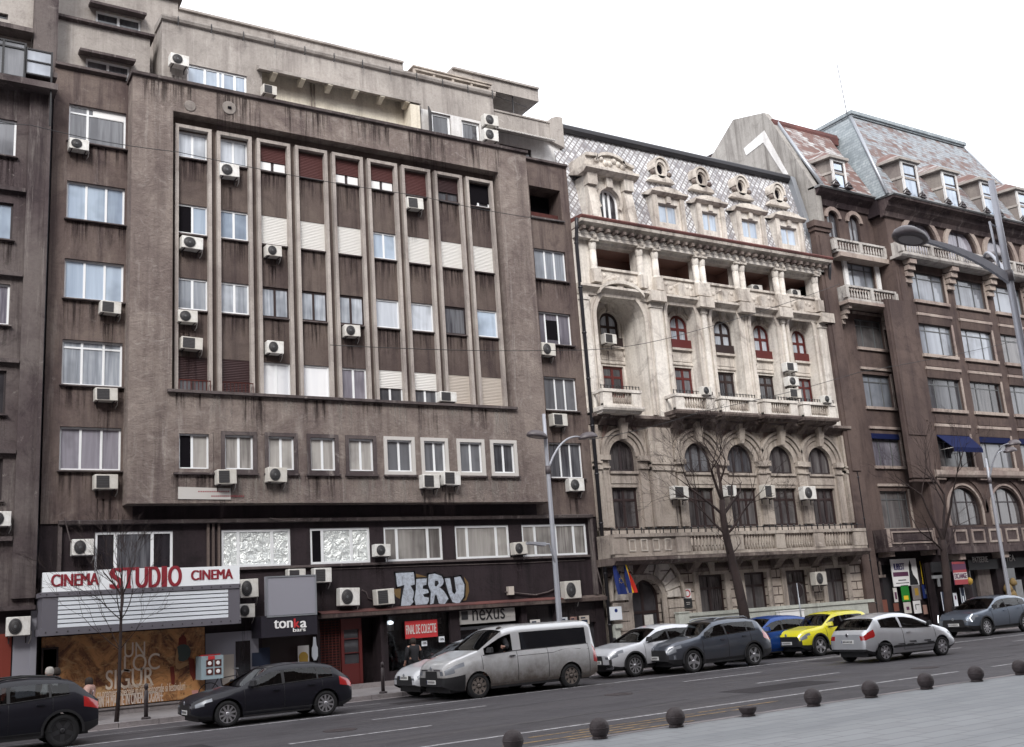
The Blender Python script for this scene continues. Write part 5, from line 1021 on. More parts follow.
# ---- ground, first and second floor windows with surrounds
for r in gw:
    w_ = window(PL, r, PY_+.02, fm='frame_brown', pm='glass_brownish', fw=.09, trans=.66)
    q = MB(); t = .26; q.ring([(r[0]-t, r[2]), (r[0]-t, r[3]+t+.05), (r[1]+t, r[3]+t+.05), (r[1]+t, r[2])], [(r[0], r[2]), (r[0], r[3]), (r[1], r[3]), (r[1], r[2])], PY_-.20, PY_-.11); c = (r[0]+r[1])/2; q.hexa([(c-.12, PY_-.26, r[3]+.02), (c+.12, PY_-.26, r[3]+.02), (c+.12, PY_-.1, r[3]+.02), (c-.12, PY_-.1, r[3]+.02), (c-.18, PY_-.26, r[3]+.5), (c+.18, PY_-.26, r[3]+.5), (c+.18, PY_-.1, r[3]+.5), (c-.18, PY_-.1, r[3]+.5)]); sub(w_, q, 'surround', 'palace_low')
for k, (r, h) in enumerate(zip(f1, h2)):
    w_ = window(PL, r, PY_+.14, fm='frame_brown', pm='glass_brownish', fw=.10, trans=.70, mull=[.36, .64] if k else [.5])
    w2 = window(PL, h[:4], PY_+.14, fm='frame_dark', pm='glass_grey' if k in (1, 2) else 'glass_brownish', fw=.09, arch=h[4], mull=[.5] if k in (0,) else [.34, .66])
    cx = (h[0]+h[1])/2; hw = h[4]; zs = h[3]-hw
    for o1, o2, yy in ((.62, .50, -.17), (.46, .30, -.11), (.26, .0, -.06)):
        if k == 0: o1 *= .8; o2 *= .8
        q = MB(); q.ring(arc_path(cx, zs, hw+o1, hw+o1), arc_path(cx, zs, hw+o2, hw+o2), PY_+yy, PY_+.01); sub(w2, q, 'archivolt', 'palace_low')
    q = MB(); q.hexa([(cx-.11, PY_-.28, h[3]), (cx+.11, PY_-.28, h[3]), (cx+.11, PY_, h[3]), (cx-.11, PY_, h[3]), (cx-.20, PY_-.40, h[3]+.85), (cx+.20, PY_-.40, h[3]+.85), (cx+.20, PY_, h[3]+.85), (cx-.20, PY_, h[3]+.85)]); sub(w2, q, 'keystone', 'palace_low')
    q = MB(); q.box(h[0]-.05, h[1]+.05, PY_-.08, PY_+.2, h[2]-.1, h[2]-.001); q.box(r[0]-.02, r[1]+.02, PY_-.03, PY_+.0, r[3]+.15, h[2]-.2); sub(w2, q, 'sill', 'palace_low')
    for x in (h[0]-.32, h[1]+.32):
        if k == 0 and x < cx: pass
        e_ = .006*k+.003*(x > cx); q = MB(); q.box(x-.20, x+.20, PY_-.10-e_, PY_+.01, zE+.1, zs-.18); q.box(x-.25, x+.25, PY_-.22-e_, PY_+.01, zs-.179, zs+.02+e_); q.box(x-.23, x+.23, PY_-.17-e_, PY_+.01, zs-.5, zs-.42); q.build('pier', 'palace_low', PL)
        for s in (.08, .26): pass
for (a, b) in [(pxl+.02, h2[0][0]-.58), ((h2[0][1]+.62), h2[1][0]-.75), (h2[4][1]+.66, pxr)]:
    q = MB(); q.box(a, b, PY_-.22, PY_+.01, zE+.1, zE2-.3); q.box(a-.0, b+.04, PY_-.28, PY_+.01, zs-.45, zs-.30); q.box(a-.0, b+.05, PY_-.27, PY_+.01, zs-.2, zs-.12); q.build('pilaster', 'palace_low', PL)
# carved rough spandrels
m = plaster('carved', (.26, .19, .165), (.17, .12, .11), (.05, .03, .03), .3, .9, grain=16, bst=1.)
q = MB()
for k in range(5):
    for s in (-1, 1):
        cx = cx5[k]; zz = f2[0][3]
        q.prism([(cx+s*.45, zz+.72), (cx+s*.80, zz+.72), (cx+s*.95, zz+.0), (cx+s*.88, zz-.05), (cx+s*.66, zz+.45)], PY_-.04, PY_+.005)
q.split('carved_spandrel', 'carved', PL)
# ---- balconies
def baluster_row(q, x0, x1, y, z0, z1, n): 
    for k in range(n):
        x = x0+(x1-x0)*(k+.5)/n; h = z1-z0; q.lathe((x, y, z0), [(.03, 0), (.055, h*.28), (.028, h*.62), (.04, h)], 6)
bal = [(601, 642.9), (673.5, 716), (719, 758), (761, 798), (801, 835.5)]
BY = PY_-.85
for k, (u0, u1) in enumerate(bal):
    c = (P(u0, 405, BY)[0]+P(u1, 405, BY)[0])/2; hw = (P(u1, 405, BY)[0]-P(u0, 405, BY)[0])/2
    x0, x1 = c-hw+.10, c+hw-.10; zb = zE2+.20; zt = zb3 = zB3-.02
    mb = MB(); mb.extr([(PY_, zb-.02), (BY-.10, zb-.02), (BY-.14, zb+.06), (BY-.14, zb+.14), (PY_, zb+.14)], x0-.08, x1+.08); mb.extr([(PY_, zb-.14), (BY+.05, zb-.12), (BY-.02, zb-.021), (PY_, zb-.021)], x0-.02, x1+.02)
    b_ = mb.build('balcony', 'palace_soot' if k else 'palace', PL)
    q = MB(); 
    for a, b in ((x0, x0+.45), (x1-.45, x1)): q.box(a, b, BY-.05, BY+.17, zb+.14, zt-.12)
    q.box(x0-.04, x1+.04, BY-.09, BY+.2, zt-.119, zt); q.box(x0, x1, BY-.02, BY+.14, zb+.141, zb+.24)
    for s in (x0+.0, x1-.15): q.box(s, s+.15, BY+.2, PY_-.02, zt-.118, zt-.002); q.box(s, s+.15, BY+.6, PY_, zb+.142, zt-.12)
    sub(b_, q, 'parapet', 'palace')
    q = MB(); baluster_row(q, x0+.45, x1-.45, BY+.06, zb+.24, zt-.12, 9)
    q.split('baluster', 'palace_low', b_)
    q = MB(); q.box(x0, x1, BY+.02, BY+.04, zt+.14, zt+.16)
    for k2 in range(13): x = x0+(x1-x0)*k2/12; q.box(x-.012, x+.012, BY+.015, BY+.045, zt, zt+.15); q.lathe((x, BY+.03, zt+.15), [(.005, -.05), (.03, 0), (.005, .04)], 5)
    sub(b_, q, 'iron_rail', 'black_metal')
    q = MB()
    for x in (x0+.35, x1-.35): q.hexa([(x-.14, PY_-.25, zb-.5), (x+.14, PY_-.25, zb-.5), (x+.14, PY_, zb-.5), (x-.14, PY_, zb-.5), (x-.14, BY+.2, zb-.14), (x+.14, BY+.2, zb-.14), (x+.14, PY_, zb-.14), (x-.14, PY_, zb-.14)])
    q.split('console', 'palace_soot', b_)
# long first-floor balcony, curved at the left over the doorway
LB = PY_-1.05; lx0_ = P(612, 548, LB)[0]; lx1_ = P(867.5, 545, LB)[0]; zt = (P(621.6, 534.2, LB)[1]+P(867, 528, LB)[1])/2; zs_ = (P(700, 556, LB)[1]+P(860, 552, LB)[1])/2
mb = MB(); mb.extr([(PY_, zs_-.16), (LB-.02, zs_-.16), (LB-.16, zs_-.02), (LB-.16, zs_+.10), (PY_, zs_+.12)], lx0_, lx1_)
b_ = mb.build('long_balcony', 'palace_soot', PL)
q = MB(); q.box(lx0_+.1, lx1_-.05, LB-.08, LB+.22, zt-.13, zt); q.box(lx0_+.1, lx1_-.05, LB-.03, LB+.16, zs_+.121, zs_+.24)
seg = [P(u, 545, LB)[0] for u in (622, 642, 690, 727, 745, 781, 800, 830, 852, 866)]
for u0, u1 in ((612, 626), (676, 690), (731, 743), (776, 785), (814, 824), (854, 867)): q.box(P(u0, 545, LB)[0], P(u1, 545, LB)[0], LB-.05, LB+.2, zs_+.24, zt-.131)
q.box(P(626, 545, LB)[0], P(676, 545, LB)[0], LB+.02, LB+.14, zs_+.24, zt-.132); q.box(lx1_-.28, lx1_-.06, LB+.2, PY_, zs_+.121, zt-.001); q.box(lx0_+.1, lx0_+.3, LB+.2, PY_, zs_+.121, zt-.001)
sub(b_, q, 'parapet', 'palace_low')
q = MB()
for k in range(4): x = P(629+k*12, 545, LB)[0]; q.ring([(x, zs_+.32), (x, zt-.2), (x+.33, zt-.2), (x+.33, zs_+.32), (x, zs_+.32)], [(x+.05, zs_+.37), (x+.05, zt-.25), (x+.28, zt-.25), (x+.28, zs_+.37), (x+.05, zs_+.37)], LB-.01, LB+.03)
sub(b_, q, 'panel_frame', 'palace_trim')
q = MB()
for u0, u1, n in ((690, 731, 12), (743, 776, 12), (785, 814, 12), (824, 854, 11)): baluster_row(q, P(u0, 545, LB)[0], P(u1, 545, LB)[0], LB+.07, zs_+.24, zt-.13, n)
q.split('baluster', 'palace_low', b_)
q = MB(); x = lx0_+.1; q.box(lx0_+.1, lx1_-.1, LB+.05, LB+.07, zt+.16, zt+.185)
while x < lx1_-.1: q.box(x-.012, x+.012, LB+.045, LB+.075, zt, zt+.18); q.lathe((x, LB+.06, zt+.2), [(.01, -.06), (.045, 0), (.01, .06)], 6); x += .36
sub(b_, q, 'iron_rail', 'black_metal')
q = MB()
for u in (640, 694, 736, 779, 817, 856): x = P(u, 565, PY_-.5)[0]; q.hexa([(x-.2, PY_-.35, zs_-.52), (x+.2, PY_-.35, zs_-.52), (x+.2, PY_-.1, zs_-.52), (x-.2, PY_-.1, zs_-.52), (x-.2, LB+.25, zs_-.16), (x+.2, LB+.25, zs_-.16), (x+.2, PY_-.1, zs_-.16), (x-.2, PY_-.1, zs_-.16)])
q.split('console', 'palace_soot', b_)
mold(pxl, pxr, PY_-.12, zs_-.55, [(.02, 0), (-.10, .02), (-.14, .14), (-.10, .2), (.02, .4)], 'string_course', 'palace_soot')
# ---- doorway
zs0 = d_[3]-dhw
q = MB()
for k in range(13):
    a0, a1 = 180*k/13+.8, 180*(k+1)/13-.8; o = .98 if k % 2 else .86
    q.ring(arc_path(dcx, zs0, dhw+o, dhw+o, a0, a1, 3), arc_path(dcx, zs0, dhw+.22, dhw+.22, a0, a1, 3), PY_-.30 if k % 2 == 0 else PY_-.25, PY_-.10)
dr = q.build('arch_voussoir', 'palace_trim', PL)
q = MB(); q.ring([(dcx-dhw-.2, .2)]+arc_path(dcx, zs0, dhw+.2, dhw+.2)+[(dcx+dhw+.2, .2)], [(dcx-dhw, .2)]+arc_path(dcx, zs0, dhw, dhw)+[(dcx+dhw, .2)], PY_-.22, PY_-.05); q.ring(arc_path(dcx, zs0, dhw+1.12, dhw+1.12), arc_path(dcx, zs0, dhw+.99, dhw+.99), PY_-.34, PY_-.10); q.build('door_moulding', 'palace_low', PL)
for s in (-1, 1):
    q = MB(); x = dcx+s*(dhw+.62); z = .15
    while z < zs0-.3: q.box(x-.38, x+.38, PY_-.27, PY_-.1, z, z+.33); z += .36
    q.build('quoin', 'palace_low', PL)
dw_ = window(PL, (dcx-dhw, dcx+dhw, .14, d_[3]), PY_+.12, fm='frame_brown', pm='glass_dark', arch=dhw, fw=.10, trans=.58, cols=2, name='front_door')
q = MB(); q.box(dcx-dhw+.1, dcx-.06, PY_+.11, PY_+.125, .25, 1.0); q.box(dcx+.06, dcx+dhw-.1, PY_+.11, PY_+.125, .25, 1.0); sub(dw_, q, 'door_panel', 'frame_red')
q = MB(); a, b, c, e = RC((644, 615, 654, 628), PY_+.1); q.box(a, b, PY_+.09, PY_+.108, c, e); sub(dw_, q, 'notice', 'ac_white')
# plinth
mb = MB(); mb.box(d_[1]+.95, pxr-.05, PY_-.28, PY_-.119, .1, zG+.05); mb.box(d_[1]+.95, pxr-.02, PY_-.33, PY_-.12, zG+.051, zG+.19); mb.box(pxl+.1, d_[0]-.85, PY_-.42, PY_-.12, .1, 1.35); mb.box(pxl+.1, d_[0]-.8, PY_-.5, PY_-.12, 1.351, 1.5); mb.build('plinth', 'palace_plinth', PL)
mb = MB(); mb.box(pxl+.01, pxr-.5, PY_+2.1, PY_+10, .1, RT-.1); mb.box(pxl+.01, pxr-.5, PY_+.45, PY_+1.6, .1, zE2); mb.build('core', 'palace_low', PL)
# drain pipes
def pipe(name, pts, r, m, label): mb = MB(); mb.tube(pts, r, 8); return mb
for nm, uu in (('a', (574.2, 250)), ('b', (819, 272.8))):
    x = P(uu[0], uu[1], PY_-.3)[0]
    if nm == 'a': x = XR+.02
    else: x = pxr+.12
    mb = MB(); mb.tube([(x-.12, PY_-.55, zC-.02), (x-.12, PY_-.5, zC-.45), (x, PY_-.24, zC-1.0), (x, PY_-.24, .5)], .075, 8)
    for k in range(9): z = 1.5+k*1.9; mb.lathe((x, PY_-.24, z), [(.095, -.03), (.095, .03)], 8)
    mb.build('drain_pipe', 'pipe_dark', PL)
# plaques and notices by the door: things of their own
for r, y, m_, lab, txt in (((609.5, 607, 622, 619.5), PY_-.45, 'slat_blue', 'pale square plaque with a small blue emblem left of the arched palace door', 0), ((682.8, 589, 691, 598), PY_-.14, 'white_plain', 'white square sign with a red ring on the palace wall right of the door', 1), ((683, 598.8, 692.3, 607.6), PY_-.14, 'trim_black', 'small black plaque directly under the red ring sign', 2)):
    q = RC(r, y); mb = MB(); mb.box(q[0], q[1], y-.03, y+.03, q[2], q[3]); o_ = tag(mb.build('wall_plaque', m_), lab, 'plaque'); mb = MB(); cx, cz = (q[0]+q[1])/2, (q[2]+q[3])/2
    if txt == 0: mb.lathe((cx, y-.04, cz+.1), [(.07, .01), (.07, 0)], 10, 'Y'); mm_ = 'flag_blue'
    elif txt == 1: ci = [(math.cos(t)*.15, math.sin(t)*.15) for t in [2*math.pi*k/20 for k in range(21)]]; mb.ring([(cx+a, cz+b) for a, b in ci], [(cx+a*.72, cz+b*.72) for a, b in ci], y-.045, y-.031); mm_ = 'banner_red'
    else: mb.box(cx-.1, cx+.1, y-.04, y-.031, cz+.02, cz+.04); mb.box(cx-.08, cx+.08, y-.04, y-.031, cz-.05, cz-.03); mm_ = 'frame_dirty'
    subt(o_, mb, 'print', mm_)
q = RC((675.5, 613.5, 687, 627), PY_-.4); mb = MB(); mb.box(q[0], q[1], PY_-.6, PY_-.35, .13, q[3]); mb.box(q[0]-.03, q[1]+.03, PY_-.63, PY_-.34, q[3]+.001, q[3]+.05); tag(mb.build('utility_cabinet', 'palace_plinth'), 'pale green white utility cabinet standing right of the arched palace door', 'cabinet')
q = RC((777, 612, 803, 625), PY_-.4); mb = MB(); mb.box(q[0], q[1], PY_-.55, PY_-.35, .13, q[3]); mb.box(q[0]-.03, q[1]+.03, PY_-.58, PY_-.34, q[3]+.001, q[3]+.04); tag(mb.build('utility_cabinet', 'white_plain'), 'low white utility cabinet against the palace wall above the blue car', 'cabinet')
# flags on angled poles
for k, (pts, lab, cols_) in enumerate((([(642, 529, 4), (634, 545, 3)], 'blue flag hanging from the left pole beside the palace door', ['flag_blue']), ([(656, 529, 0), (650, 545, 0)], 'blue yellow red tricolour flag hanging from the right pole beside the palace door', ['flag_blue', 'flag_yellow', 'flag_red']))):
    u = (613.5, 624.5)[k]; a = Q(u+1, 592, PY_-.3); b = Q(u-.5, 560, PY_-1.0)
    fl = empty('flag', tuple(a), lab, 'flag', 'flags beside the palace door'); mb = MB(); mb.tube([a, b], .018, 6); mb.build('flag_pole', 'frame_dark', fl)
    n = 10; hgt = (1.25, 1.2)[k]; top = b+Vector((0, 0, -.02)); W0 = (.42, .40)[k]; nc = len(cols_)
    for ci, cm in enumerate(cols_):
        mb = MB(); g_ = {}
        for i in range(n+1):
            for j in range(5):
                f = (ci+j/4)/nc; t = i/n; dx = f*W0*(.35+.65*t); 
                g_[i, j] = mb.v((top.x+.1*t+dx+(0.12 if k == 0 else .12)*t, top.y+.05+.07*math.sin(f*9+t*3)+.55*t*.2, top.z-t*hgt-.25*f*(1-t)))
        for i in range(n):
            for j in range(4): mb.bm.faces.new((g_[i, j], g_[i, j+1], g_[i+1, j+1], g_[i+1, j])).smooth = True
        mb.build('cloth', cm, fl)
    if k == 0:
        mb = MB()
        for j in range(8): t = 2*math.pi*j/8; mb.lathe((top.x+.30+.09*math.cos(t), top.y+.0, top.z-.75+.09*math.sin(t)), [(.014, 0), (.010, -.006)], 5, 'Y')
        mb.build('star', 'flag_yellow', fl)
# ================================================================ BROWN CORNER BUILDING (right)
RL, RM = 32.75, 31.95
rl0 = pxr+.02
RB = empty('brown_building', (rl0+9, RL, .12), 'dark brown office building with wide windows, white balustrade and patched slate mansard roof', 'building')
def rr2(lst, Y): return [RC(r, Y, .14) for r in lst]
LBw = rr2([(846.8, 262, 875.7, 292), (853.2, 317.9, 883.2, 349.6), (861.8, 373.6, 891.8, 407.9), (871, 433.2, 902.5, 466.4), (878.9, 491, 907.9, 528)], RL)
a = sum(r[0] for r in LBw)/5; b = sum(r[1] for r in LBw)/5; LBw = [(a, b, r[2], r[3]) for r in LBw]
arT = rr2([(825.6, 208.9, 838, 238), (847, 215, 859.4, 242)], RL); arT = unify(arT)
mx0 = P(880, 260, RM)[0]; mx0 = P(893, 270, RM)[0]
C1 = rr2([(906.8, 271.8, 942.6, 304.6), (915.8, 323.2, 950.7, 357.5), (925, 377.9, 960.4, 411), (935.7, 436.4, 971, 468)], RM+.12)
C2 = rr2([(948.6, 278.2, 981.8, 310.4), (957.8, 329.6, 991.4, 361.8), (967.8, 382, 1001, 414), (978.1, 436.4, 1009.6, 468.6)], RM+.12)
c1a = sum(r[0] for r in C1)/4; c1b = sum(r[1] for r in C1)/4; c2a = sum(r[0] for r in C2)/4; c2b = sum(r[1] for r in C2)/4
pt = c2a-c1a; wdt = ((c1b-c1a)+(c2b-c2a))/2; zr_ = [((C1[k][2]+C2[k][2])/2, (C1[k][3]+C2[k][3])/2) for k in range(4)]
NC = 5; mx1 = c1a+pt*NC+.6
zEv = (P(868, 189.5, RM-.7)[1]+P(1020, 225.5, RM-.7)[1])/2
zEl = P(835, 190, RL-.6)[1]
zLed = P(975, 472, RM)[1]; zBal = P(980, 527, RM-.6)[1]; zBs = P(980, 546, RM-.6)[1]
zBt = (P(905, 243.5, RM-.5)[1]); zBb = P(905, 255.5, RM-.5)[1]
aT = rr2([(900, 218, 928, 250), (940.9, 228.9, 971.5, 260)], RM+.3); aTz = (aT[0][3]+aT[1][3])/2
aB = rr2([(945.4, 487.9, 978.6, 525.4), (988.2, 489, 1018, 525)], RM+.35); aBz = ((aB[0][2]+aB[1][2])/2, (aB[0][3]+aB[1][3])/2)
R_ = 'brown'; plaster('dirty_white', (.50, .48, .455), (.38, .36, .34), (.12, .10, .10), .7, .6)
# left bay
mb = MB(); wall(mb, rl0, mx0, zBs, zEl-.2, RL, .22, LBw+[(r[0], r[1], r[2], r[3], (r[1]-r[0])/2) for r in arT]); mb.build('left_bay_wall', R_, RB)
for i, r in enumerate(LBw):
    w_ = window(RB, r, RL+.12, fm='frame_steel', pm=['glass_old', 'glass_brownish', 'glass_old', 'glass_lilac', 'glass_brownish'][i], fw=.05, mull=[.28, .72], trans=.78, transcols=[])
    q = MB(); q.box(r[0]-.1, r[1]+.1, RL-.10, RL+.02, r[2]-.14, r[2]-.002); q.box(r[1]+.01, r[1]+.13, RL-.04, RL+.02, r[2], r[3]+.1)
    if i: q.box(r[0]-.1, r[1]+.1, RL-.08, RL+.02, r[3]+.22, r[3]+.34)
    sub(w_, q, 'stone_trim', 'brown_trim')
    if i == 0: q = MB(); q.ring([(r[0]-.32, r[2]), (r[0]-.32, r[3]+.3), (r[1]+.32, r[3]+.3), (r[1]+.32, r[2])], [(r[0]-.06, r[2]), (r[0]-.06, r[3]+.02), (r[1]+.06, r[3]+.02), (r[1]+.06, r[2])], RL-.12, RL+.01); sub(w_, q, 'white_surround', 'white_wall')
    if i == 3: q = MB(); q.box(r[0], r[1], RL-.02, RL+.1, r[3]-.25, r[3]); sub(w_, q, 'rolled_awning', 'awning_blue')
for r in arT:
    w_ = window(RB, r, RL+.12, fm='frame_dark', pm='glass_grey', arch=(r[1]-r[0])/2, fw=.06); cx = (r[0]+r[1])/2; hw = (r[1]-r[0])/2
    q = MB(); q.ring(arc_path(cx, r[3]-hw, hw+.2, hw+.2), arc_path(cx, r[3]-hw, hw+.0, hw+.0), RL-.10, RL+.01); sub(w_, q, 'arch_moulding', 'brown_trim')
def balu(x0, x1, y, z0, z1, name, m, open_=True, side=.6):
    q = MB(); q.box(x0, x1, y-.08, y+.12, z1-.10, z1); q.box(x0, x1, y-.08, y+.12, z0, z0+.12)
    x = x0
    while x < x1+.01: q.box(x-.11, x+.11, y-.09, y+.13, z0+.121, z1-.101); x += (x1-x0)/max(1, round((x1-x0)/2.4))
    if side: q.box(x0, x0+.12, y+.13, y+side, z0, z1)
    o_ = q.build(name, m, RB); q = MB(); baluster_row(q, x0+.1, x1-.1, y+.02, z0+.12, z1-.10, int((x1-x0)/.21)); q.split('baluster', m, o_); return o_
za_, zb_ = P(855, 244, RL-.5)[1], P(855, 254, RL-.5)[1]
balu(P(834, 240, RL-.5)[0], mx0-.05, RL-.5, zb_-.05, za_+.12, 'balustrade', 'dirty_white'); q = MB(); q.box(rl0+.8, mx0, RL-.65, RL, zb_-.28, zb_-.051); q.build('balcony_slab', 'brown_trim', RB)
x0, x1 = P(846, 290, RL-.8)[0], P(896, 300, RL-.8)[0]; z0, z1 = P(870, 303, RL-.8)[1], P(870, 288.5, RL-.8)[1]
b_ = balu(x0, x1, RL-.8, z0, z1, 'balcony', 'dirty_white', side=.8); q = MB(); q.box(x0-.08, x1+.08, RL-.92, RL, z0-.16, z0-.002)
for x in (x0+.12, x1-.32):
    for k in range(4): q.box(x, x+.2, RL-.75+.17*k, RL, z0-.36-.22*k, z0-.17-.22*k)
sub(b_, q, 'corbel', 'brown_trim')
# pilasters: grey capped pier next to the palace, giant pier of the corner
q = MB(); px_ = P(813.8, 222, RL-.35)[0]; px2 = P(833, 262, RL-.35)[0]; zc_ = P(820, 222, RL-.35)[1]
q.box(px_, px2, RL-.35, RL+.0, zBs-3, zc_-.5); q.box(px_-.08, px2+.08, RL-.42, RL, zc_-.499, zc_-.30); q.box(px_-.15, px2+.15, RL-.5, RL, zc_-.299, zc_); q.build('capped_pier', 'brown', RB)
q = MB(); q.box(px_+.2, px2-.2, RL-.40, RL-.351, 7.5, zc_-.7); q.build('pier_panel', 'brown', RB)
# main front
hol = []; wins = []
for k in range(NC):
    x0 = c1a+pt*k; x1 = x0+wdt
    for j in range(4): hol.append((x0, x1)+zr_[j]); wins.append((k, j, hol[-1]))
    xa, xb = aT[0][0]+pt*k-(0), aT[0][0]+pt*k+(aT[0][1]-aT[0][0]); xa, xb = x0+.0, x1-.0
    h = (xa+.05, xb-.05, zBb+.0, aTz, (xb-xa)/2-.05); hol.append(h); wins.append((k, 9, h))
    ba, bb = aB[0][0]+pt*k, aB[0][0]+pt*k+(aB[0][1]-aB[0][0]); h = (x0+.02, x1-.02, aBz[0], aBz[1], (x1-x0)/2-.1); hol.append(h); wins.append((k, 10, h))
mb = MB(); wall(mb, mx0, mx1, zBs-.1, zEv-.35, RM, .22, hol); mb.face([(mx0, RM, zBs-.1), (mx0, RM, zEv-.35), (mx0, RL+.3, zEv-.35), (mx0, RL+.3, zBs-.1)]); mb.build('front_wall', R_, RB)
rg = random.Random(5)
for k, j, r in wins:
    if j < 4:
        pm = ['glass_old', 'glass_old', 'glass_grey', 'glass_grey'][j] if (k+j) % 3 or j == 0 else 'glass_brownish'
        w_ = window(RB, r, RM+.12, fm='frame_steel', pm=pm, fw=.05, mull=[.24, .70], trans=.80)
        q = MB(); q.box(r[0]-.08, r[1]+.14, RM-.12, RM+.3, r[2]-.16, r[2]-.002); q.box(r[1]+.0, r[1]+.14, RM-.05, RM+.02, r[2], r[3]+.12)
        if j: q.box(r[0]-.04, r[1]+.14, RM-.10, RM+.02, r[3]+.42, r[3]+.56)
        sub(w_, q, 'stone_trim', 'brown_trim')
        if j: q = MB(); q.extr([(RM+.3, r[3]-.02), (RM-.02, r[3]+.02), (RM-.08, r[3]+.41), (RM+.0, r[3]+.41)], r[0], r[1]); sub(w_, q, 'sloping_lintel', 'brown')
        if j == 3 and k == 0:
            q = MB(); q.hexa([(r[0]+.1, RM-.75, r[3]-.75), (r[1]-.2, RM-.75, r[3]-.75), (r[1]+.0, RM+.0, r[3]-.04), (r[0]+.0, RM+.0, r[3]-.04), (r[0]+.1, RM-.75, r[3]-.72), (r[1]-.2, RM-.75, r[3]-.72), (r[1]+.0, RM+.0, r[3]+.0), (r[0]+.0, RM+.0, r[3]+.0)]); q.box(r[0]+.1, r[1]-.2, RM-.76, RM-.745, r[3]-.95, r[3]-.751); aw = sub(w_, q, 'blue_awning', 'awning_blue')
            q = MB()
            for x in (r[0]+.1, r[1]-.22): q.tube([(x, RM-.02, r[3]-.75), (x, RM-.75, r[3]-.74)], .015, 5)
            sub(w_, q, 'awning_arm', 'frame_dirty')
        elif j == 3: q = MB(); q.box(r[0], r[1], RM-.02, RM+.2, r[3]-.28, r[3]); sub(w_, q, 'rolled_awning', 'awning_blue')
    else:
        w_ = window(RB, r[:4], RM+.14, fm='frame_dark', pm='glass_lilac' if j == 9 else 'glass_brownish', fw=.06, arch=r[4], mull=[.5] if j == 9 else [.33, .66], trans=.0 if j == 9 else .62)
        cx = (r[0]+r[1])/2; hw = r[4]; zs = r[3]-hw
        if j == 9:
            q = MB(); q.ring([(r[0]-.30, zs-.35), (r[0]-.30, zs)]+arc_path(cx, zs, hw+.32, hw+.30)+[(r[1]+.30, zs), (r[1]+.30, zs-.35)], [(r[0]-.02, zs-.35), (r[0]-.02, zs)]+arc_path(cx, zs, hw+.04, hw+.04)+[(r[1]+.02, zs), (r[1]+.02, zs-.35)], RM-.12, RM+.02); sub(w_, q, 'arch_moulding', 'brown_trim')
            q = MB(); q.box(cx+hw*.9, r[1]-.02, RM+.10, RM+.13, r[2], zs); sub(w_, q, 'side_panel', 'rust_iron')
        else:
            q = MB(); q.ring([(r[0]-.12, r[2])]+arc_path(cx, zs, hw+.22, hw+.2)+[(r[1]+.12, r[2])], [(r[0]-.0, r[2])]+arc_path(cx, zs, hw+.10, hw+.10)+[(r[1]+.0, r[2])], RM-.06, RM+.02); sub(w_, q, 'arch_moulding', 'brown_trim')
            q = MB(); q.ring(arc_path(cx, zs, hw+.62, hw+.68), arc_path(cx, zs, hw+.42, hw+.46), RM-.06, RM+.02); sub(w_, q, 'outer_arch', 'brown')
# stepped corbels, ledges, panels, balustrade
q = MB()
for k in range(NC+1):
    x = c1a+pt*k-(pt-wdt)/2
    q = MB()
    for s in range(4): q.box(x-.30, x+.22, RM-.62+.14*s, RM, zBb-.38-.30*s, zBb-.14-.30*s)
    q.build('stepped_corbel', 'brown_trim', RB)
q = MB(); q.extr([(RM, zBb-.12), (RM-.68, zBb-.12), (RM-.76, zBb-.02), (RM-.76, zBb+.03), (RM, zBb+.03)], mx0-.1, mx1); q.build('balcony_slab', 'dirty_white', RB)
balu(mx0+.1, mx1, RM-.62, zBb+.03, zBt+.10, 'balustrade', 'dirty_white')
q = MB(); q.extr([(RM, zLed-.30), (RM-.28, zLed-.30), (RM-.34, zLed-.2), (RM-.34, zLed+.02), (RM, zLed+.06)], P(931, 474, RM)[0], mx1)
for k in range(NC+1): x = c1a+pt*k-(pt-wdt)/2; q.box(x-.35, x+.35, RM-.2, RM, zLed-.42, zLed-.302)
q.build('ledge', 'brown_trim', RB)
q = MB(); 
for k in range(NC):
    x0 = c1a+pt*k
    for j in range(3): z = zr_[j][0]-.2; q.box(x0+.1, x0+wdt-.1, RM-.03, RM, zr_[j+1][1]+.62, z-.08)
q.split('spandrel_panel', 'brown', RB)
# giant corner pier with hanging panel
q = MB(); q.box(mx0-.02, mx0+.75, RM-.16, RM, zBs+.5, zBb-.1); q.box(mx0+.15, mx0+.62, RM-.20, RM-.161, P(905, 420, RM)[1], zBb-.3)
x0 = P(909, 430, RM-.4)[0]; x1 = P(931, 430, RM-.4)[0]; q.box(x0, x1, RM-.22, RM-.01, P(925, 477, RM-.4)[1], P(905, 300, RM-.4)[1]); q.box(x0-.05, x1+.05, RM-.28, RM-.01, P(925, 479, RM-.4)[1]-.1, P(925, 479, RM-.4)[1]); q.box(x0+.15, x1-.15, RM-.27, RM-.221, P(915, 434, RM-.4)[1], P(905, 300, RM-.4)[1]); q.build('corner_pier', 'brown', RB)
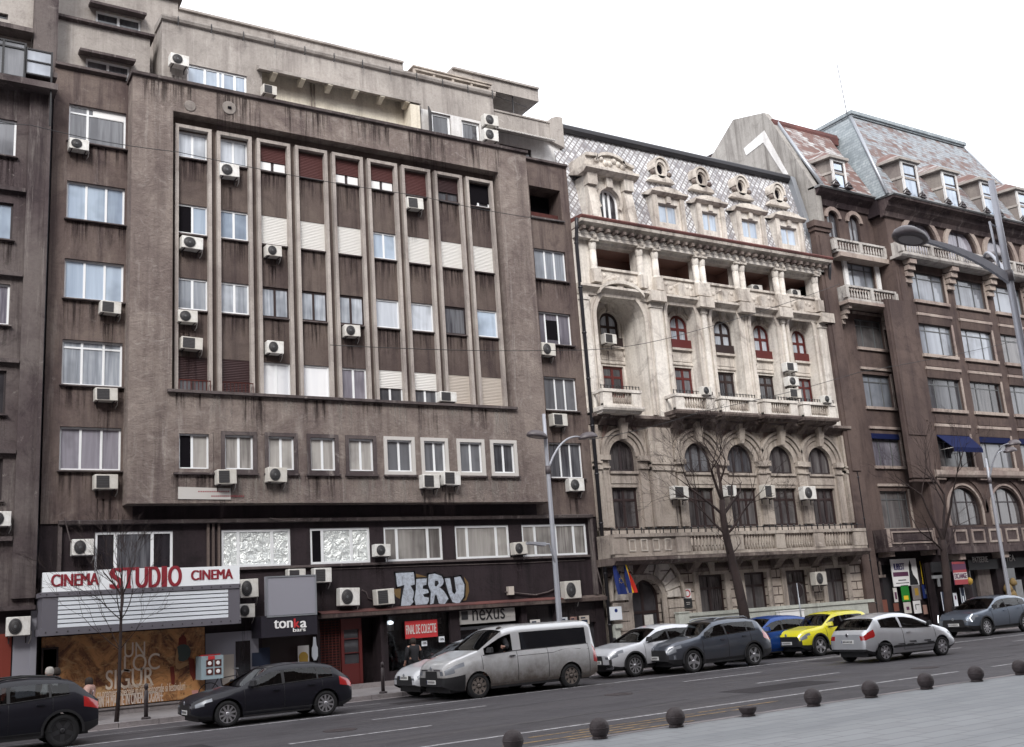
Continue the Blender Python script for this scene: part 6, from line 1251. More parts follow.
# lower balconies
x0, x1 = P(885, 530, RL-.75)[0], P(936.5, 535, RL-.75)[0]; z1, z0 = P(905, 528.5, RL-.75)[1], P(905, 547, RL-.75)[1]
q = MB(); q.box(x0, x1, RL-.8, RL-.65, z0, z1); q.box(x0-.06, x1+.06, RL-.9, RL, z0-.18, z0-.002); q.box(x0, x0+.15, RL-.64, RL, z0, z1-.002); q.box(x1-.25, x1, RL-.64, RL, z0, z1-.002)
b_ = q.build('balcony', 'brown_soot', RB); q = MB(); q.ring([(x0+.3, z0+.15), (x0+.3, z1-.12), (x1-.35, z1-.12), (x1-.35, z0+.15), (x0+.3, z0+.15)], [(x0+.37, z0+.22), (x0+.37, z1-.19), (x1-.42, z1-.19), (x1-.42, z0+.22), (x0+.37, z0+.22)], RL-.84, RL-.801); q.box(x0+.02, x0+.22, RL-.84, RL-.801, z0+.02, z1-.02); q.box(x1-.28, x1-.02, RL-.84, RL-.801, z0+.02, z1-.02)
for x in (x0+.2, x1-.4): q.box(x, x+.3, RL-.7, RL, z0-.4, z0-.182)
sub(b_, q, 'stone_trim', 'brown_trim')
q = MB(); bx0 = P(947, 535, RM-.6)[0]; q.box(bx0, mx1, RM-.68, RM-.5, zBs, zBal); q.box(bx0-.1, mx1, RM-.8, RM, zBs-.32, zBs-.002); q.box(bx0, bx0+.18, RM-.499, RM, zBs, zBal-.002)
b_ = q.build('long_balcony', 'brown_soot', RB); q = MB()
for k in range(9):
    x = bx0+.4+k*1.35; q.ring([(x, zBs+.15), (x, zBal-.1), (x+1.0, zBal-.1), (x+1.0, zBs+.15), (x, zBs+.15)], [(x+.1, zBs+.25), (x+.1, zBal-.2), (x+.9, zBal-.2), (x+.9, zBs+.25), (x+.1, zBs+.25)], RM-.72, RM-.681)
for k in range(NC+1): x = c1a+pt*k-(pt-wdt)/2; q.box(x-.2, x+.2, RM-.65, RM, zBs-.6, zBs-.322)
sub(b_, q, 'stone_trim', 'brown_trim')
# cornices / eaves
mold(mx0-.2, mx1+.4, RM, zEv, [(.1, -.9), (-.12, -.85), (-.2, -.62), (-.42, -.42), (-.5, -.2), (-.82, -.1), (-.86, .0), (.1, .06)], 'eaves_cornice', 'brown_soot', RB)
mold(mx0-.25, mx1+.5, RM, zEv, [(.1, .061), (-.88, .0), (-.94, .06), (-.92, .12), (.1, .16)], 'eaves_gutter', 'metal_sheet', RB)
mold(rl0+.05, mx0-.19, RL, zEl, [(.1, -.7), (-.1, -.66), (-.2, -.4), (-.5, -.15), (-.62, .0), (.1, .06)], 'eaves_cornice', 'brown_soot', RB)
mold(rl0-.0, mx0-.19, RL, zEl, [(.1, .061), (-.64, .0), (-.70, .06), (-.68, .12), (.1, .16)], 'eaves_gutter', 'metal_sheet', RB)
# mansards
def PG(u, v, Y): x, z = P(u, v, Y); return (x, Y, z)
zrg = None
ryr = RM+2.0
tA = PG(850, 114, ryr); tB = PG(962, 148, ryr); rtz = (tA[2]+tB[2])/2
fl = (mx0-.3, RM-.6, zEv+.1); fr = (tB[0]+3.4, RM-.6, zEv+.1); ta = (tA[0], ryr, rtz); tb = (tB[0], ryr, rtz)
bk = 10
q = MB(); q.face([fl, fr, tb, ta]); q.face([fr, (fr[0], RM+bk, zEv+.1), (tb[0], ryr+bk-4, rtz), tb]); q.build('main_mansard', 'slate_blue', RB)
q = MB(); q.face([fl, ta, (ta[0], ryr+bk-4, rtz), (fl[0], RM+bk, zEv+.1)]); q.build('side_mansard', 'slate_teal', RB)
q = MB(); q.box(ta[0]-.05, tb[0]+.1, ryr-.12, ryr+bk-4, rtz-.08, rtz+.12); q.box(ta[0]-.12, tb[0]+.18, ryr-.2, ryr-.0, rtz+.02, rtz+.22); q.box(ta[0]-.12, ta[0]+.05, ryr-.01, ryr+bk-4, rtz+.021, rtz+.215); q.extr([(ryr-.01, rtz-.5), (ryr-.15, rtz-.55), (ryr-.03, rtz-.1), (ryr+.05, rtz-.1)], ta[0]-.1, tb[0]+.15)
q.build('roof_ridge_cap', 'slate_teal', RB)
q = MB(); q.tube([fl, ta], .09, 6); q.tube([fr, tb], .08, 6); q.build('hip_flashing', 'zinc', RB)
q = MB(); q.tube([(fr[0]-.3, RM-.5, zEv+.1), (fr[0]-.3, RM-.5, zEv+.15)], .05, 5)
# lower, right continuing roof beyond the pavilion
q = MB(); z_ = zEv+1.5; q.face([(fr[0]-.6, RM-.5, zEv+.1), (mx1+.5, RM-.5, zEv+.1), (mx1+.5, RM+1.2, z_), (fr[0]-.6, RM+1.2, z_)]); q.face([(fr[0]-.6, RM+1.2, z_), (mx1+.5, RM+1.2, z_), (mx1+.5, RM+9, z_), (fr[0]-.6, RM+9, z_)]); q.build('low_mansard', 'slate_blue', RB)
# left bay roof with gable wall over the palace
gY = lambda u, v: PXp(u, v, rl0-.0)
gp_ = [(710.4, 158), (732.9, 119.6), (746.8, 116.4), (763.9, 112.6), (770.4, 120.7), (800, 184)]
gp_ = [gY(u, v) for u, v in gp_]; 
yf = RL-.3
mb = MB(); pts = [(rl0, y, z) for y, z in gp_]; pts[-1] = (rl0, yf, zEl+.1)
low_ = [(rl0, yf, RT-4), (rl0, pts[0][1], RT-4)]
a = [mb.v(p) for p in pts+low_]; b = [mb.v((p[0]+.4, p[1], p[2])) for p in pts+low_]; mb.bm.faces.new(a); mb.bm.faces.new(b[::-1])
for i in range(len(a)): mb.bm.faces.new((a[i], b[i], b[(i+1) % len(a)], a[(i+1) % len(a)]))
mb.build('gable_wall', 'gable_grey', RB)
wm = [(744, 148.6), (764.5, 130.5), (788.5, 174.5), (784, 175), (763.5, 142.5), (746.6, 155.5)]; mb = MB(); a = [mb.v((rl0-.03,)+gY(u, v)) for u, v in wm]; b = [mb.v((rl0-.001,)+gY(u, v)) for u, v in wm]; mb.bm.faces.new(a)
for i in range(6): mb.bm.faces.new((a[i], b[i], b[(i+1) % 6], a[(i+1) % 6]))
mb.build('white_plaster_patch', 'white_wall', RB)
ty, tz = gp_[4]
zt2 = P(846, 141, ty)[1]; tz2 = (tz+zt2)/2
q = MB(); q.face([(rl0+.4, RL-.5, zEl+.1), (mx0-.1, RL-.5, zEl+.1), (mx0-.1+.0, ty, tz), (rl0+.4, ty, tz)]); q.face([(rl0+.4, ty, tz), (mx0+1, ty, tz), (mx0+1, ty+6, tz+.4), (rl0+.4, ty+6, tz+.4)]); q.build('left_bay_roof', 'slate_red', RB)
q = MB(); q.extr([(ty-.1, tz-.5), (ty-.14, tz-.1), (ty-.08, tz+.1), (ty+.5, tz+.16), (ty+.5, tz-.5)], rl0+.1, mx0+.6); q.build('roof_edge', 'gutter_red', RB)
q = MB(); q.tube([(rl0+.45, RL-.5, zEl+.1), (rl0+.45, ty, tz+.02)], .1, 6); q.build('hip_flashing', 'zinc', RB)
# oriel dormers
def odorm(cx, zb, zt, y, w_=1.1):
    q = MB(); x0, x1 = cx-w_/2, cx+w_/2; zm_ = zb+(zt-zb)*.55
    q.hexa([(x0, y, zb), (x1, y, zb), (x1+.55, y+1.7, zb), (x0-.55, y+1.7, zb), (x0, y, zt), (x1, y, zt), (x1+.55, y+1.7, zt), (x0-.55, y+1.7, zt)])
    d = q.build('dormer', 'pilaster_grey', RB)
    q = MB(); e = .22; q.hexa([(x0-e, y-e, zt), (x1+e, y-e, zt), (x1+.55+e, y+1.9, zt), (x0-.55-e, y+1.9, zt), (x0-e, y-e, zt+.14), (x1+e, y-e, zt+.14), (x1+.55+e, y+1.9, zt+.14), (x0-.55-e, y+1.9, zt+.14)])
    q.hexa([(x0-.03, y-.06, zm_-.06), (x1+.03, y-.06, zm_-.06), (x1+.6, y+1.7, zm_-.06), (x0-.6, y+1.7, zm_-.06), (x0-.03, y-.06, zm_+.06), (x1+.03, y-.06, zm_+.06), (x1+.6, y+1.7, zm_+.06), (x0-.6, y+1.7, zm_+.06)]); sub(d, q, 'moulding', 'stucco_upper')
    q = MB(); ap = (cx, y+1.5, zt+.95); b = [(x0-e, y-e, zt+.141), (x1+e, y-e, zt+.141), (x1+.55+e, y+1.9, zt+.141), (x0-.55-e, y+1.9, zt+.141)]
    mid = [tuple((Vector(p)*.55+Vector(ap)*.45)+Vector((0, 0, .14))) for p in b]
    for i in range(4): q.face([b[i], b[(i+1) % 4], mid[(i+1) % 4], mid[i]]); q.face([mid[i], mid[(i+1) % 4], ap])
    sub(d, q, 'dormer_roof', 'slate_red')
    r = (x0+.10, x1-.10, zb+.08, zt-.12); w2 = window(RB, r, y-.05, fm='frame_brown', pm='glass_sky', fw=.07, cols=1, trans=.68, name='dormer_window')
    q = MB(); q.ring([(x0-.02, zb), (x0-.02, zt-.02), (x1+.02, zt-.02), (x1+.02, zb)], [(x0+.1, zb), (x0+.1, zt-.12), (x1-.1, zt-.12), (x1-.1, zb)], y-.10, y-.002); sub(w2, q, 'white_surround', 'white_wall')
    q = MB()
    for x in (x0-.35, x1-.35): q.box(x, x+.4, y-.38, y-.1, zb+.02, zb+.10); q.tube([(x-.15, y-.3, zb+.1), (x+.3, y-.25, zb+.42)], .035, 5); q.lathe((x+.3, y-.25, zb+.25), [(.14, -.1), (.04, .1)], 8)
    sub(d, q, 'floodlight', 'frame_dark')
dl = [RC(r, RM-.62) for r in ((900, 162.6, 919, 197), (940.9, 173.5, 958.8, 206.8), (979.4, 183, 996.5, 214), (1015, 192.7, 1033, 223))]
dzt = sum(r[3] for r in dl)/4; dzb = zEv+.12
c0 = (dl[0][0]+dl[0][1])/2; dp_ = ((dl[3][0]+dl[3][1])/2-c0)/3
for k in range(5): odorm(c0+dp_*k, dzb, dzt+.12, RM-.62, 1.22)
q_ = RC((831.3, 161.4, 845, 187), RL-.5); odorm((q_[0]+q_[1])/2, zEl+.12, q_[3]+.12, RL-.50, q_[1]-q_[0]+.2)
# antenna
a = P(846, 111, ryr)
mb = MB(); mb.tube([(a[0]+.05, ryr, rtz), (a[0]-.15, ryr, P(843, 66, ryr)[1])], .025, 5); mb.build('antenna', 'frame_steel', RB)
# street level: dark shop fronts, doorway piers
mb = MB(); sx = [P(u, 600, RL)[0] for u in (889, 921, 951, 984)]
wall(mb, rl0, mx0, .1, zBs, RL, .4, [(P(872, 600, RL)[0]+.9, sx[1]-.3, .2, zBs-.6)]); mb.build('street_wall', 'stucco_base', RB)
hs = []; x = P(935, 600, RM)[0]
g0 = x
for k in range(5): hs.append((x+.15, x+2.25, .2, zBs-.62)); x += 2.75
mb = MB(); wall(mb, mx0, mx1, .1, zBs-.1, RM, .5, hs); mb.face([(mx0, RM, .1), (mx0, RM, zBs), (mx0, RL+.3, zBs), (mx0, RL+.3, .1)]); mb.build('street_wall', 'stucco_base', RB)
mb = MB()
for h in hs: mb.box(h[0], h[1], RM+.4, RM+.45, .1, h[3])
mb.box(P(872, 600, RL)[0]+.9, sx[1]-.3, RL+.35, RL+.4, .1, zBs-.6); mb.build('shop_window', 'glass_dark', RB)
mb = MB()
for h in hs: mb.box(h[0]-.1, h[1]+.1, RM-.08, RM, zBs-1.1, zBs-.62); 
mb.build('shop_fascia', 'trim_black', RB)
mb = MB(); h = hs[1]; mb.box(h[0]+.9, h[1]-.2, RM+.2, RM+.38, .15, zBs-.9); mb.build('pale_door_leaf', 'pilaster_grey', RB)
mb = MB(); x = P(856, 600, RL-.1)[0]; mb.box(x, x+1.4, RL-.06, RL, .1, P(865, 578, RL)[1]); mb.build('brick_base', 'palace_low', RB)
mb = MB(); q = RC((868.5, 562, 880, 575), RL-.05); mb.box(q[0], q[1], RL-.05, RL, q[2], q[3]); o_ = mb.build('side_window', 'void', RB); mb = MB(); mb.ring([(q[0]-.1, q[2]), (q[0]-.1, q[3]), (q[1]+.1, q[3]), (q[1]+.1, q[2])], [(q[0], q[2]), (q[0], q[3]), (q[1], q[3]), (q[1], q[2])], RL-.1, RL); mb.box(q[0]-.2, q[1]+.2, RL-.2, RL, q[2]-.12, q[2]-.001); sub(o_, mb, 'surround', 'palace_soot')
mb = MB(); mb.box(rl0+.4, mx0-.0, RL+.45, RL+10, .1, zEl-.2); mb.box(mx0+.02, mx1-.05, RM+.6, RM+10, .1, zEv-.3); mb.box(mx0-.3, mx0+.3, RM+.1, RL+1, zEl-.9, zEv+.05); mb.build('core', 'stucco_base', RB)
# posters and signs of the street front
def pthing(name, r, Y, m_, lab, cat='poster', det=()):
    q = RC(r, Y); mb = MB(); mb.box(q[0], q[1], Y-.03, Y, q[2], q[3]); o_ = tag(mb.build(name, m_), lab, cat); W_, H_ = q[1]-q[0], q[3]-q[2]
    for (nm, mm_, boxes) in det:
        mb = MB()
        for (a, b, c, d) in boxes: mb.box(q[0]+W_*a, q[0]+W_*b, Y-.036, Y-.0301, q[2]+H_*c, q[2]+H_*d)
        subt(o_, mb, nm, mm_)
    return o_, q
YP = RL-.1
mat('purple', (.05, .045, .16), .6); mat('green_print', (.015, .20, .025), .6); mat('orange_print', (.17, .055, .035), .6); mat('mag_print', (.10, .03, .075), .6); mat('sign_rose', (.33, .045, .055), .6)
o_, q = pthing('rental_poster', (889.5, 559.5, 919, 585), YP, 'white_plain', 'large white poster with blue lettering, purple stripe and a dark standing figure', det=[('stripe', 'mag_print', [(.03, .62, .36, .52)]), ('printed_lines', 'frame_steel', [(.2, .5, .20, .24), (.1, .6, .1, .13)])])
q2 = (q[0]+.10*(q[1]-q[0]), q[0]+.50*(q[1]-q[0]), q[2]+.60*(q[3]-q[2]), q[2]+.84*(q[3]-q[2])); t_ = text('lettering', 'IUBEST', None, 'purple', q2[0], q2[1], q2[2], q2[3], YP-.045, .05); t_.parent = o_; t_.matrix_parent_inverse = Matrix.Translation(-o_.location)
mb = MB(); W_, H_ = q[1]-q[0], q[3]-q[2]; fx = q[0]+W_*.74
mb.prism([(fx-.2, q[2]+.02), (fx-.14, q[2]+.5), (fx-.10, q[2]+.95), (fx-.06, q[2]+1.0), (fx-.09, q[2]+H_*.75), (fx, q[2]+H_*.95), (fx+.09, q[2]+H_*.75), (fx+.06, q[2]+H_*.6), (fx+.12, q[2]+.5), (fx+.35, q[2]+.25), (fx+.4, q[2]+.02)], YP-.038, YP-.031); subt(o_, mb, 'printed_figure', 'cloth_black')
pthing('poster', (919.5, 561, 923, 584), YP, 'flag_yellow', 'narrow yellow strip poster on the right edge of the large white poster')
for r, m_, lab, det in (((892.5, 588, 898, 602), 'ac_white', 'tall whitish poster below the left corner of the large white poster', [('print', 'mag_print', [(.2, .8, .2, .7)])]),
    ((900, 585.5, 910, 601), 'green_print', 'bright green poster below the large white poster', [('print', 'flag_yellow', [(.2, .8, .1, .35)])]),
    ((911, 585.5, 921, 599.5), 'kerb_m', 'grey poster showing a round yellowish face right of the green poster', [('print', 'gold', [(.3, .75, .3, .8)])]),
    ((921.5, 585, 929, 598), 'flag_blue', 'blue poster right of the grey face poster', [('print', 'glass_sky', [(.35, .7, .3, .7)])]),
    ((903, 602.5, 911.5, 613), 'ac_white', 'left one of two white drawings at the bottom of the poster wall', [('print', 'mag_print', [(.3, .7, .3, .6)])]),
    ((912.5, 601, 921.5, 613), 'white_plain', 'right one of two white drawings at the bottom of the poster wall', [('print', 'frame_steel', [(.2, .8, .65, .72), (.2, .3, .3, .7)])]),
    ((893, 603.5, 899, 611), 'orange_print', 'orange reddish poster low on the left of the poster wall', []),
    ((880.5, 600, 888, 612), 'orange_print', 'bright orange scrap of posters on the brick pier behind the silver hatchback', []),
    ((922.5, 605, 927.5, 614), 'pal_pink', 'pinkish small poster low on the right of the poster wall', [])):
    pthing('poster', r, YP, m_, lab, det=det)
YQ = RM-.12
pthing('magazine_poster', (940, 592, 952, 610), YQ, 'cloth_navy', 'purple navy poster with a face in a pale frame beside the dark doorway', det=[('print', 'pal_pink', [(.45, .75, .45, .85)]), ('print', 'gold', [(.5, .95, .05, .2)]), ('frame_edge', 'slat_blue', [(0, .06, 0, 1)])])
pthing('poster', (952.5, 593, 958, 606), YQ, 'slat_blue', 'pale poster under the red and white shop sign', det=[('print', 'mag_print', [(.3, .7, .5, .8)])])
pthing('poster', (959, 588, 966, 604), YQ, 'cloth_navy', 'dark blue poster with a pale figure right of the pale poster under the red sign', det=[('print', 'slat_blue', [(.35, .6, .1, .5), (.9, 1, 0, 1), (0, .1, 0, 1)])])
o_, q = pthing('shop_sign', (951, 562, 968, 584), RM-.5, 'mag_print', 'red shop sign with a white band of dark lettering projecting at the brown building', 'sign', det=[('red_field', 'sign_rose', [(0, 1, 0, .22), (0, 1, .52, .64), (0, .95, .90, 1)]), ('white_band', 'cloth_white', [(0, 1, .22, .52)]), ])
t_ = text('lettering', 'EXCHANGE', None, 'mag_print', q[0]+.05, q[1]-.05, q[2]+.26*(q[3]-q[2]), q[2]+.49*(q[3]-q[2]), RM-.55, .05); t_.parent = o_; t_.matrix_parent_inverse = Matrix.Translation(-o_.location)
q = RC((932, 575.5, 947, 586), RM-.1); mb = MB(); mb.box(q[0], q[1], RM-.14, RM-.06, q[3]-.15, q[3]); mb.box(q[0]+.35, q[0]+.47, RM-.14, RM-.06, q[2], q[3]-.151); tag(mb.build('letter_sign', 'metal_sheet'), 'pale T shaped metal letter sign on the dark wall left of the red shop sign', 'sign')
for i, (r, s) in enumerate((((972, 557, 988, 562), 'PATISERIE'), ((1005, 555, 1015, 561), 'TEA'))):
    q = RC(r, RM-.09); t_ = text('lettering', s, RB, 'frame_dirty', q[0], q[1], q[2], q[3], RM-.105, .01)
pthing('menu_board', (1014, 580, 1024, 598), RM-.3, 'metal_sheet', 'pale grey board standing behind the blue grey crossover', 'board')
mb = MB()
for (u, v, s) in ((1008, 588, .25), (1011, 594, .3), (1013, 582, .2)): p_ = Q(u, v, RM-.2); mb.lathe(p_, [(s*.5, -s), (s, -s*.4), (s*.8, s*.3), (s*.3, s)], 9)
mat('flower_y', (.22, .15, .06), .8); tag(mb.build('flower_display', 'flower_y'), 'yellowish flower display in front of the right hand dark shop', 'flowers')
mb = MB(); p_ = Q(969.5, 580.5, RM-.45); mb.lathe(p_, [(.05, -.2), (.14, -.12), (.15, .05), (.05, .14)], 10); tag(mb.build('wall_lantern', 'gold'), 'small warm lit lantern at the right edge of the red shop sign', 'lamp')
# ================================================================ OLD BLOCK (left edge)
LY = 32.3; LX1 = P(41, 400, LY)[0]; LX0 = -7.5
LB_ = empty('old_block', (LX0+4, LY, .12), 'old dark soot-stained block cut off by the left edge with a glazed roof balcony', 'building')
lwz = [RC(r, LY) for r in ((-30, 113, 15.5, 157), (-28, 198, 12.5, 240), (-26, 281, 9, 325), (-22, 369, 4.5, 414), (-20, 458, 1.5, 500))]
a = sum(r[1] for r in lwz)/5; lz = [(a-2.1, a, r[2], r[3]) for r in lwz]
ztop = P(20, 76, LY)[1]; zbt = P(20, 606, LY)[1]
hl = lz+[(r[0]-4.2, r[1]-4.2, r[2], r[3]) for r in lz]
mb = MB(); wall(mb, LX0, LX1, zbt, ztop, LY, .16, hl); mb.face([(LX1, LY, zbt), (LX1, LY, ztop), (LX1, LY+2, ztop), (LX1, LY+2, zbt)]); mb.build('wall', 'stucco_old', LB_)
for i, r in enumerate(hl): sill(window(LB_, r, LY+.08, pm=['glass_grey', 'glass_sky', 'glass_lilac', 'glass_dark', 'glass_dark'][i % 5], fm='frame_dark' if i % 5 in (1, 3, 4) else 'frame_white', mull=[.5]), r, LY)
mb = MB(); 
for r in lz: mb.box(r[0]-.4, r[1]+.3, LY-.16, LY, r[2]-1.15, r[2]-1.03)
mb.split('string_course', 'ledge', LB_)
mb = MB(); xa = P(22, 300, LY)[0]; mb.box(xa, LX1-.02, LY-.12, LY+.01, zbt+.2, ztop-.1); mb.box(xa+.5, LX1-.0, LY-.17, LY-.121, zbt+.2, ztop-.3); mb.build('pilaster', 'stucco_old', LB_)
mb = MB(); mb.box(LX0, LX1, LY-.28, LY+.3, zbt-.12, zbt); mb.build('ledge', 'ledge', LB_)
mb = MB(); mb.box(LX0, LX1-.02, LY+.05, LY+.3, .1, zbt-.121); mb.build('street_wall', 'stucco_base', LB_)
q = RC((13, 641, 35, 683), LY+.03); mb = MB(); mb.box(q[0], q[1]-.16, LY-.0, LY+.049, .12, zbt-.3); mb.box(q[1]-.159, q[1], LY-.05, LY+.048, .12, zbt-.15); mb.build('grey_door', 'grey_panel', LB_)
q = RC((-30, 636, 10, 683), LY); mb = MB(); mb.box(q[0], q[1], LY+.01, LY+.048, .4, q[3]); mb.build('orange_panel', 'poster_fig_red', LB_)
# glazed balcony on the roof line
gbz = [(P(10, 76, LY-.5)[1]), P(10, 40, LY-.5)[1]]
gx = [P(u, 60, LY-.5)[0] for u in (-60, -30, 3, 25)]
mb = MB(); y = LY-.5
for x in gx: mb.box(x-.03, x+.03, y-.02, y+.02, gbz[0], gbz[1])
for z_ in (gbz[0], gbz[0]+(gbz[1]-gbz[0])*.8, gbz[1]-.05): mb.box(gx[0], gx[-1], y-.015, y+.015, z_, z_+.05)
gb = mb.build('glazed_balcony', 'black_metal', LB_); mb = MB(); mb.box(gx[0], gx[-1], y+.02, y+.03, gbz[0]+.05, gbz[1]-.05); sub(gb, mb, 'pane', 'glass_grey')
xb_ = P(52, 60, LY-.5)[0]; z1b = P(40, 50, LY-.5)[1]; z0b = P(40, 76, LY-.5)[1]
mb = MB()
for x in (gx[-1]+.035, xb_): mb.box(x-.025, x+.025, y-.02, y+.02, z0b-1.6 if x == xb_ else z0b, z1b)
for z_ in (z0b, (z0b+z1b)/2, z1b-.05): mb.box(gx[-1], xb_, y-.015, y+.015, z_, z_+.04)
sub(gb, mb, 'side_frame', 'black_metal'); mb = MB(); mb.box(gx[-1]+.05, xb_-.03, y+.02, y+.03, z0b, z1b-.05); sub(gb, mb, 'pane', 'glass_old')
mb = MB(); mb.box(LX0, LX1+.1, LY-.62, LY, gbz[0]-.22, gbz[0]-.02); mb.box(LX0, LX1+.1, LY-.45, LY+.4, ztop-.05, ztop+.1); mb.build('balcony_slab', 'ledge', LB_)
y6 = LY+.8; zt6 = P(10, 20, y6)[1]; za6 = P(0, 23, y6)[1]
hh = RC((-20, 8, 8, 20), y6)
mb = MB(); wall(mb, LX0, P(56, 40, y6)[0], ztop, ztop+9, y6, .15, [hh]); mb.build('upper_wall', 'stucco_upper', LB_); window(LB_, hh, y6+.08, fm='frame_dark', pm='glass_dark')
mb = MB(); z_ = P(10, 25, y6-.4)[1]; mb.extr([(y6+.05, z_-.2), (y6-.5, z_-.15), (y6-.5, z_), (y6+.05, z_+.1)], LX0, P(33, 30, y6-.4)[0]); mb.box(P(33, 40, y6)[0]-.02, P(56, 40, y6)[0], y6-.35, y6-.01, ztop, ztop+9.0); mb.build('cornice', 'stucco_old', LB_)
mb = MB(); mb.box(LX0, LX1-.2, LY+.35, LY+10, .1, ztop-.1); mb.build('core', 'stucco_old', LB_)
# dark joint between the two blocks with a downpipe
mb = MB(); mb.box(LX1+.0, XL+.02, YW+.35, YW+1.0, .1, zl+2); mb.build('recessed_joint', 'void', LB_)
mb = MB(); x = (LX1+XL)/2; mb.tube([(x, YW+.1, ztop+.5), (x, YW+.1, .3)], .07, 8); mb.build('drain_pipe', 'pipe_dark', LB_)
# ================================================================ OPPOSITE SIDE OF THE BOULEVARD (unseen; height and nearness set to shade the lower facades)
OB = empty('opposite_block', (20, -6, .12), 'long grey building row on the opposite side of the boulevard', 'building')
for i, (a, b, h) in enumerate(((-70, -28, 34), (-28, 2, 38), (2, 30, 35), (30, 62, 38), (62, 100, 34))):
    mb = MB(); mb.box(a+.02, b, -20, -6-.3*(i % 2), .12, h); mb.build('wall', 'stucco_wing', OB)
# ================================================================ AIR CONDITIONERS
def ac_proto(kind, m='ac_white'):
    r = empty('air_conditioner', (0, 0, 0), 'x', 'air conditioner', 'air conditioners on the facades', world=False)
    mb = MB(); mb.box(-.42, .42, -.32, 0, 0, .56); mb.build('casing', m, r, bevel=.015)
    if kind == 'round':
        mb = MB(); mb.lathe((-.12, -.335, .28), [(.235, .01), (.235, -.004), (.05, -.008)], 24, 'Y'); f = mb.build('fan', 'ac_dark', r)
        mb = MB()
        for rr in (.09, .15, .21): c = [(math.cos(t)*rr-.12, math.sin(t)*rr+.28) for t in [2*math.pi*k/20 for k in range(21)]]; mb.ring(c, [(-.12+(a+.12)*.95, .28+(b-.28)*.95) for a, b in c], -.348, -.342)
        mb.lathe((-.12, -.35, .28), [(.05, .005), (.045, -.006)], 12, 'Y'); s_ = mb.build('fan_grille', 'frame_steel', r)
    else:
        mb = MB(); mb.box(-.36, .10, -.334, -.321, .05, .51); mb.build('fan', 'ac_dark', r); mb = MB()
        for k in range(7): z = .09+.065*k; mb.box(-.36, .10, -.340, -.335, z, z+.008)
        mb.build('fan_grille', 'frame_steel', r)
    for x in (-.3, .3): mb = MB(); mb.box(x-.02, x+.02, -.34, 0, -.04, -.002); mb.box(x-.02, x+.02, -.03, .0, -.22, -.041); mb.build('bracket', 'frame_dark', r)
    mb = MB(); mb.tube([(.43, -.1, .14), (.48, -.08, .1), (.47, -.02, -.1), (.40, .0, -.25)], .018, 5); mb.build('hose', 'frame_dirty', r)
    return r
AP = {'round': ac_proto('round'), 'square': ac_proto('square')}
OWN = lambda x: LB_ if x < XL else (M if x < XR else PL)
hash_ = lambda s: sum(ord(c)*(i+3) for i, c in enumerate(s))
wW = YW-.02; wS = SL-.02; wB = BX-.02
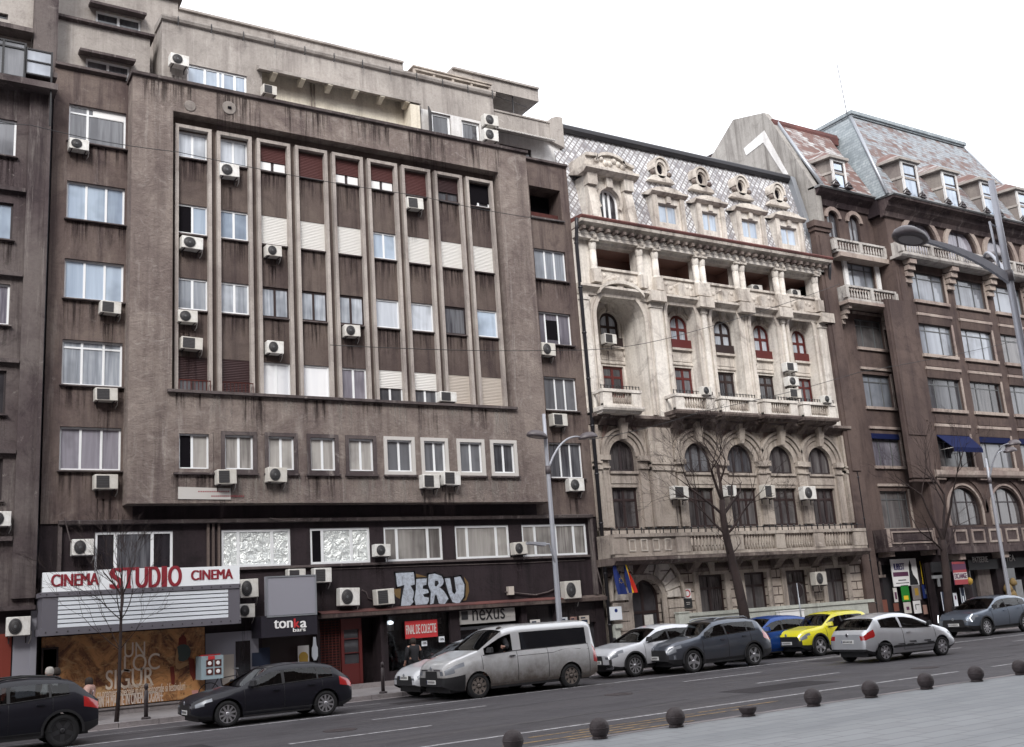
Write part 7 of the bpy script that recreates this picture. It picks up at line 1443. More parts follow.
ACS = [((69, 137, 89, 151), wW, 'round', 'air conditioner overlapping the topmost left wing window'),
((100, 300, 121, 314), wW, 'square', 'air conditioner under the third window from the top of the left wing'),
((95, 387, 118, 401), wW, 'square', 'air conditioner under the fourth window from the top of the left wing'),
((94, 474, 118, 489), wW, 'square', 'air conditioner under the lowest curtained window of the left wing'),
((170, 52, 189, 67), 33.0, 'round', 'air conditioner beside the bright attic window above the grey block cornice'),
((220, 162, 240, 178), wS, 'round', 'air conditioner under the top window of the second recessed bay'),
((181, 235, 203, 250), wS, 'round', 'air conditioner under the half open window of the first recessed bay'),
((178, 309, 198, 323), wS, 'round', 'upper one of two air conditioners low in the first recessed bay'),
((181, 336, 203, 350), wS, 'square', 'lower one of two air conditioners low in the first recessed bay'),
((266, 244, 282, 257), wS, 'round', 'air conditioner at the lower edge of the leftmost white shutter in the recess'),
((267, 340, 284, 354), wS, 'round', 'air conditioner below the leftmost red framed window of the recess'),
((345, 324, 361, 337), wS, 'round', 'air conditioner below the rightmost red framed window of the recess'),
((407, 196, 424, 210), wS, 'square', 'air conditioner under the brown shutter of the seventh recessed bay'),
((440, 391, 457, 402), wS-.2, 'square', 'air conditioner standing on the recess ledge at the eighth bay'),
((217, 469, 237, 484), wB, 'square', 'air conditioner below the second window of the lower framed row'),
((267, 467, 287, 482), wB, 'round', 'air conditioner below the third window of the lower framed row'),
((422, 474, 440, 488), wB, 'square', 'left one of the touching pair of air conditioners below the lower framed row'),
((443, 471, 461, 485), wB, 'square', 'right one of the touching pair of air conditioners below the lower framed row'),
((484, 113, 499, 127), 33.0, 'round', 'upper one of two stacked air conditioners beside the attic windows'),
((484, 127.5, 499, 142), 33.0, 'round', 'lower one of two stacked air conditioners beside the attic windows'),
((541, 342, 556, 356), wW, 'round', 'air conditioner under the window with an open sash in the right wing'),
((552, 413, 568, 426), wW, 'square', 'air conditioner above the left arm of the street lamp on the right wing'),
((569, 478, 585, 491), wW, 'round', 'air conditioner under the lowest window of the right wing'),
((72, 539, 94, 555), wW, 'round', 'air conditioner on the wall above the left end of the cinema sign'),
((240, 579, 259, 597), wW-.2, 'round', 'upper air conditioner touching the right end of the cinema sign'),
((240, 604, 254, 617), wW-.2, 'round', 'lower air conditioner touching the right end of the cinema sign'),
((288, 569, 306, 582), wW, 'square', 'air conditioner mostly hidden behind the top of the blank grey panel'),
((314, 568, 332, 582), wW, 'square', 'air conditioner just right of the top of the blank grey panel'),
((339, 588, 360, 605), wW, 'round', 'air conditioner with a round black fan between the grey panel and the graffiti'),
((376, 589, 395, 604), wW, 'square', 'air conditioner touching the left end of the silver graffiti'),
((375, 544, 391, 556), wW, 'round', 'air conditioner between the foil covered window and the next curtained window'),
((514, 542, 528, 554), wW, 'round', 'air conditioner left of the rightmost long window above the shops'),
((564, 581, 582, 598), wW-.1, 'round', 'air conditioner with a small red logo right of the street lamp pole'),
((7, 617, 31, 635), LY-.05, 'round', 'air conditioner on the old block left of the cinema sign'),
((-8, 511, 10, 526), LY-.05, 'round', 'air conditioner cut by the left edge of the picture'),
((604, 333, 617, 344), 33.9, 'square', 'air conditioner in the arched window of the wide palace niche'),
((702, 386, 712, 395), 31.95, 'round', 'air conditioner on the second palace balcony from the left'),
((785.7, 361.8, 798, 371.5), 32.5, 'square', 'topmost air conditioner of the column of three on the palace'),
((787.4, 376, 799.6, 386), 32.5, 'round', 'middle air conditioner of the column of three on the palace'),
((789, 388, 801.8, 398), 32.5, 'square', 'lowest air conditioner of the column of three on the palace'),
((823.2, 396, 832, 403), 31.95, 'round', 'air conditioner on the rightmost palace balcony'),
((673.2, 485.7, 689.3, 499), 32.4, 'square', 'air conditioner left of the bare tree crown on the palace'),
((725.7, 484.9, 737, 496.4), 32.4, 'square', 'air conditioner behind the bare tree on the palace'),
((763, 484.6, 776, 498), 32.4, 'square', 'air conditioner right of the bare tree on the palace'),
((803, 486, 817, 499.2), 32.4, 'round', 'air conditioner left of the rightmost first floor palace window'),
((814.2, 571.8, 827.5, 584.6), 32.3, 'round', 'air conditioner between the two rightmost street level palace windows'),
((752, 286, 763, 292.5), 33.3, 'round', 'air conditioner in the fourth palace loggia'),
((791, 291, 801, 297), 33.3, 'round', 'air conditioner in the fifth palace loggia'),
((265.5, 84, 274, 95), 33.0, 'square', 'small beige air conditioner at the left end of the attic loggia')]
for r, Y, kd, lab in ACS:
    q = RC(r, Y-.3); w_ = q[1]-q[0]; h_ = q[3]-q[2]; sx = w_/.86; sz = h_/.57; loc = ((q[0]+q[1])/2, Y, q[2])
    sx = max(.6, min(1.35, sx)); sz = max(.6, min(1.35, sz))
    o_ = copytree(AP[kd], loc, rz=0, scale=(sx, 1, sz), label=('beige ' if 'beige' in lab else 'white ')*0+lab.replace('air conditioner', 'air conditioner', 1))
    if kd == 'square' or len(lab) % 2: stain(OWN(loc[0]), q[0]+.15, q[1]-.1, q[2]-.25, 1.0, Y+.016, 'stain_dark', True)
    o_.rotation_euler = (0, math.radians((hash_(lab) % 7-3)*.6), math.radians((hash_(lab) % 5-2)*1.1))
for k in AP.values():
    for ch in list(k.children): bpy.data.objects.remove(ch)
    bpy.data.objects.remove(k)
for o in [o for o in bpy.data.objects if o.get('category') == 'air conditioner']:
    if not o['label'].startswith(('small', 'white')): o['label'] = 'white '+o['label']
# ================================================================ STREET LAMPS
def lamp(name, x, y, zbase, ztop, zj, heads, r0, r1, label, ruv, top_lt=False):
    t = empty(name, (x, y, zbase), label, 'street lamp', world=True)
    mb = MB(); n = 6; mb.tube([(x, y, zbase+(ztop-zbase)*k/n) for k in range(n+1)], [r0+(r1-r0)*k/n for k in range(n+1)], 14); mb.build('pole', 'lamp_pole', t)
    mb = MB(); mb.lathe((x, y, zj), [(r1*1.5, -.14), (r1*1.5, .14)], 12); mb.build('collar', 'lamp_shade', t); mb = MB(); mb.lathe((x, y, zbase), [(r0*1.6, 0), (r0*1.6, 1.1), (r0*1.02, 1.25)], 14); mb.build('collar', 'lamp_shade', t)
    for hd in heads:
        hx, hz, dy, w_ = hd[:4]; s = 1 if hx > x else -1; a = Vector((x, y, zj)); b = Vector((hx, y+dy, hz)); mb = MB()
        pts = []
        c1 = a+(b-a)*.35+Vector((0, 0, (hz-zj)*(.55 if abs(hd[2]) < 2 else .1))); c2 = a+(b-a)*.75+Vector((0, 0, (hz-zj)*.28))
        for k in range(13): u = k/12; pts.append(a*(1-u)**3+c1*3*u*(1-u)**2+c2*3*u*u*(1-u)+b*u**3)
        if hd[4] == 'flat':
            for i in range(12):
                f0, f1 = (1-i/12), (1-(i+1)/12); p, q = pts[i], pts[i+1]; w0, w1 = .06+.30*f0**1.2*0+.05, .05
                d0, d1 = .04+.20*f0, .04+.20*f1
                mb.hexa([(p.x, p.y-.04, p.z-d0), (q.x, q.y-.04, q.z-d1*.9), (q.x, q.y+.04, q.z-d1*.9), (p.x, p.y+.04, p.z-d0), (p.x, p.y-.04, p.z+.03), (q.x, q.y-.04, q.z+.03), (q.x, q.y+.04, q.z+.03), (p.x, p.y+.04, p.z+.03)])
            mb.build('arm', 'lamp_pole', t)
        else: mb.tube(pts, [r1*.75-(r1*.3)*k/12 for k in range(13)], 8); mb.build('arm', 'lamp_pole', t)
        mb = MB(); c = b+Vector((s*w_*.45, 0, .0)); n = 20; R = w_/2
        rings = []
        for rf, h in ((.12, .24*w_), (.5, .21*w_), (.85, .11*w_), (1., .0), (.97, -.05*w_), (.75, -.07*w_), (.70, -.05*w_)):
            rings.append([mb.v((c.x+R*rf*math.cos(2*math.pi*k/n), c.y+R*.62*rf*math.sin(2*math.pi*k/n), c.z+h+s*R*rf*math.cos(2*math.pi*k/n)*.12)) for k in range(n)])
        for A_, B_ in zip(rings, rings[1:]):
            for k in range(n): mb.bm.faces.new((A_[k], A_[(k+1) % n], B_[(k+1) % n], B_[k])).smooth = True
        mb.bm.faces.new(rings[0]); mb.bm.faces.new(rings[-1]); hdob = mb.build('lamp_head', 'lamp_shade', t)
        mb = MB(); rg_ = [mb.v((c.x+R*.66*math.cos(2*math.pi*k/n), c.y+R*.4*math.sin(2*math.pi*k/n), c.z-.065*w_+s*R*.66*math.cos(2*math.pi*k/n)*.12)) for k in range(n)]; mb.bm.faces.new(rg_); sub(hdob, mb, 'lens', 'lamp_glass')
    return t
LX, LZT = P(543.6, 414, 29.4); _, LZJ = P(549, 470, 29.4)
hL = P(541.5, 433.5, 29.4); hR = P(583, 434.5, 29.4)
t = lamp('street_lamp', LX, 29.4, .12, LZT, LZJ+.0, [(hL[0]+.08, hL[1]-.12, -.15, .82, ''), (hR[0], hR[1]-.05, .2, .80, '')], .105, .06, 'tall grey two armed street lamp on the kerb in front of the grey block', 0)
mb = MB(); a = Vector((LX, 29.35, P(555, 566, 29.4)[1])); b = Vector((P(540, 543.5, 29.4)[0], 29.3, P(540, 544, 29.4)[1])); mb.tube([a, a+Vector((-.15, 0, .5)), b+Vector((.3, 0, -.02)), b], .03, 6); mb.hexa([tuple(b+Vector(v)) for v in ((-.55, -.12, .0), (.1, -.12, -.08), (.1, .12, -.08), (-.55, .12, .0), (-.55, -.12, .07), (.1, -.12, .04), (.1, .12, .04), (-.55, .12, .07))]); mb.build('low_arm_lamp', 'lamp_pole', t)
RX, RZT = P(982, 452, 29.4); hL = P(984.5, 446, 29.4); hR = P(1009, 449, 29.4); _, RZJ = P(984, 474, 29.4)
lamp('street_lamp', RX+.2, 29.4, .12, RZT-.3, RZJ-.3, [(hL[0]-.1+.15, hL[1]-.1, -1.2, .85, ''), (hR[0], hR[1]-.05, .2, .85, '')], .10, .055, 'distant two armed street lamp in front of the brown building arches', 0)
NX = P(1008, 272, 13.9)[0]; NZT = P(988, 180, 13.9)[1]; NZJ = P(1008, 276, 13.9)[1]
h1_ = P(923, 240, 13.9); h2_ = P(984, 257, 16.4)
t = lamp('street_lamp', NX, 13.9, .12, NZT, NZJ, [(h1_[0], h1_[1], -.0, 1.0, 'flat'), (h2_[0], h2_[1], 2.5, .85, '')], .105, .075, 'nearest and largest street lamp, its pole leaving the picture at the right edge', 0)
mb = MB(); mb.tube([(NX-.32, 13.9, NZJ+.0), (NX-.38, 13.9, NZJ+1.35)], .03, 6); mb.tube([(NX-.38, 13.9, NZJ+1.3), (NX-.15, 13.9, NZJ+1.25)], .02, 6); mb.build('bracket_rod', 'lamp_pole', t)
# ================================================================ BOLLARDS
BS = [(513, 741, 'leftmost', 0), (599.5, 731, 'second', 0), (675.5, 718, 'third', 0), (748, 711.5, 'half', 1), (813, 698.5, 'fifth', 0), (870.3, 689.5, 'sixth', 0), (925.7, 681.5, 'seventh', 0), (976, 674.8, 'eighth', 0), (1020, 667.5, 'ninth', 0)]
labs = ['dark iron ball bollard cut by the bottom edge of the picture, leftmost of the row', 'dark iron ball bollard beside the yellow road markings, second from the left', 'dark iron ball bollard below the gap between white and slate crossovers, third from the left', 'broken half ball bollard with a flat top, the only half one', 'dark iron ball bollard directly right of the broken half bollard', 'dark iron ball bollard below the rear wheel of the silver hatchback, sixth of the row', 'dark iron ball bollard below the front door of the silver hatchback, seventh of the row', 'dark iron ball bollard right of the silver hatchback, second from the right', 'dark iron ball bollard cut by the right edge of the picture, rightmost of the row']
bproto = None
for (u, v, _, hf), lab in zip(BS, labs):
    x, y = G(u, v, .12+.17); R = .158; y_ = 14.05; x = P(u, v, y_)[0]
    if hf:
        b_ = empty('ball_bollard', (x, y_, .12), lab, 'bollard', 'iron ball bollards along the near kerb', world=False); mb = MB(); mb.lathe((0, 0, 0), [(.09, 0)]+[(R*math.cos(math.radians(a)), R+.0+R*math.sin(math.radians(a))) for a in range(-58, 6, 8)]+[(R*.8, R+.005), (R*.7, R-.01)], 24); mb.build('half_ball', 'bollard_iron', b_); mb = MB(); mb.lathe((0, 0, 0), [(.12, 0), (.12, .03), (.10, .04)], 16); mb.build('base', 'bollard_iron', b_)
        continue
    if bproto is None:
        b_ = empty('ball_bollard', (x, y_, .12), lab, 'bollard', 'iron ball bollards along the near kerb', world=False)
        mb = MB(); mb.lathe((0, 0, 0), [(R*math.cos(math.radians(a))+.001, R*1.0+R*math.sin(math.radians(a))) for a in range(-90, 91, 9)], 28); mb.lathe((0, 0, 0), [(R*1.004, R-.012), (R*1.012, R), (R*1.004, R+.012)], 28); mb.build('ball', 'bollard_iron', b_)
        mb = MB(); mb.lathe((0, 0, 0), [(.12, 0), (.12, .03), (.10, .045)], 16); mb.build('base', 'bollard_iron', b_); bproto = b_
    else:
        o_ = copytree(bproto, (x, y_, .12), label=lab); o_.rotation_euler = (0, 0, u*1.7)
p0 = None
for (u, v, lab) in ((146, 720, 'short dark post bollard on the pavement in front of the cinema poster'), (383.3, 695, 'short dark post bollard on the pavement left of the van')):
    x, y = G(u, v, .12); y = 29.45; x = P(u, v, y)[0]
    if p0 is None:
        p0 = empty('post_bollard', (x, y, .12), lab, 'bollard', 'post bollards on the far pavement', world=False); mb = MB(); mb.lathe((0, 0, 0), [(.055, 0), (.055, .70), (.038, .72), (.038, .76), (.058, .77), (.052, .86), (.02, .90)], 14); mb.build('post', 'frame_dark', p0); mb = MB(); mb.lathe((0, 0, 0), [(.12, 0), (.12, .04), (.09, .06)], 14); mb.build('base', 'frame_dark', p0)
    else: copytree(p0, (x, y, .12), label=lab)
# traffic sign pole by the palace
x = P(799, 600, 29.7)[0]; t = empty('traffic_sign', (x, 29.7, .12), 'thin traffic sign pole seen edge-on above the blue car in front of the palace', 'traffic sign')
mb = MB(); mb.tube([(x, 29.7, .12), (x, 29.7, P(799, 583, 29.7)[1])], .03, 8); mb.build('pole', 'zinc', t); mb = MB(); z_ = P(799, 590, 29.7)[1]; mb.lathe((x, 29.72, z_), [(.30, -.01), (.30, .01)], 20, 'X'); mb.build('sign_plate', 'frame_dark', t)
# ================================================================ BARE TREES
def branch(mb, p, d, L, r, depth, rg, spread, up=.15, r_end=.55, twig=.004, droop=0):
    n = 4; pts = [p.copy()]; rs = [r]; q = p.copy(); dd = d.copy()
    for k in range(n):
        dd = (dd+Vector((rg.uniform(-1, 1), rg.uniform(-1, 1), rg.uniform(-1, 1)))*.13+Vector((0, 0, up*.25))).normalized(); q = q+dd*(L/n); pts.append(q.copy()); rs.append(r*(1-(1-r_end)*(k+1)/n))
    mb.tube(pts, rs, 6 if r > .02 else 4, cap=False)
    if depth <= 0: return
    nb = rg.choice((2, 3, 3)) if depth > 1 else 4
    for k in range(nb):
        i = rg.choice((2, 3, 4)) if k else 4
        ax = dd.orthogonal().normalized(); ax = Quaternion(dd, rg.uniform(0, 6.28)) @ ax
        nd = (Quaternion(ax, rg.uniform(spread*.5, spread)) @ dd)
        branch(mb, pts[i].copy(), nd, L*rg.uniform(.58, .85), max(twig, rs[i]*rg.uniform(.6, .78)), depth-1, rg, spread, up, r_end, twig)
def tree(pts, rads, starts, label, seed, Y, name='bare_tree'):
    """pts: trunk as (u,v,dy); starts: list of (index, dir, length, radius, depth)"""
    rg = random.Random(seed); W_ = [Q(u, v, Y+dy) for u, v, dy in pts]; W_[0].z = .12
    t = empty(name, tuple(W_[0]), label, 'tree', 'bare street trees'); mb = MB(); mb.tube(W_, rads, 10); mb.build('trunk', 'bark', t)
    mb = MB()
    for i, d, L, r, dp, sp in starts: branch(mb, W_[i].copy(), Vector(d).normalized(), L, r, dp, rg, sp)
    mb.build('branches', 'bark', t); return t
tree([(116.5, 722, 0), (119, 690, 0), (120, 650, 0), (121, 620, 0), (122, 596, 0)], [.062, .05, .043, .037, .032],
     [(4, (.05, 0, 1), .85, .028, 4, .5), (4, (-.5, .1, 1), .8, .022, 4, .45), (4, (.45, -.1, 1), .8, .022, 4, .45), (4, (-.15, .3, 1), .9, .02, 4, .5), (3, (-.9, 0, 1.0), 1.0, .02, 4, .45), (3, (.7, .2, 1.), .95, .02, 4, .45), (3, (-.2, -.5, 1), .95, .02, 3, .5), (3, (.3, .5, 1), .95, .02, 3, .5), (2, (.9, 0, .9), .8, .014, 3, .5), (2, (-1.1, 0, .8), 1.3, .016, 3, .5), (2, (-.5, .3, 1), 1.1, .014, 3, .5)], 'slender young bare tree in front of the cinema sign', 4, 29.6, 'young_tree')
tree([(748, 640, 0), (744, 612, 0), (737, 580, 0), (731, 556, 0), (726, 535, 0), (723, 515, 0), (722, 500, 0)], [.22, .20, .18, .155, .14, .125, .11],
     [(6, (.05, 0, 1), 1.35, .085, 5, .7), (6, (-.8, -.2, .8), 1.4, .07, 5, .75), (5, (.9, .1, .8), 1.5, .07, 5, .75), (4, (.9, -.3, .8), 1.6, .055, 5, .7), (5, (-1, 0, .8), 1.6, .055, 5, .7), (4, (-1, .2, .9), 1.5, .05, 5, .7), (3, (.8, .1, .6), .9, .02, 3, .7), (6, (.4, .5, 1), 1.5, .05, 4, .7), (3, (-.8, -.3, .5), 1., .02, 3, .7)], 'dark bare tree with a leaning trunk in front of the palace', 11, 29.7)
tree([(950, 625, 0), (948, 600, 0), (946, 570, 0), (944, 552, 0), (943, 540, 0)], [.20, .18, .17, .15, .13],
     [(4, (-.5, 0, 1), 2.2, .08, 4, .7), (4, (.6, 0, 1), 2.3, .08, 4, .7), (4, (.1, -.4, 1), 2.2, .07, 4, .7), (3, (-1, 0, .8), 1.7, .05, 3, .8), (3, (1, .2, .9), 1.7, .05, 3, .8)], 'dark bare tree in front of the brown building arches', 23, 29.7)
# overhead cables
def cable(pts, Y, lab, r=.012):
    mb = MB(); pp = [Q(u, v, Y+dy) for u, v, dy in pts]; out = []
    for a, b in zip(pp, pp[1:]):
        for k in range(6): t = k/6; q = a.lerp(b, t); q.z -= .10*math.sin(math.pi*t); out.append(q)
    out.append(pp[-1]); mb.tube(out, r, 5); tag(mb.build('overhead_cable', 'black_metal'), lab, 'cable', 'thin cables over the street')
cable([(-60, 112, 0), (30, 125, 0), (178, 152, 0), (420, 196, 0), (565, 222, 0)], 31.0, 'thin black cable slanting across the upper windows of the grey block')
cable([(330, 345, 0), (586, 350, 0), (673, 337, 0), (840, 284, 0)], 31.2, 'thin cable hanging across the palace niches towards the brown building')
cable([(588, 440, 0), (700, 412, 0), (860, 372, 0), (1040, 335, 0)], 30.8, 'thin cable rising from the palace towards the right edge')
# ================================================================ CARS
def lerp_tab(t, x):
    if x <= t[0][0]: return t[0][1]
    for (a, b), (c, d) in zip(t, t[1:]):
        if x <= c: return b+(d-b)*(x-a)/(c-a) if c > a else d
    return t[-1][1]
def smooth_tab(t, x, w_=.07): return (lerp_tab(t, x-w_)+lerp_tab(t, x)*2+lerp_tab(t, x+w_))/4
def car(label, m, S_, loc, rz, group=None, name='parked_car', cat='car', under='trim_black'):
    L, W, rw, xf, xr = S_['L'], S_['W'], S_['rw'], S_['xf'], S_['xr']; H2 = W/2
    top, belt = S_['top'], S_['belt']; cowl, rs, rg0, rg1 = S_['cowl'], S_['rs'], S_['rg0'], S_['rg1']
    sill = S_.get('sill', .22); yrf = S_.get('yr', .74); ra = rw+.055
    t = empty(name, (0, 0, 0), label, cat, group, world=False)
    xs = {0, .015, .04, .08, L, L-.015, L-.04, L-.08, cowl, rs, rg0, rg1}
    for w0, w1 in S_['win']: xs |= {w0, w1}
    x = .12
    while x < L-.1: xs.add(round(x, 3)); x += .055
    for xw in (xf, xr):
        for k in range(0, 19): xs.add(round(xw-ra*math.cos(math.pi*k/18), 4))
    xs = sorted(x for x in xs if 0 <= x <= L); q = [xs[0]]
    for x in xs[1:]:
        if x-q[-1] > .011: q.append(x)
    xs = q
    side = [.90, .955, .985, 1.0, 1.0, .995, .975, .925]; NB = 7; NG = 4; NT = 5
    def plan(x):
        p = 1.
        if x < .85: p -= .26*((.85-x)/.85)**2.3
        if x > L-.6: p -= S_.get('tailp', .14)*((x-L+.6)/.6)**2.3
        return p
    def zbot(x):
        z = sill
        if x < .45: z += .14*((.45-x)/.45)**2
        if x > L-.4: z += .14*((x-L+.4)/.4)**2
        for xw in (xf, xr):
            if abs(x-xw) < ra: z = max(z, rw+math.sqrt(max(0, ra*ra-(x-xw)**2)))
        return z
    def sect(x):
        zt = smooth_tab(top, x, .05); zl = min(smooth_tab(belt, x, .05), zt-.02); zb = zbot(x); p = plan(x); out = []
        for j in range(NB+1):
            f = j/NB; z = zb+(zl-zb)*f; zn = (z-sill)/(zl-sill); k = max(0, min(NB, zn*NB)); i = int(min(NB-1, k)); sd_ = side[i]+(side[i+1]-side[i])*(k-i)
            out.append((H2*sd_*p, z))
        h = zt-zl; tt = min(1, max(0, h-.03)/.40); yb = out[-1][0]; yr = yb*(1+(yrf/.925-1)*tt)-.03; ze = zl+h*.90
        for j in range(1, NG+1):
            f = j/NG; out.append((yb+(yr-yb)*(f**1.15), zl+(ze-zl)*f))
        for j in range(1, NT+1):
            f = j/NT; out.append((yr*(1-f), zt-(zt-ze)*(1-f)**2.4))
        return out
    secs = [sect(x) for x in xs]; NS = NB+NG+NT
    bm_parts = {}
    def add(part, pts, mt):
        mb, _, mp = bm_parts.setdefault(part, (MB(), mt, {}))
        vs = []
        for p in pts:
            k = tuple(round(c, 4) for c in p)
            if k not in mp: mp[k] = mb.v(p)
            vs.append(mp[k])
        if len(set(vs)) < 3: return
        try: f = mb.bm.faces.new(list(dict.fromkeys(vs))); f.smooth = True
        except ValueError: pass
    clad = S_.get('clad', False); open_win = S_.get('open')
    for i in range(len(xs)-1):
        xa, xb = xs[i], xs[i+1]; xm = (xa+xb)/2
        for s in range(NS):
            for sg in (-1, 1):
                A = [(xa-L/2, sg*secs[i][s][0], secs[i][s][1]), (xb-L/2, sg*secs[i+1][s][0], secs[i+1][s][1]), (xb-L/2, sg*secs[i+1][s+1][0], secs[i+1][s+1][1]), (xa-L/2, sg*secs[i][s+1][0], secs[i][s+1][1])]
                part, mt = 'body', m; hgt = lerp_tab(top, xm)-lerp_tab(belt, xm)
                if s < NB:
                    zc = (secs[i][s][1]+secs[i][s+1][1])/2
                    if s == 0 and clad: part, mt = 'sill_trim', 'trim_black'
                    if S_['hl'][0] < xm < min(S_['hl'][1], xf-ra-.01) and s >= NB-(1 if xm > .3 else 2): part, mt = 'headlight'+('_' if sg > 0 else ''), 'head_lamp'
                    if xm > max(L-S_['tl'][0], xr+ra+.02) and NB-S_.get('tn', 2) <= s < NB: part, mt = 'taillight'+('_' if sg > 0 else ''), 'tail_lamp'
                    if xm < xf-ra-.01 and s < S_.get('lows', 1): part, mt = 'front_bumper', S_.get('lowm', 'trim_black')
                    if xm < S_.get('gx', 0) and S_.get('lows', 1) <= s < 5: part, mt = 'grille', 'trim_black'
                    if xm > xr+ra+.01 and s < S_.get('rlows', 1): part, mt = 'rear_bumper', S_.get('rlowm', 'trim_black')
                elif s < NB+NG-1:
                    for k, (w0, w1) in enumerate(S_['win']):
                        if w0 <= xm <= w1 and hgt > .10: part, mt = 'side_window%d%s' % (k, '_' if sg > 0 else ''), S_.get('wm', 'car_glass')
                    if S_.get('bp') and part == 'body' and S_['win'][0][0] < xm < S_['win'][-1][1]: part, mt = 'pillar_trim', 'trim_black'
                elif s >= NB+NG:
                    if cowl < xm < rs: part, mt = 'windshield', 'car_glass'
                    if rg0 < xm < rg1: part, mt = 'rear_window', 'car_glass'
                    if S_.get('roofm') and rs <= xm <= rg0: part, mt = 'roof', S_['roofm']
                if open_win is not None and part == 'side_window%d' % open_win: continue
                add(part, A if sg < 0 else A[::-1], mt)
    # nose and tail caps as strips
    for end, i in ((0, 0), (1, len(xs)-1)):
        sc = secs[i]; xe = xs[i]-L/2
        for s in range(NS-1):
            n = 8
            for k in range(n):
                f0, f1 = -1+2*k/n, -1+2*(k+1)/n; zc = (sc[s][1]+sc[s+1][1])/2; fm = abs((f0+f1)/2)
                A = [(xe, f0*sc[s][0], sc[s][1]), (xe, f1*sc[s][0], sc[s][1]), (xe, f1*sc[s+1][0], sc[s+1][1]), (xe, f0*sc[s+1][0], sc[s+1][1])]
                part, mt = 'body', m
                if end == 0:
                    g = S_['grille']
                    if g[0] < zc < g[1] and fm < g[2]: part, mt = 'grille', 'trim_black'
                    elif s < S_.get('lows', 1): part, mt = 'front_bumper', S_.get('lowm', 'trim_black')
                    elif NB-2 <= s < NB and fm > .7: part, mt = 'headlight'+('_' if f0 > 0 else ''), 'head_lamp'
                else:
                    if s < S_.get('rlows', 1): part, mt = 'rear_bumper', S_.get('rlowm', 'trim_black')
                    elif NB-2 <= s < NB and fm > .7: part, mt = 'taillight'+('_' if f0 > 0 else ''), 'tail_lamp'
                add(part, A if end == 0 else A[::-1], mt)
    names = {}
    for part, (mb, mt, _) in bm_parts.items():
        nm = part.rstrip('_').rstrip('0123456789')
        mb.build(nm, mt, t)
    # door gaps, handles, mirrors
    gp = MB()
    for xd in S_['doors']:
        sc = sect(xd)
        for sg in (-1, 1): gp.tube([(xd-L/2, sg*(y+.002), z) for y, z in sc[1:NB+1]]+[(xd-L/2, sg*(sc[NB+NG-1][0]+.0), sc[NB+NG-1][1])][:0], .006, 4)
    if len(S_['doors']) > 1:
        for sg in (-1, 1):
            pts = []
            for k in range(9): x = S_['doors'][0]+(S_['doors'][-1]-S_['doors'][0])*k/8; sc = sect(x); pts.append((x-L/2, sg*(sc[1][0]+.0), sill+.10))
            gp.tube(pts, .006, 4)
    gp.build('door_gap', 'black_metal', t)
    bt = MB(); xa_, xb_ = S_['win'][0][0]-.05, S_['win'][-1][1]+.04
    for sg in (-1, 1): bt.tube([(x-L/2, sg*(sect(x)[NB][0]+.003), sect(x)[NB][1]) for x in [xa_+(xb_-xa_)*k/14 for k in range(15)]], .011, 5)
    bt.build('belt_moulding', S_.get('beltm', 'trim_black'), t)
    for xh in S_['handles']:
        for sg in (-1, 1): h_ = MB(); z = lerp_tab(belt, xh)-.14; h_.box(xh-.10-L/2, xh+.08-L/2, sg*H2*.985, sg*(H2*.985+.03), z, z+.03); h_.build('door_handle', S_.get('handm', m), t)
    for sg in (-1, 1):
        xm = cowl+.28; z = lerp_tab(belt, xm)+.05; y = H2*.92
        h_ = MB(); h_.hexa([(xm-.05-L/2, sg*y, z), (xm+.02-L/2, sg*(y+.20), z), (xm+.12-L/2, sg*(y+.20), z), (xm+.08-L/2, sg*y, z), (xm-.02-L/2, sg*(y+.03), z+.14), (xm+.04-L/2, sg*(y+.18), z+.15), (xm+.12-L/2, sg*(y+.17), z+.15), (xm+.08-L/2, sg*(y+.03), z+.14)]); h_.build('mirror', S_.get('mirm', 'trim_black'), t, bevel=.012)
    # dark interior / chassis block
    h_ = MB(); h_.box(.18-L/2, L/2-.2, -(H2-.26), H2-.26, sill-.04, .55); h_.box(xf+.42-L/2, xr-.42-L/2, -(H2-.08), H2-.08, sill-.02, .40); h_.build('underbody', under, t)
    if open_win is None: pass
    else:
        h_ = MB(); 
        i_mb = MB()
        for i in range(len(xs)-1):
            if not (cowl+.1 < xs[i] < 2.6): continue
            for s in range(3, NS):
                k_ = .955; P4 = [(xs[i]-L/2, secs[i][s][0]*k_, secs[i][s][1]-.03), (xs[i+1]-L/2, secs[i+1][s][0]*k_, secs[i+1][s][1]-.03), (xs[i+1]-L/2, secs[i+1][s+1][0]*k_, secs[i+1][s+1][1]-.03), (xs[i]-L/2, secs[i][s+1][0]*k_, secs[i][s+1][1]-.03)]
                i_mb.face(P4)
                if s < NB or s >= NB+NG: i_mb.face([(a, -b, c) for a, b, c in P4][::-1])
        i_mb.box(2.45-L/2, 2.5-L/2, -H2*.8, H2*.8, .5, 1.75); i_mb.box(1.6-L/2, 2.3-L/2, -.75, -.2, .5, .95); i_mb.box(2.15-L/2, 2.32-L/2, -.72, -.25, .96, 1.62)
        i_mb.build('cabin_lining', 'cloth_black', t)
    h_ = MB()
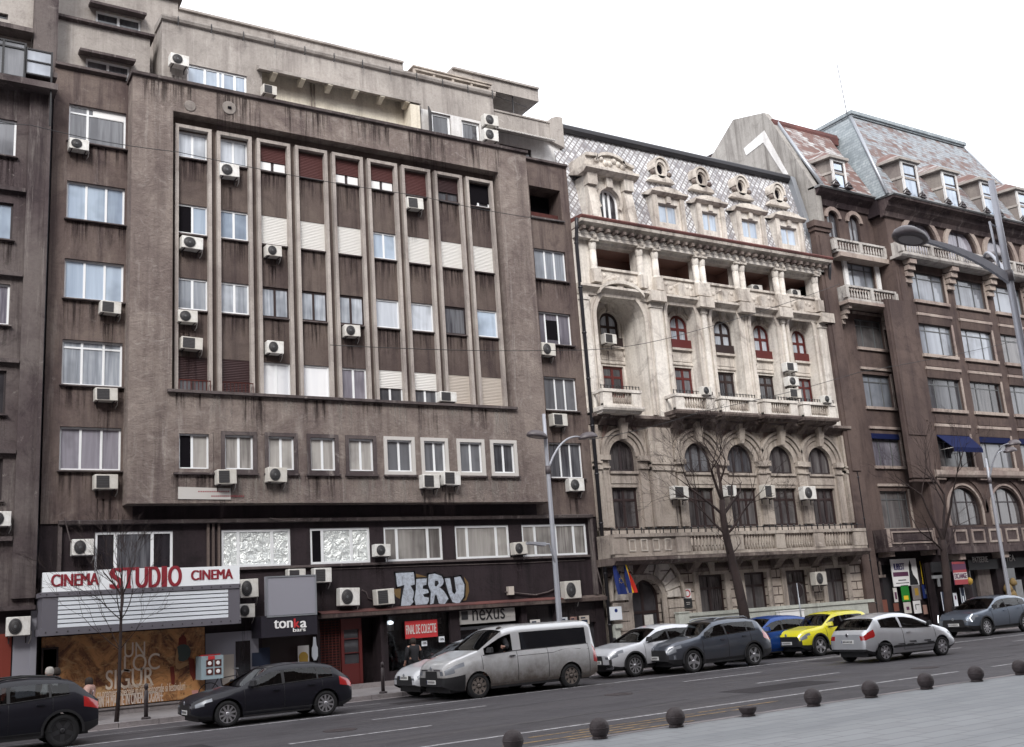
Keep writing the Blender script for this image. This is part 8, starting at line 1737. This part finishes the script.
    for xs_ in (xf+1.05, xf+1.95):
        if open_win is None and xs_ < rg0-.25:
            for sy in (-.36, .36): h_.box(xs_-.05-L/2, xs_+.45-L/2, sy-.25, sy+.25, .551, .78); h_.hexa([(xs_+.35-L/2, sy-.24, .781), (xs_+.5-L/2, sy-.24, .781), (xs_+.5-L/2, sy+.24, .781), (xs_+.35-L/2, sy+.24, .781), (xs_+.48-L/2, sy-.2, 1.18), (xs_+.57-L/2, sy-.2, 1.18), (xs_+.57-L/2, sy+.2, 1.18), (xs_+.48-L/2, sy+.2, 1.18)]); h_.box(xs_+.48-L/2, xs_+.56-L/2, sy-.12, sy+.12, 1.2, 1.34)
    if open_win is None:
        zd = lerp_tab(belt, cowl+.2); h_.box(cowl+.05-L/2, cowl+.42-L/2, -(H2-.2), H2-.2, .552, zd-.02); h_.lathe((cowl+.62-L/2, -.36, zd), [(.17, -.01), (.17, .01)], 14, 'X'); h_.build('seats', 'cloth_black', t)
    # wheels
    for xw in (xf, xr):
        for sg in (-1, 1):
            c = (xw-L/2, sg*(H2-.125), rw); mb = MB(); wd = .105
            mb.lathe(c, [(rw*.66, -wd*sg), (rw*.90, -wd*sg), (rw, -wd*.72*sg), (rw, wd*.72*sg), (rw*.90, wd*sg), (rw*.70, wd*1.02*sg), (rw*.66, wd*.8*sg)], 28, 'Y'); wl = mb.build('wheel', 'tyre', t)
            r_ = MB(); r_.lathe(c, [(rw*.675, wd*.55*sg), (rw*.675, wd*.60*sg)], 24, 'Y'); rd = r_.build('rim_back', 'rim_dark', None, origin=(0, 0, 0)); rd.parent = wl
            r_ = MB(); ns, sw = S_.get('spokes', (10, .035)); yo = c[1]+sg*wd*.95; yi = c[1]+sg*wd*.62
            ci = [(math.cos(a)*rw*.69, math.sin(a)*rw*.69) for a in [2*math.pi*k/28 for k in range(29)]]; r_.ring([(c[0]+a, c[2]+b) for a, b in ci], [(c[0]+a*.93, c[2]+b*.93) for a, b in ci], min(yo, yi), max(yo, yi))
            r_.lathe((c[0], 0, c[2]), [(rw*.16, yi), (rw*.16, yo), (rw*.08, yo+sg*.005)], 14, 'Y')
            for k in range(ns):
                a = 2*math.pi*k/ns+xw; d = Vector((math.cos(a), 0, math.sin(a))); n_ = Vector((-d.z, 0, d.x)); p0_, p1_ = d*rw*.1, d*rw*.66
                w0, w1 = sw*.9, sw*S_.get('spf', .8); C_ = Vector((c[0], 0, c[2]))
                r_.hexa([tuple(C_+v+Vector((0, yy, 0))) for yy in (yi+sg*.01, yo-sg*.012) for v in (p0_-n_*w0, p0_+n_*w0, p1_+n_*w1, p1_-n_*w1)])
            rm = r_.build('rim', S_.get('rimm', 'rim'), None, origin=(0, 0, 0)); rm.parent = wl
            if clad or S_.get('arch'):
                r_ = MB(); a_ = [math.pi*k/20-.12*(1-k/10) for k in range(21)]; yy = sg*H2*.985; r_.ring([(xw-L/2-math.cos(u)*(ra+.05), rw+math.sin(u)*(ra+.05)) for u in a_], [(xw-L/2-math.cos(u)*(ra-.005), rw+math.sin(u)*(ra-.005)) for u in a_], min(yy, yy+sg*.022), max(yy, yy+sg*.022)); r_.build('arch_trim', 'trim_black', t)
    # plates
    for e, sg in ((0, -1), (1, 1)):
        z = S_.get('plz', (.42, .80))[e]; xx = (-L/2-.012) if e == 0 else (L/2+.004); h_ = MB(); h_.box(xx, xx+.01, -.26, .26, z, z+.11); pl = h_.build('number_plate', 'plate', t)
        h_ = MB(); xo = xx-.002 if e == 0 else xx+.0101
        for k in range(7): yk = -.19+.058*k; h_.box(xo, xo+.002, yk, yk+.034, z+.025, z+.085)
        h2_ = h_.build('characters', 'trim_black', None, origin=(0, 0, 0)); h2_.parent = pl
        h_ = MB(); h_.box(xo, xo+.002, -.255, -.225, z+.01, z+.10) if e == 1 else h_.box(xo, xo+.002, .225, .255, z+.01, z+.10); h3 = h_.build('country_band', 'flag_blue', None, origin=(0, 0, 0)); h3.parent = pl
    em = MB(); em.lathe((-L/2-.014 if not S_.get('emx') else -L/2-.014, 0, S_.get('emz', .62)), [(.055, .01), (.05, -.002)], 14, 'X'); em.build('emblem', 'zinc', t)
    em = MB(); em.lathe((L/2+.004, 0, S_.get('emz', .62)+.30), [(.06, 0), (.05, .012)], 14, 'X'); em.build('emblem', 'chrome', t)
    if S_.get('rails'):
        a, b = S_['rails']
        for sg in (-1, 1):
            r_ = MB(); pts = []
            for k in range(11): x = a+(b-a)*k/10; zt = lerp_tab(top, x); pts.append((x-L/2, sg*H2*.66, zt-.015+(.035 if 0 < k < 10 else 0)))
            r_.tube(pts, .02, 6); r_.build('roof_rail', S_.get('railm', 'zinc'), t)
    if S_.get('extra'): S_['extra'](t, sect, L, H2)
    t.location = loc; t.rotation_euler = (0, 0, rz); k_ = S_.get('sc', 1); t.scale = (k_, k_, k_)
    return t
hatch = dict(L=4.3, W=1.80, rw=.325, xf=.86, xr=3.51, top=[(0, .62), (.05, .70), (.3, .80), (1.0, .92), (1.22, .96), (1.95, 1.36), (2.25, 1.43), (2.7, 1.45), (3.3, 1.42), (3.72, 1.33), (4.08, 1.04), (4.22, .98), (4.3, .86)], belt=[(0, .58), (.3, .70), (1.1, .88), (2.2, .93), (3.9, 1.0), (4.2, .90), (4.3, .8)],
    cowl=1.18, rs=2.0, rg0=3.76, rg1=4.12, win=[(1.5, 2.33), (2.40, 3.28), (3.33, 3.72)], hl=(.06, .58, .62, .66), tl=(.42, .76, .95), grille=(.40, .60, .75), doors=[1.30, 2.36, 3.42], handles=[2.15, 3.12], lowz=.33, plz=(.36, .62), mirm='car_navy', spokes=(10, .03), emz=.64, bp=True)
suv = dict(L=4.5, W=1.87, rw=.36, xf=.90, xr=3.58, sill=.27, top=[(0, .74), (.06, .86), (.3, .98), (1.0, 1.08), (1.25, 1.12), (2.0, 1.53), (2.3, 1.60), (2.8, 1.63), (3.6, 1.60), (3.95, 1.52), (4.28, 1.16), (4.42, 1.06), (4.5, .95)], belt=[(0, .68), (.3, .86), (1.15, 1.02), (2.3, 1.08), (4.0, 1.17), (4.35, 1.0), (4.5, .9)],
    cowl=1.2, rs=2.05, rg0=3.98, rg1=4.30, win=[(1.55, 2.42), (2.49, 3.38), (3.43, 3.80)], hl=(.05, .55, .76, .82), tl=(.40, .92, 1.08), grille=(.45, .76, .7), doors=[1.35, 2.46, 3.5], handles=[2.22, 3.2], clad=True, lows=2, rlows=2, plz=(.46, .75), emz=.80, spokes=(5, .055), rails=(2.2, 3.7), railm='zinc', bp=True)
corsa = dict(L=4.0, W=1.71, rw=.30, xf=.78, xr=3.29, tailp=.12, top=[(0, .58), (.05, .68), (.35, .84), (.9, .97), (1.02, 1.0), (1.75, 1.38), (2.1, 1.46), (2.6, 1.48), (3.1, 1.43), (3.45, 1.36), (3.80, 1.03), (3.92, .96), (4.0, .86)], belt=[(0, .54), (.3, .72), (.95, .93), (2.0, .95), (3.5, 1.06), (3.85, .93), (4.0, .82)],
    cowl=.98, rs=1.78, rg0=3.46, rg1=3.84, win=[(1.2, 2.40), (2.50, 3.30)], hl=(.06, .5, .58, .66), tl=(.46, .76, 1.0), grille=(.36, .52, .7), doors=[1.05, 2.46], handles=[2.24], lowz=.28, rlowz=.30, plz=(.33, .60), spokes=(7, .05), emz=.56)
van = dict(L=5.05, W=1.95, rw=.335, xf=.97, xr=4.06, sill=.24, yr=.86, tailp=.07, top=[(0, .82), (.05, .95), (.25, 1.06), (.9, 1.24), (1.05, 1.28), (1.80, 1.77), (2.05, 1.86), (2.5, 1.90), (4.8, 1.89), (4.97, 1.82), (5.03, 1.5), (5.05, 1.0)], belt=[(0, .78), (.3, .92), (1.0, 1.12), (1.3, 1.13), (2.2, 1.18), (4.9, 1.20), (5.05, .98)],
    cowl=1.02, rs=1.86, rg0=9, rg1=9.1, win=[(1.22, 2.14), (2.42, 4.72)], hl=(.04, .55, .80, .86), tl=(.16, .85, 1.5), tn=4, grille=(.62, .76, .6), doors=[1.12, 2.26, 3.3, 4.75], handles=[2.1], lows=4, lowm='trim_black', rlowz=.62, rlowm='car_van', plz=(.44, 1.0), emz=.86, spokes=(8, .05), rimm='hubcap_dirty', open=0, wm='tinted_glass', handm='trim_black')
tz_ = lambda x: x
crossover = dict(suv, L=4.5, top=[(0, .70), (.06, .82), (.3, .94), (1.0, 1.04), (1.25, 1.08), (2.05, 1.50), (2.4, 1.58), (2.9, 1.60), (3.5, 1.55), (4.0, 1.38), (4.35, 1.14), (4.45, 1.06), (4.5, .95)], rails=None, spokes=(10, .028), emz=.74)
small = dict(hatch, L=3.9, xf=.75, xr=3.2, top=[(0, .60), (.05, .72), (.3, .84), (.95, .98), (1.1, 1.02), (1.8, 1.42), (2.1, 1.5), (2.6, 1.52), (3.2, 1.47), (3.5, 1.38), (3.75, 1.08), (3.85, 1.0), (3.9, .9)], belt=[(0, .56), (.3, .74), (1.0, .93), (2.2, .97), (3.6, 1.02), (3.9, .85)], cowl=1.08, rs=1.85, rg0=3.52, rg1=3.78, win=[(1.35, 2.15), (2.22, 3.0), (3.05, 3.4)], doors=[1.15, 2.18, 3.1], handles=[1.95, 2.9])
def gx_(u, v, Y): return P(u, v, Y)[0]
# dark hatchback
Yc = 25.42+.90; xc = (G(228.4, 726)[0]+G(330.5, 715.9)[0])/2
x0 = P(181, 705, Yc)[0]; x1 = P(352, 690, Yc-.4)[0]; xc = (x0+x1)/2-.03
car('dark navy hatchback with silver alloy wheels driving left past the tonka entrance', 'car_navy', dict(hatch, mirm='trim_black', sc=.925), (xc, Yc, 0), 0, name='hatchback')
# dark crossover at the left edge
Yc = 25.3+.93; xt = P(97, 700, Yc-.3)[0]
def roof_black(t, sect, L, H2): pass
car('almost black crossover with a red tail light, cut off by the left edge', 'car_charcoal', dict(suv, L=4.2, xf=.85, xr=3.42, top=[(0, .74), (.06, .86), (.3, .98), (1.0, 1.06), (1.2, 1.10), (1.9, 1.49), (2.2, 1.56), (2.7, 1.58), (3.3, 1.53), (3.65, 1.44), (4.0, 1.12), (4.13, 1.04), (4.2, .95)], belt=[(0, .68), (.3, .86), (1.15, 1.0), (2.3, 1.05), (3.7, 1.14), (4.05, 1.0), (4.2, .9)], cowl=1.15, rs=1.95, rg0=3.68, rg1=4.02, win=[(1.5, 2.25), (2.32, 3.12), (3.17, 3.55)], doors=[1.3, 2.29, 3.2], handles=[2.05, 2.95], rimm='rim_dark', railm='trim_black', rails=(2.0, 3.4), tl=(.36, .86, 1.02), sc=.955), (xt-2.06, Yc-.03, 0), 0, name='crossover')
# silver van
Yc = 25.25+.97; x0 = P(423, 690, Yc)[0]; x1 = P(598, 650, Yc-.6)[0]
vs = dict(van)
def vextra(t, sect, L, H2):
    mb = MB()
    for sg in (-1, 1): mb.box(.0-L/2-.012, .0-L/2-.004, sg*.18, sg*.55, .80, .83)
    mb.build('chrome_bar', 'chrome', t)
    mb = MB()
    for xa, xb in ((2.26, 4.75),):
        pts = []
        for k in range(9): x = xa+(xb-xa)*k/8; sc = sect(x); pts.append((x-L/2, -(sc[6][0]+.002), sc[6][1]-.02))
        mb.tube(pts, .007, 4)
    mb.build('door_gap', 'black_metal', t)
sc_ = (x1-x0)/5.05
VX = (x0+x1)/2
vt = car('dirty silver passenger van with dark side windows, its driver resting an arm on the sill', 'car_van', dict(vs, extra=vextra, sc=.975), (VX, Yc, 0), 0, name='van', cat='van')
# slate grey crossover (waiting in the lane) and white one behind it
x0 = P(650, 655, 26.2)[0]; x1 = P(771, 645, 25.7)[0]; Yc = 25.33+.94
mat('korando_fog', (.6, .62, .65), .2)
def kex(t, sect, L, H2):
    mb = MB()
    for sg in (-1, 1): mb.box(-L/2+.10, -L/2+.16, sg*(H2*.70), sg*(H2*.80), .48, .62); mb.box(-L/2+.18, -L/2+.24, sg*(H2*.82), sg*(H2*.90), .46, .60)
    mb.build('fog_lamp', 'head_lamp', t)
car('slate grey crossover with roof rails and a dark front, ahead of the blue car', 'car_slate', dict(suv, extra=kex, sc=.955, gx=.05, grille=(.45, .80, .9)), ((x0+x1)/2, Yc, 0), 0, name='crossover')
Yc = 26.3+.93; x0 = P(598, 670, Yc-.3)[0]
def lex(t, sect, L, H2):
    mb = MB()
    for sg in (-1, 1): mb.hexa([(-L/2-.01, sg*.50, .30), (-L/2+.06, sg*.78, .30), (-L/2+.10, sg*.78, .32), (-L/2+.02, sg*.5, .32), (-L/2-.01, sg*.50, .36), (-L/2+.06, sg*.80, .38), (-L/2+.10, sg*.80, .40), (-L/2+.02, sg*.5, .38)])
    mb.build('bumper_trim', 'chrome', t)
car('white crossover with a sloping black grille, between the van and the slate grey crossover', 'car_white', dict(crossover, L=4.6, W=1.86, grille=(.34, .78, .62), extra=lex, lows=1, sc=.94, gx=.07), (x0+2.35, Yc, 0), 0, name='crossover')
# small white car behind the van
x0 = P(413.5, 680, 27.4)[0]
car('white small car parked at the kerb, only its nose showing left of the van', 'car_white', dict(small, grille=(.30, .66, .8), plz=(.52, .7), xf=.72), (x0+1.95, 28.0, 0), 0, name='parked_car')
# blue car, yellow hatchback
x0 = P(806, 640, 28.1)[0]-4.2
car('deep blue car parked at the kerb between the slate crossover and the yellow hatchback', 'car_blue', dict(hatch, L=4.35, W=1.82, mirm='car_blue'), (x0+2.1, 28.15, 0), 0, name='parked_car')
x0 = P(787, 640, 26.8)[0]
yel = dict(suv, L=4.1, W=1.75, xf=.85, xr=3.38, sill=.25, top=[(0, .72), (.05, .84), (.3, .96), (1.0, 1.05), (1.15, 1.08), (1.8, 1.46), (2.1, 1.54), (2.6, 1.57), (3.3, 1.55), (3.65, 1.46), (3.9, 1.1), (4.03, 1.0), (4.1, .9)], belt=[(0, .66), (.3, .84), (1.1, .98), (2.3, 1.02), (3.6, 1.08), (3.95, .95), (4.1, .85)], cowl=1.1, rs=1.85, rg0=3.66, rg1=3.92, win=[(1.45, 2.2), (2.27, 3.05), (3.1, 3.45)], doors=[1.25, 2.23, 3.15], handles=[2.0, 2.9], rails=None, roofm='car_yellow', mirm='car_yellow', grille=(.34, .80, .95), gx=.10, lows=2, sc=.94)
car('bright yellow hatchback with a black front, parked behind the silver hatchback', 'car_yellow', yel, (x0+2.05, 26.95, 0), 0, name='parked_car')
# silver three-door driving right
def cex(t, sect, L, H2):
    mb = MB()
    for sg in (-1, 1): mb.box(-.9, .95, sg*(H2+.001), sg*(H2+.014), .40, .46)
    mb.build('side_moulding', 'trim_black', t)
    rg = random.Random(2); mb = MB()
    for sg in (1,):
        for k in range(14): x = rg.uniform(-.9, 1.3); z = .44+rg.uniform(-.07, .09); mb.hexa([(x, sg*(H2+.0145), z), (x+rg.uniform(.1, .4), sg*(H2+.0145), z+.02), (x+.3, sg*(H2+.002), z+.03), (x, sg*(H2+.002), z+.03), (x+.1, sg*(H2+.0145), z+.04), (x+.3, sg*(H2+.0145), z+.05), (x+.3, sg*(H2+.002), z+.05), (x, sg*(H2+.002), z+.05)])
    mb.build('tribal_decal', 'trim_black', t)
ax0 = G(882.4, 663.4); ax1 = G(943.6, 657)
car('silver three-door hatchback with red tail lights and black side decals, driving right', 'car_silver', dict(corsa, extra=cex, sc=.95), (27.35, 22.1, 0), math.pi-math.radians(5), name='hatchback')
# blue grey crossover at the right edge
x0 = P(941, 625, 27.4)[0]
def spx(t, sect, L, H2):
    mb = MB()
    for sg in (-1, 1): mb.tube([(-L/2+.20, sg*(H2*.87), .92), (-L/2+.07, sg*(H2*.80), .78), (-L/2+.13, sg*(H2*.86), .62)], .018, 6)
    mb.build('running_light', 'drl', t)
car('metallic blue grey crossover with thin bright running lights, facing left at the right edge', 'car_bluegrey', dict(crossover, L=4.55, W=1.87, extra=spx, mirm='trim_black', grille=(.42, .74, .8), sc=.97), (x0+2.85, 27.3, 0), 0, name='crossover')
# ================================================================ PEOPLE
def skinmesh(name, V, E, R_, m, par, sub_=2):
    me = bpy.data.meshes.new(name); me.from_pydata([Vector(v) for v in V], E, []); o = bpy.data.objects.new(name, me); COL.objects.link(o)
    md = o.modifiers.new('s', 'SKIN'); me.skin_vertices.new() if not me.skin_vertices else None
    for i, r in enumerate(R_): me.skin_vertices[0].data[i].radius = (r, r) if not isinstance(r, tuple) else r
    me.skin_vertices[0].data[0].use_root = True; ss = o.modifiers.new('b', 'SUBSURF'); ss.levels = sub_; ss.render_levels = sub_
    dg = bpy.context.evaluated_depsgraph_get(); nm = bpy.data.meshes.new_from_object(o.evaluated_get(dg)); bpy.data.objects.remove(o)
    for p in nm.polygons: p.use_smooth = True
    nm.materials.clear(); nm.materials.append(MT[m]); o = bpy.data.objects.new(name, nm); COL.objects.link(o); o.parent = par; return o
def person(loc, rz, label, top='cloth_black', legs='cloth_navy', hair='hair', seated=False, arm=None, h=1.72):
    t = empty('person', (0, 0, 0), label, 'person', world=False); k = h/1.72
    # joints: x forward, y left
    hz = .93*k; pel = (0, 0, hz)
    if seated: kn = [(.42, .12, hz-.02), (.42, -.12, hz-.02)]; an = [(.50, .12, hz-.45), (.50, -.12, hz-.45)]
    else: kn = [(.06, .10, .50*k), (-.03, -.10, .50*k)]; an = [(-.02, .11, .09), (-.12, -.11, .09)]
    sh = [(0, .19, 1.42*k), (0, -.19, 1.42*k)]; el = [(-.04, .27, 1.14*k), (-.02, -.27, 1.14*k)]; wr = [(.08, .27, .90*k), (.10, -.26, .90*k)]
    if arm: el[arm[0]], wr[arm[0]] = arm[1], arm[2]
    V = [pel, (0, 0, 1.15*k), (.01, 0, 1.38*k), (.01, 0, 1.50*k), (.03, 0, 1.57*k), (.03, 0, 1.66*k)]; Rr = [(.15, .11), (.145, .10), (.15, .10), .055, .085, .075]; E = [(0, 1), (1, 2), (2, 3), (3, 4), (4, 5)]
    def chain(base, pts, rs):
        pv = base
        for p, r in zip(pts, rs): V.append(p); Rr.append(r); E.append((pv, len(V)-1)); pv = len(V)-1
    for i, s in enumerate((1, -1)):
        w_ = Vector(wr[i]); e_ = Vector(el[i]); hd = w_+(w_-e_).normalized()*.10
        chain(2, [sh[i], el[i], tuple(w_), tuple(hd)], [.062, .045, .030, .032])
        chain(0, [(0, s*.10, hz-.06), kn[i], an[i], (an[i][0]+.16, an[i][1], an[i][2]-.05)], [.085, .06, .04, .035])
    skinmesh('body', V, E, Rr, 'skin', t)
    V2 = [(0, 0, hz-.26), (0, 0, hz+.05), (.01, 0, 1.43*k), (0, 0, 1.22*k)]; R2 = [(.19, .15), (.185, .145), (.185, .14), (.18, .14)]; E2 = [(0, 1), (1, 3), (3, 2)]; 
    V, Rr, E = V2, R2, E2
    for i, s in enumerate((1, -1)): w_ = Vector(wr[i]); e_ = Vector(el[i]); chain(2, [sh[i], el[i], tuple(e_.lerp(w_, .88))], [.10, .068, .05])
    skinmesh('jacket', V, E, Rr, top, t)
    V = [(0, 0, hz+.10)]; Rr = [(.165, .125)]; E = []
    for i, s in enumerate((1, -1)): chain(0, [(0, s*.10, hz-.08), kn[i], tuple(Vector(kn[i]).lerp(Vector(an[i]), .92))], [.10, .072, .056])
    skinmesh('trousers', V, E, Rr, legs, t)
    mb = MB(); mb.lathe((.012, 0, 1.60*k), [(.095, -.06), (.108, .0), (.105, .07), (.075, .125), (.02, .145)], 14); o = mb.build('hair', hair, t)
    mb = MB(); mb.lathe((.118, 0, 1.585*k), [(.004, .03), (.016, -.015), (.004, -.02)], 6); mb.build('nose', 'skin', t)
    fg = MB()
    for i in range(2):
        w_ = Vector(wr[i]); d = (w_-Vector(el[i])).normalized(); c = w_+d*.10; sd_ = d.cross(Vector((1, 0, 0))); sd_ = sd_.normalized() if sd_.length > .1 else Vector((0, 1, 0))
        for j in range(4): b = c+sd_*(.012*(j-1.5)*1.6); fg.tube([b, b+d*.035+Vector((0, 0, -.004)), b+d*(.065-.006*abs(j-1.5))+Vector((0, 0, -.018))], .009, 6)
        fg.tube([w_+d*.04+sd_*.03, w_+d*.085+sd_*.055], .010, 6)
    fg.build('fingers', 'skin', t)
    t.location = loc; t.rotation_euler = (0, 0, rz); return t
x = P(49.5, 690, 30.6)[0]; person((x, 30.6, .12), math.radians(200), 'person with grey hair and pale jacket walking behind the black crossover', 'cloth_white', 'cloth_navy', 'hair_grey', h=1.46)
x = P(56.5, 690, 30.9)[0]; person((x, 30.9, .12), math.radians(180), 'dark haired person in black right behind the grey haired person', 'cloth_black', 'cloth_black', h=1.42)
x = P(89, 700, 30.7)[0]; person((x, 30.7, .12), math.radians(150), 'shorter dark haired person in a pinkish jacket just right of the black crossover', 'pal_pink', 'cloth_black', h=1.08)
x = P(413.5, 650, 31.8)[0]; person((x, 31.8, .12), math.radians(90), 'person in black standing in front of the shop window below the red banner', 'cloth_black', 'cloth_black', h=1.45)
vl = Vector((VX, 25.25+.97, 0)); L_ = 5.05
dv = person((VX-L_/2+2.02, vl.y-.47, .52-.40), math.pi, 'driver in dark clothes resting one bare hand out of the silver van window', 'cloth_black', 'cloth_black', seated=True, arm=(0, (.02, .40, 1.14), (.22, .53, 1.16)), h=1.66)
# ================================================================ BICYCLE by the clad wall
bxx, by = P(226, 690, 32.2)[0], 32.2; bz = .12
bk_ = empty('bicycle', (bxx, by, bz), 'dark bicycle leaning on the grey wall behind the navy hatchback', 'bicycle')
for dx in (-.5, .5):
    mb = MB(); c = [(bxx+dx+math.cos(a)*.33, bz+.33+math.sin(a)*.33) for a in [2*math.pi*k/24 for k in range(25)]]; mb.ring(c, [(bxx+dx+(a-bxx-dx)*.93, bz+.33+(b-bz-.33)*.93) for a, b in c], by-.015, by+.015)
    for k in range(8): a = math.pi*k/8; mb.tube([(bxx+dx-math.cos(a)*.31, by, bz+.33-math.sin(a)*.31), (bxx+dx+math.cos(a)*.31, by, bz+.33+math.sin(a)*.31)], .003, 3)
    mb.build('wheel', 'black_metal', bk_)
mb = MB(); T = [(-.5, .33), (-.18, .82), (.36, .85), (.5, .33)]; J = lambda p: (bxx+p[0], by, bz+p[1])
for a, b in (((-.5, .33), (-.05, .30)), ((-.5, .33), (-.2, .80)), ((-.2, .92), (-.05, .30)), ((-.17, .75), (.34, .80)), ((-.05, .30), (.36, .70)), ((.30, .98), (.5, .33))): mb.tube([J(a), J(b)], .016, 6)
mb.build('bicycle_frame', 'frame_dark', bk_)
mb = MB(); mb.box(bxx-.33, bxx-.10, by-.05, by+.05, bz+.92, bz+.96); mb.build('saddle', 'black_metal', bk_)
mb = MB(); mb.tube([(bxx+.30, by-.25, bz+1.0), (bxx+.28, by, bz+1.0), (bxx+.30, by+.25, bz+1.0)], .014, 6); mb.build('handlebar', 'zinc', bk_)
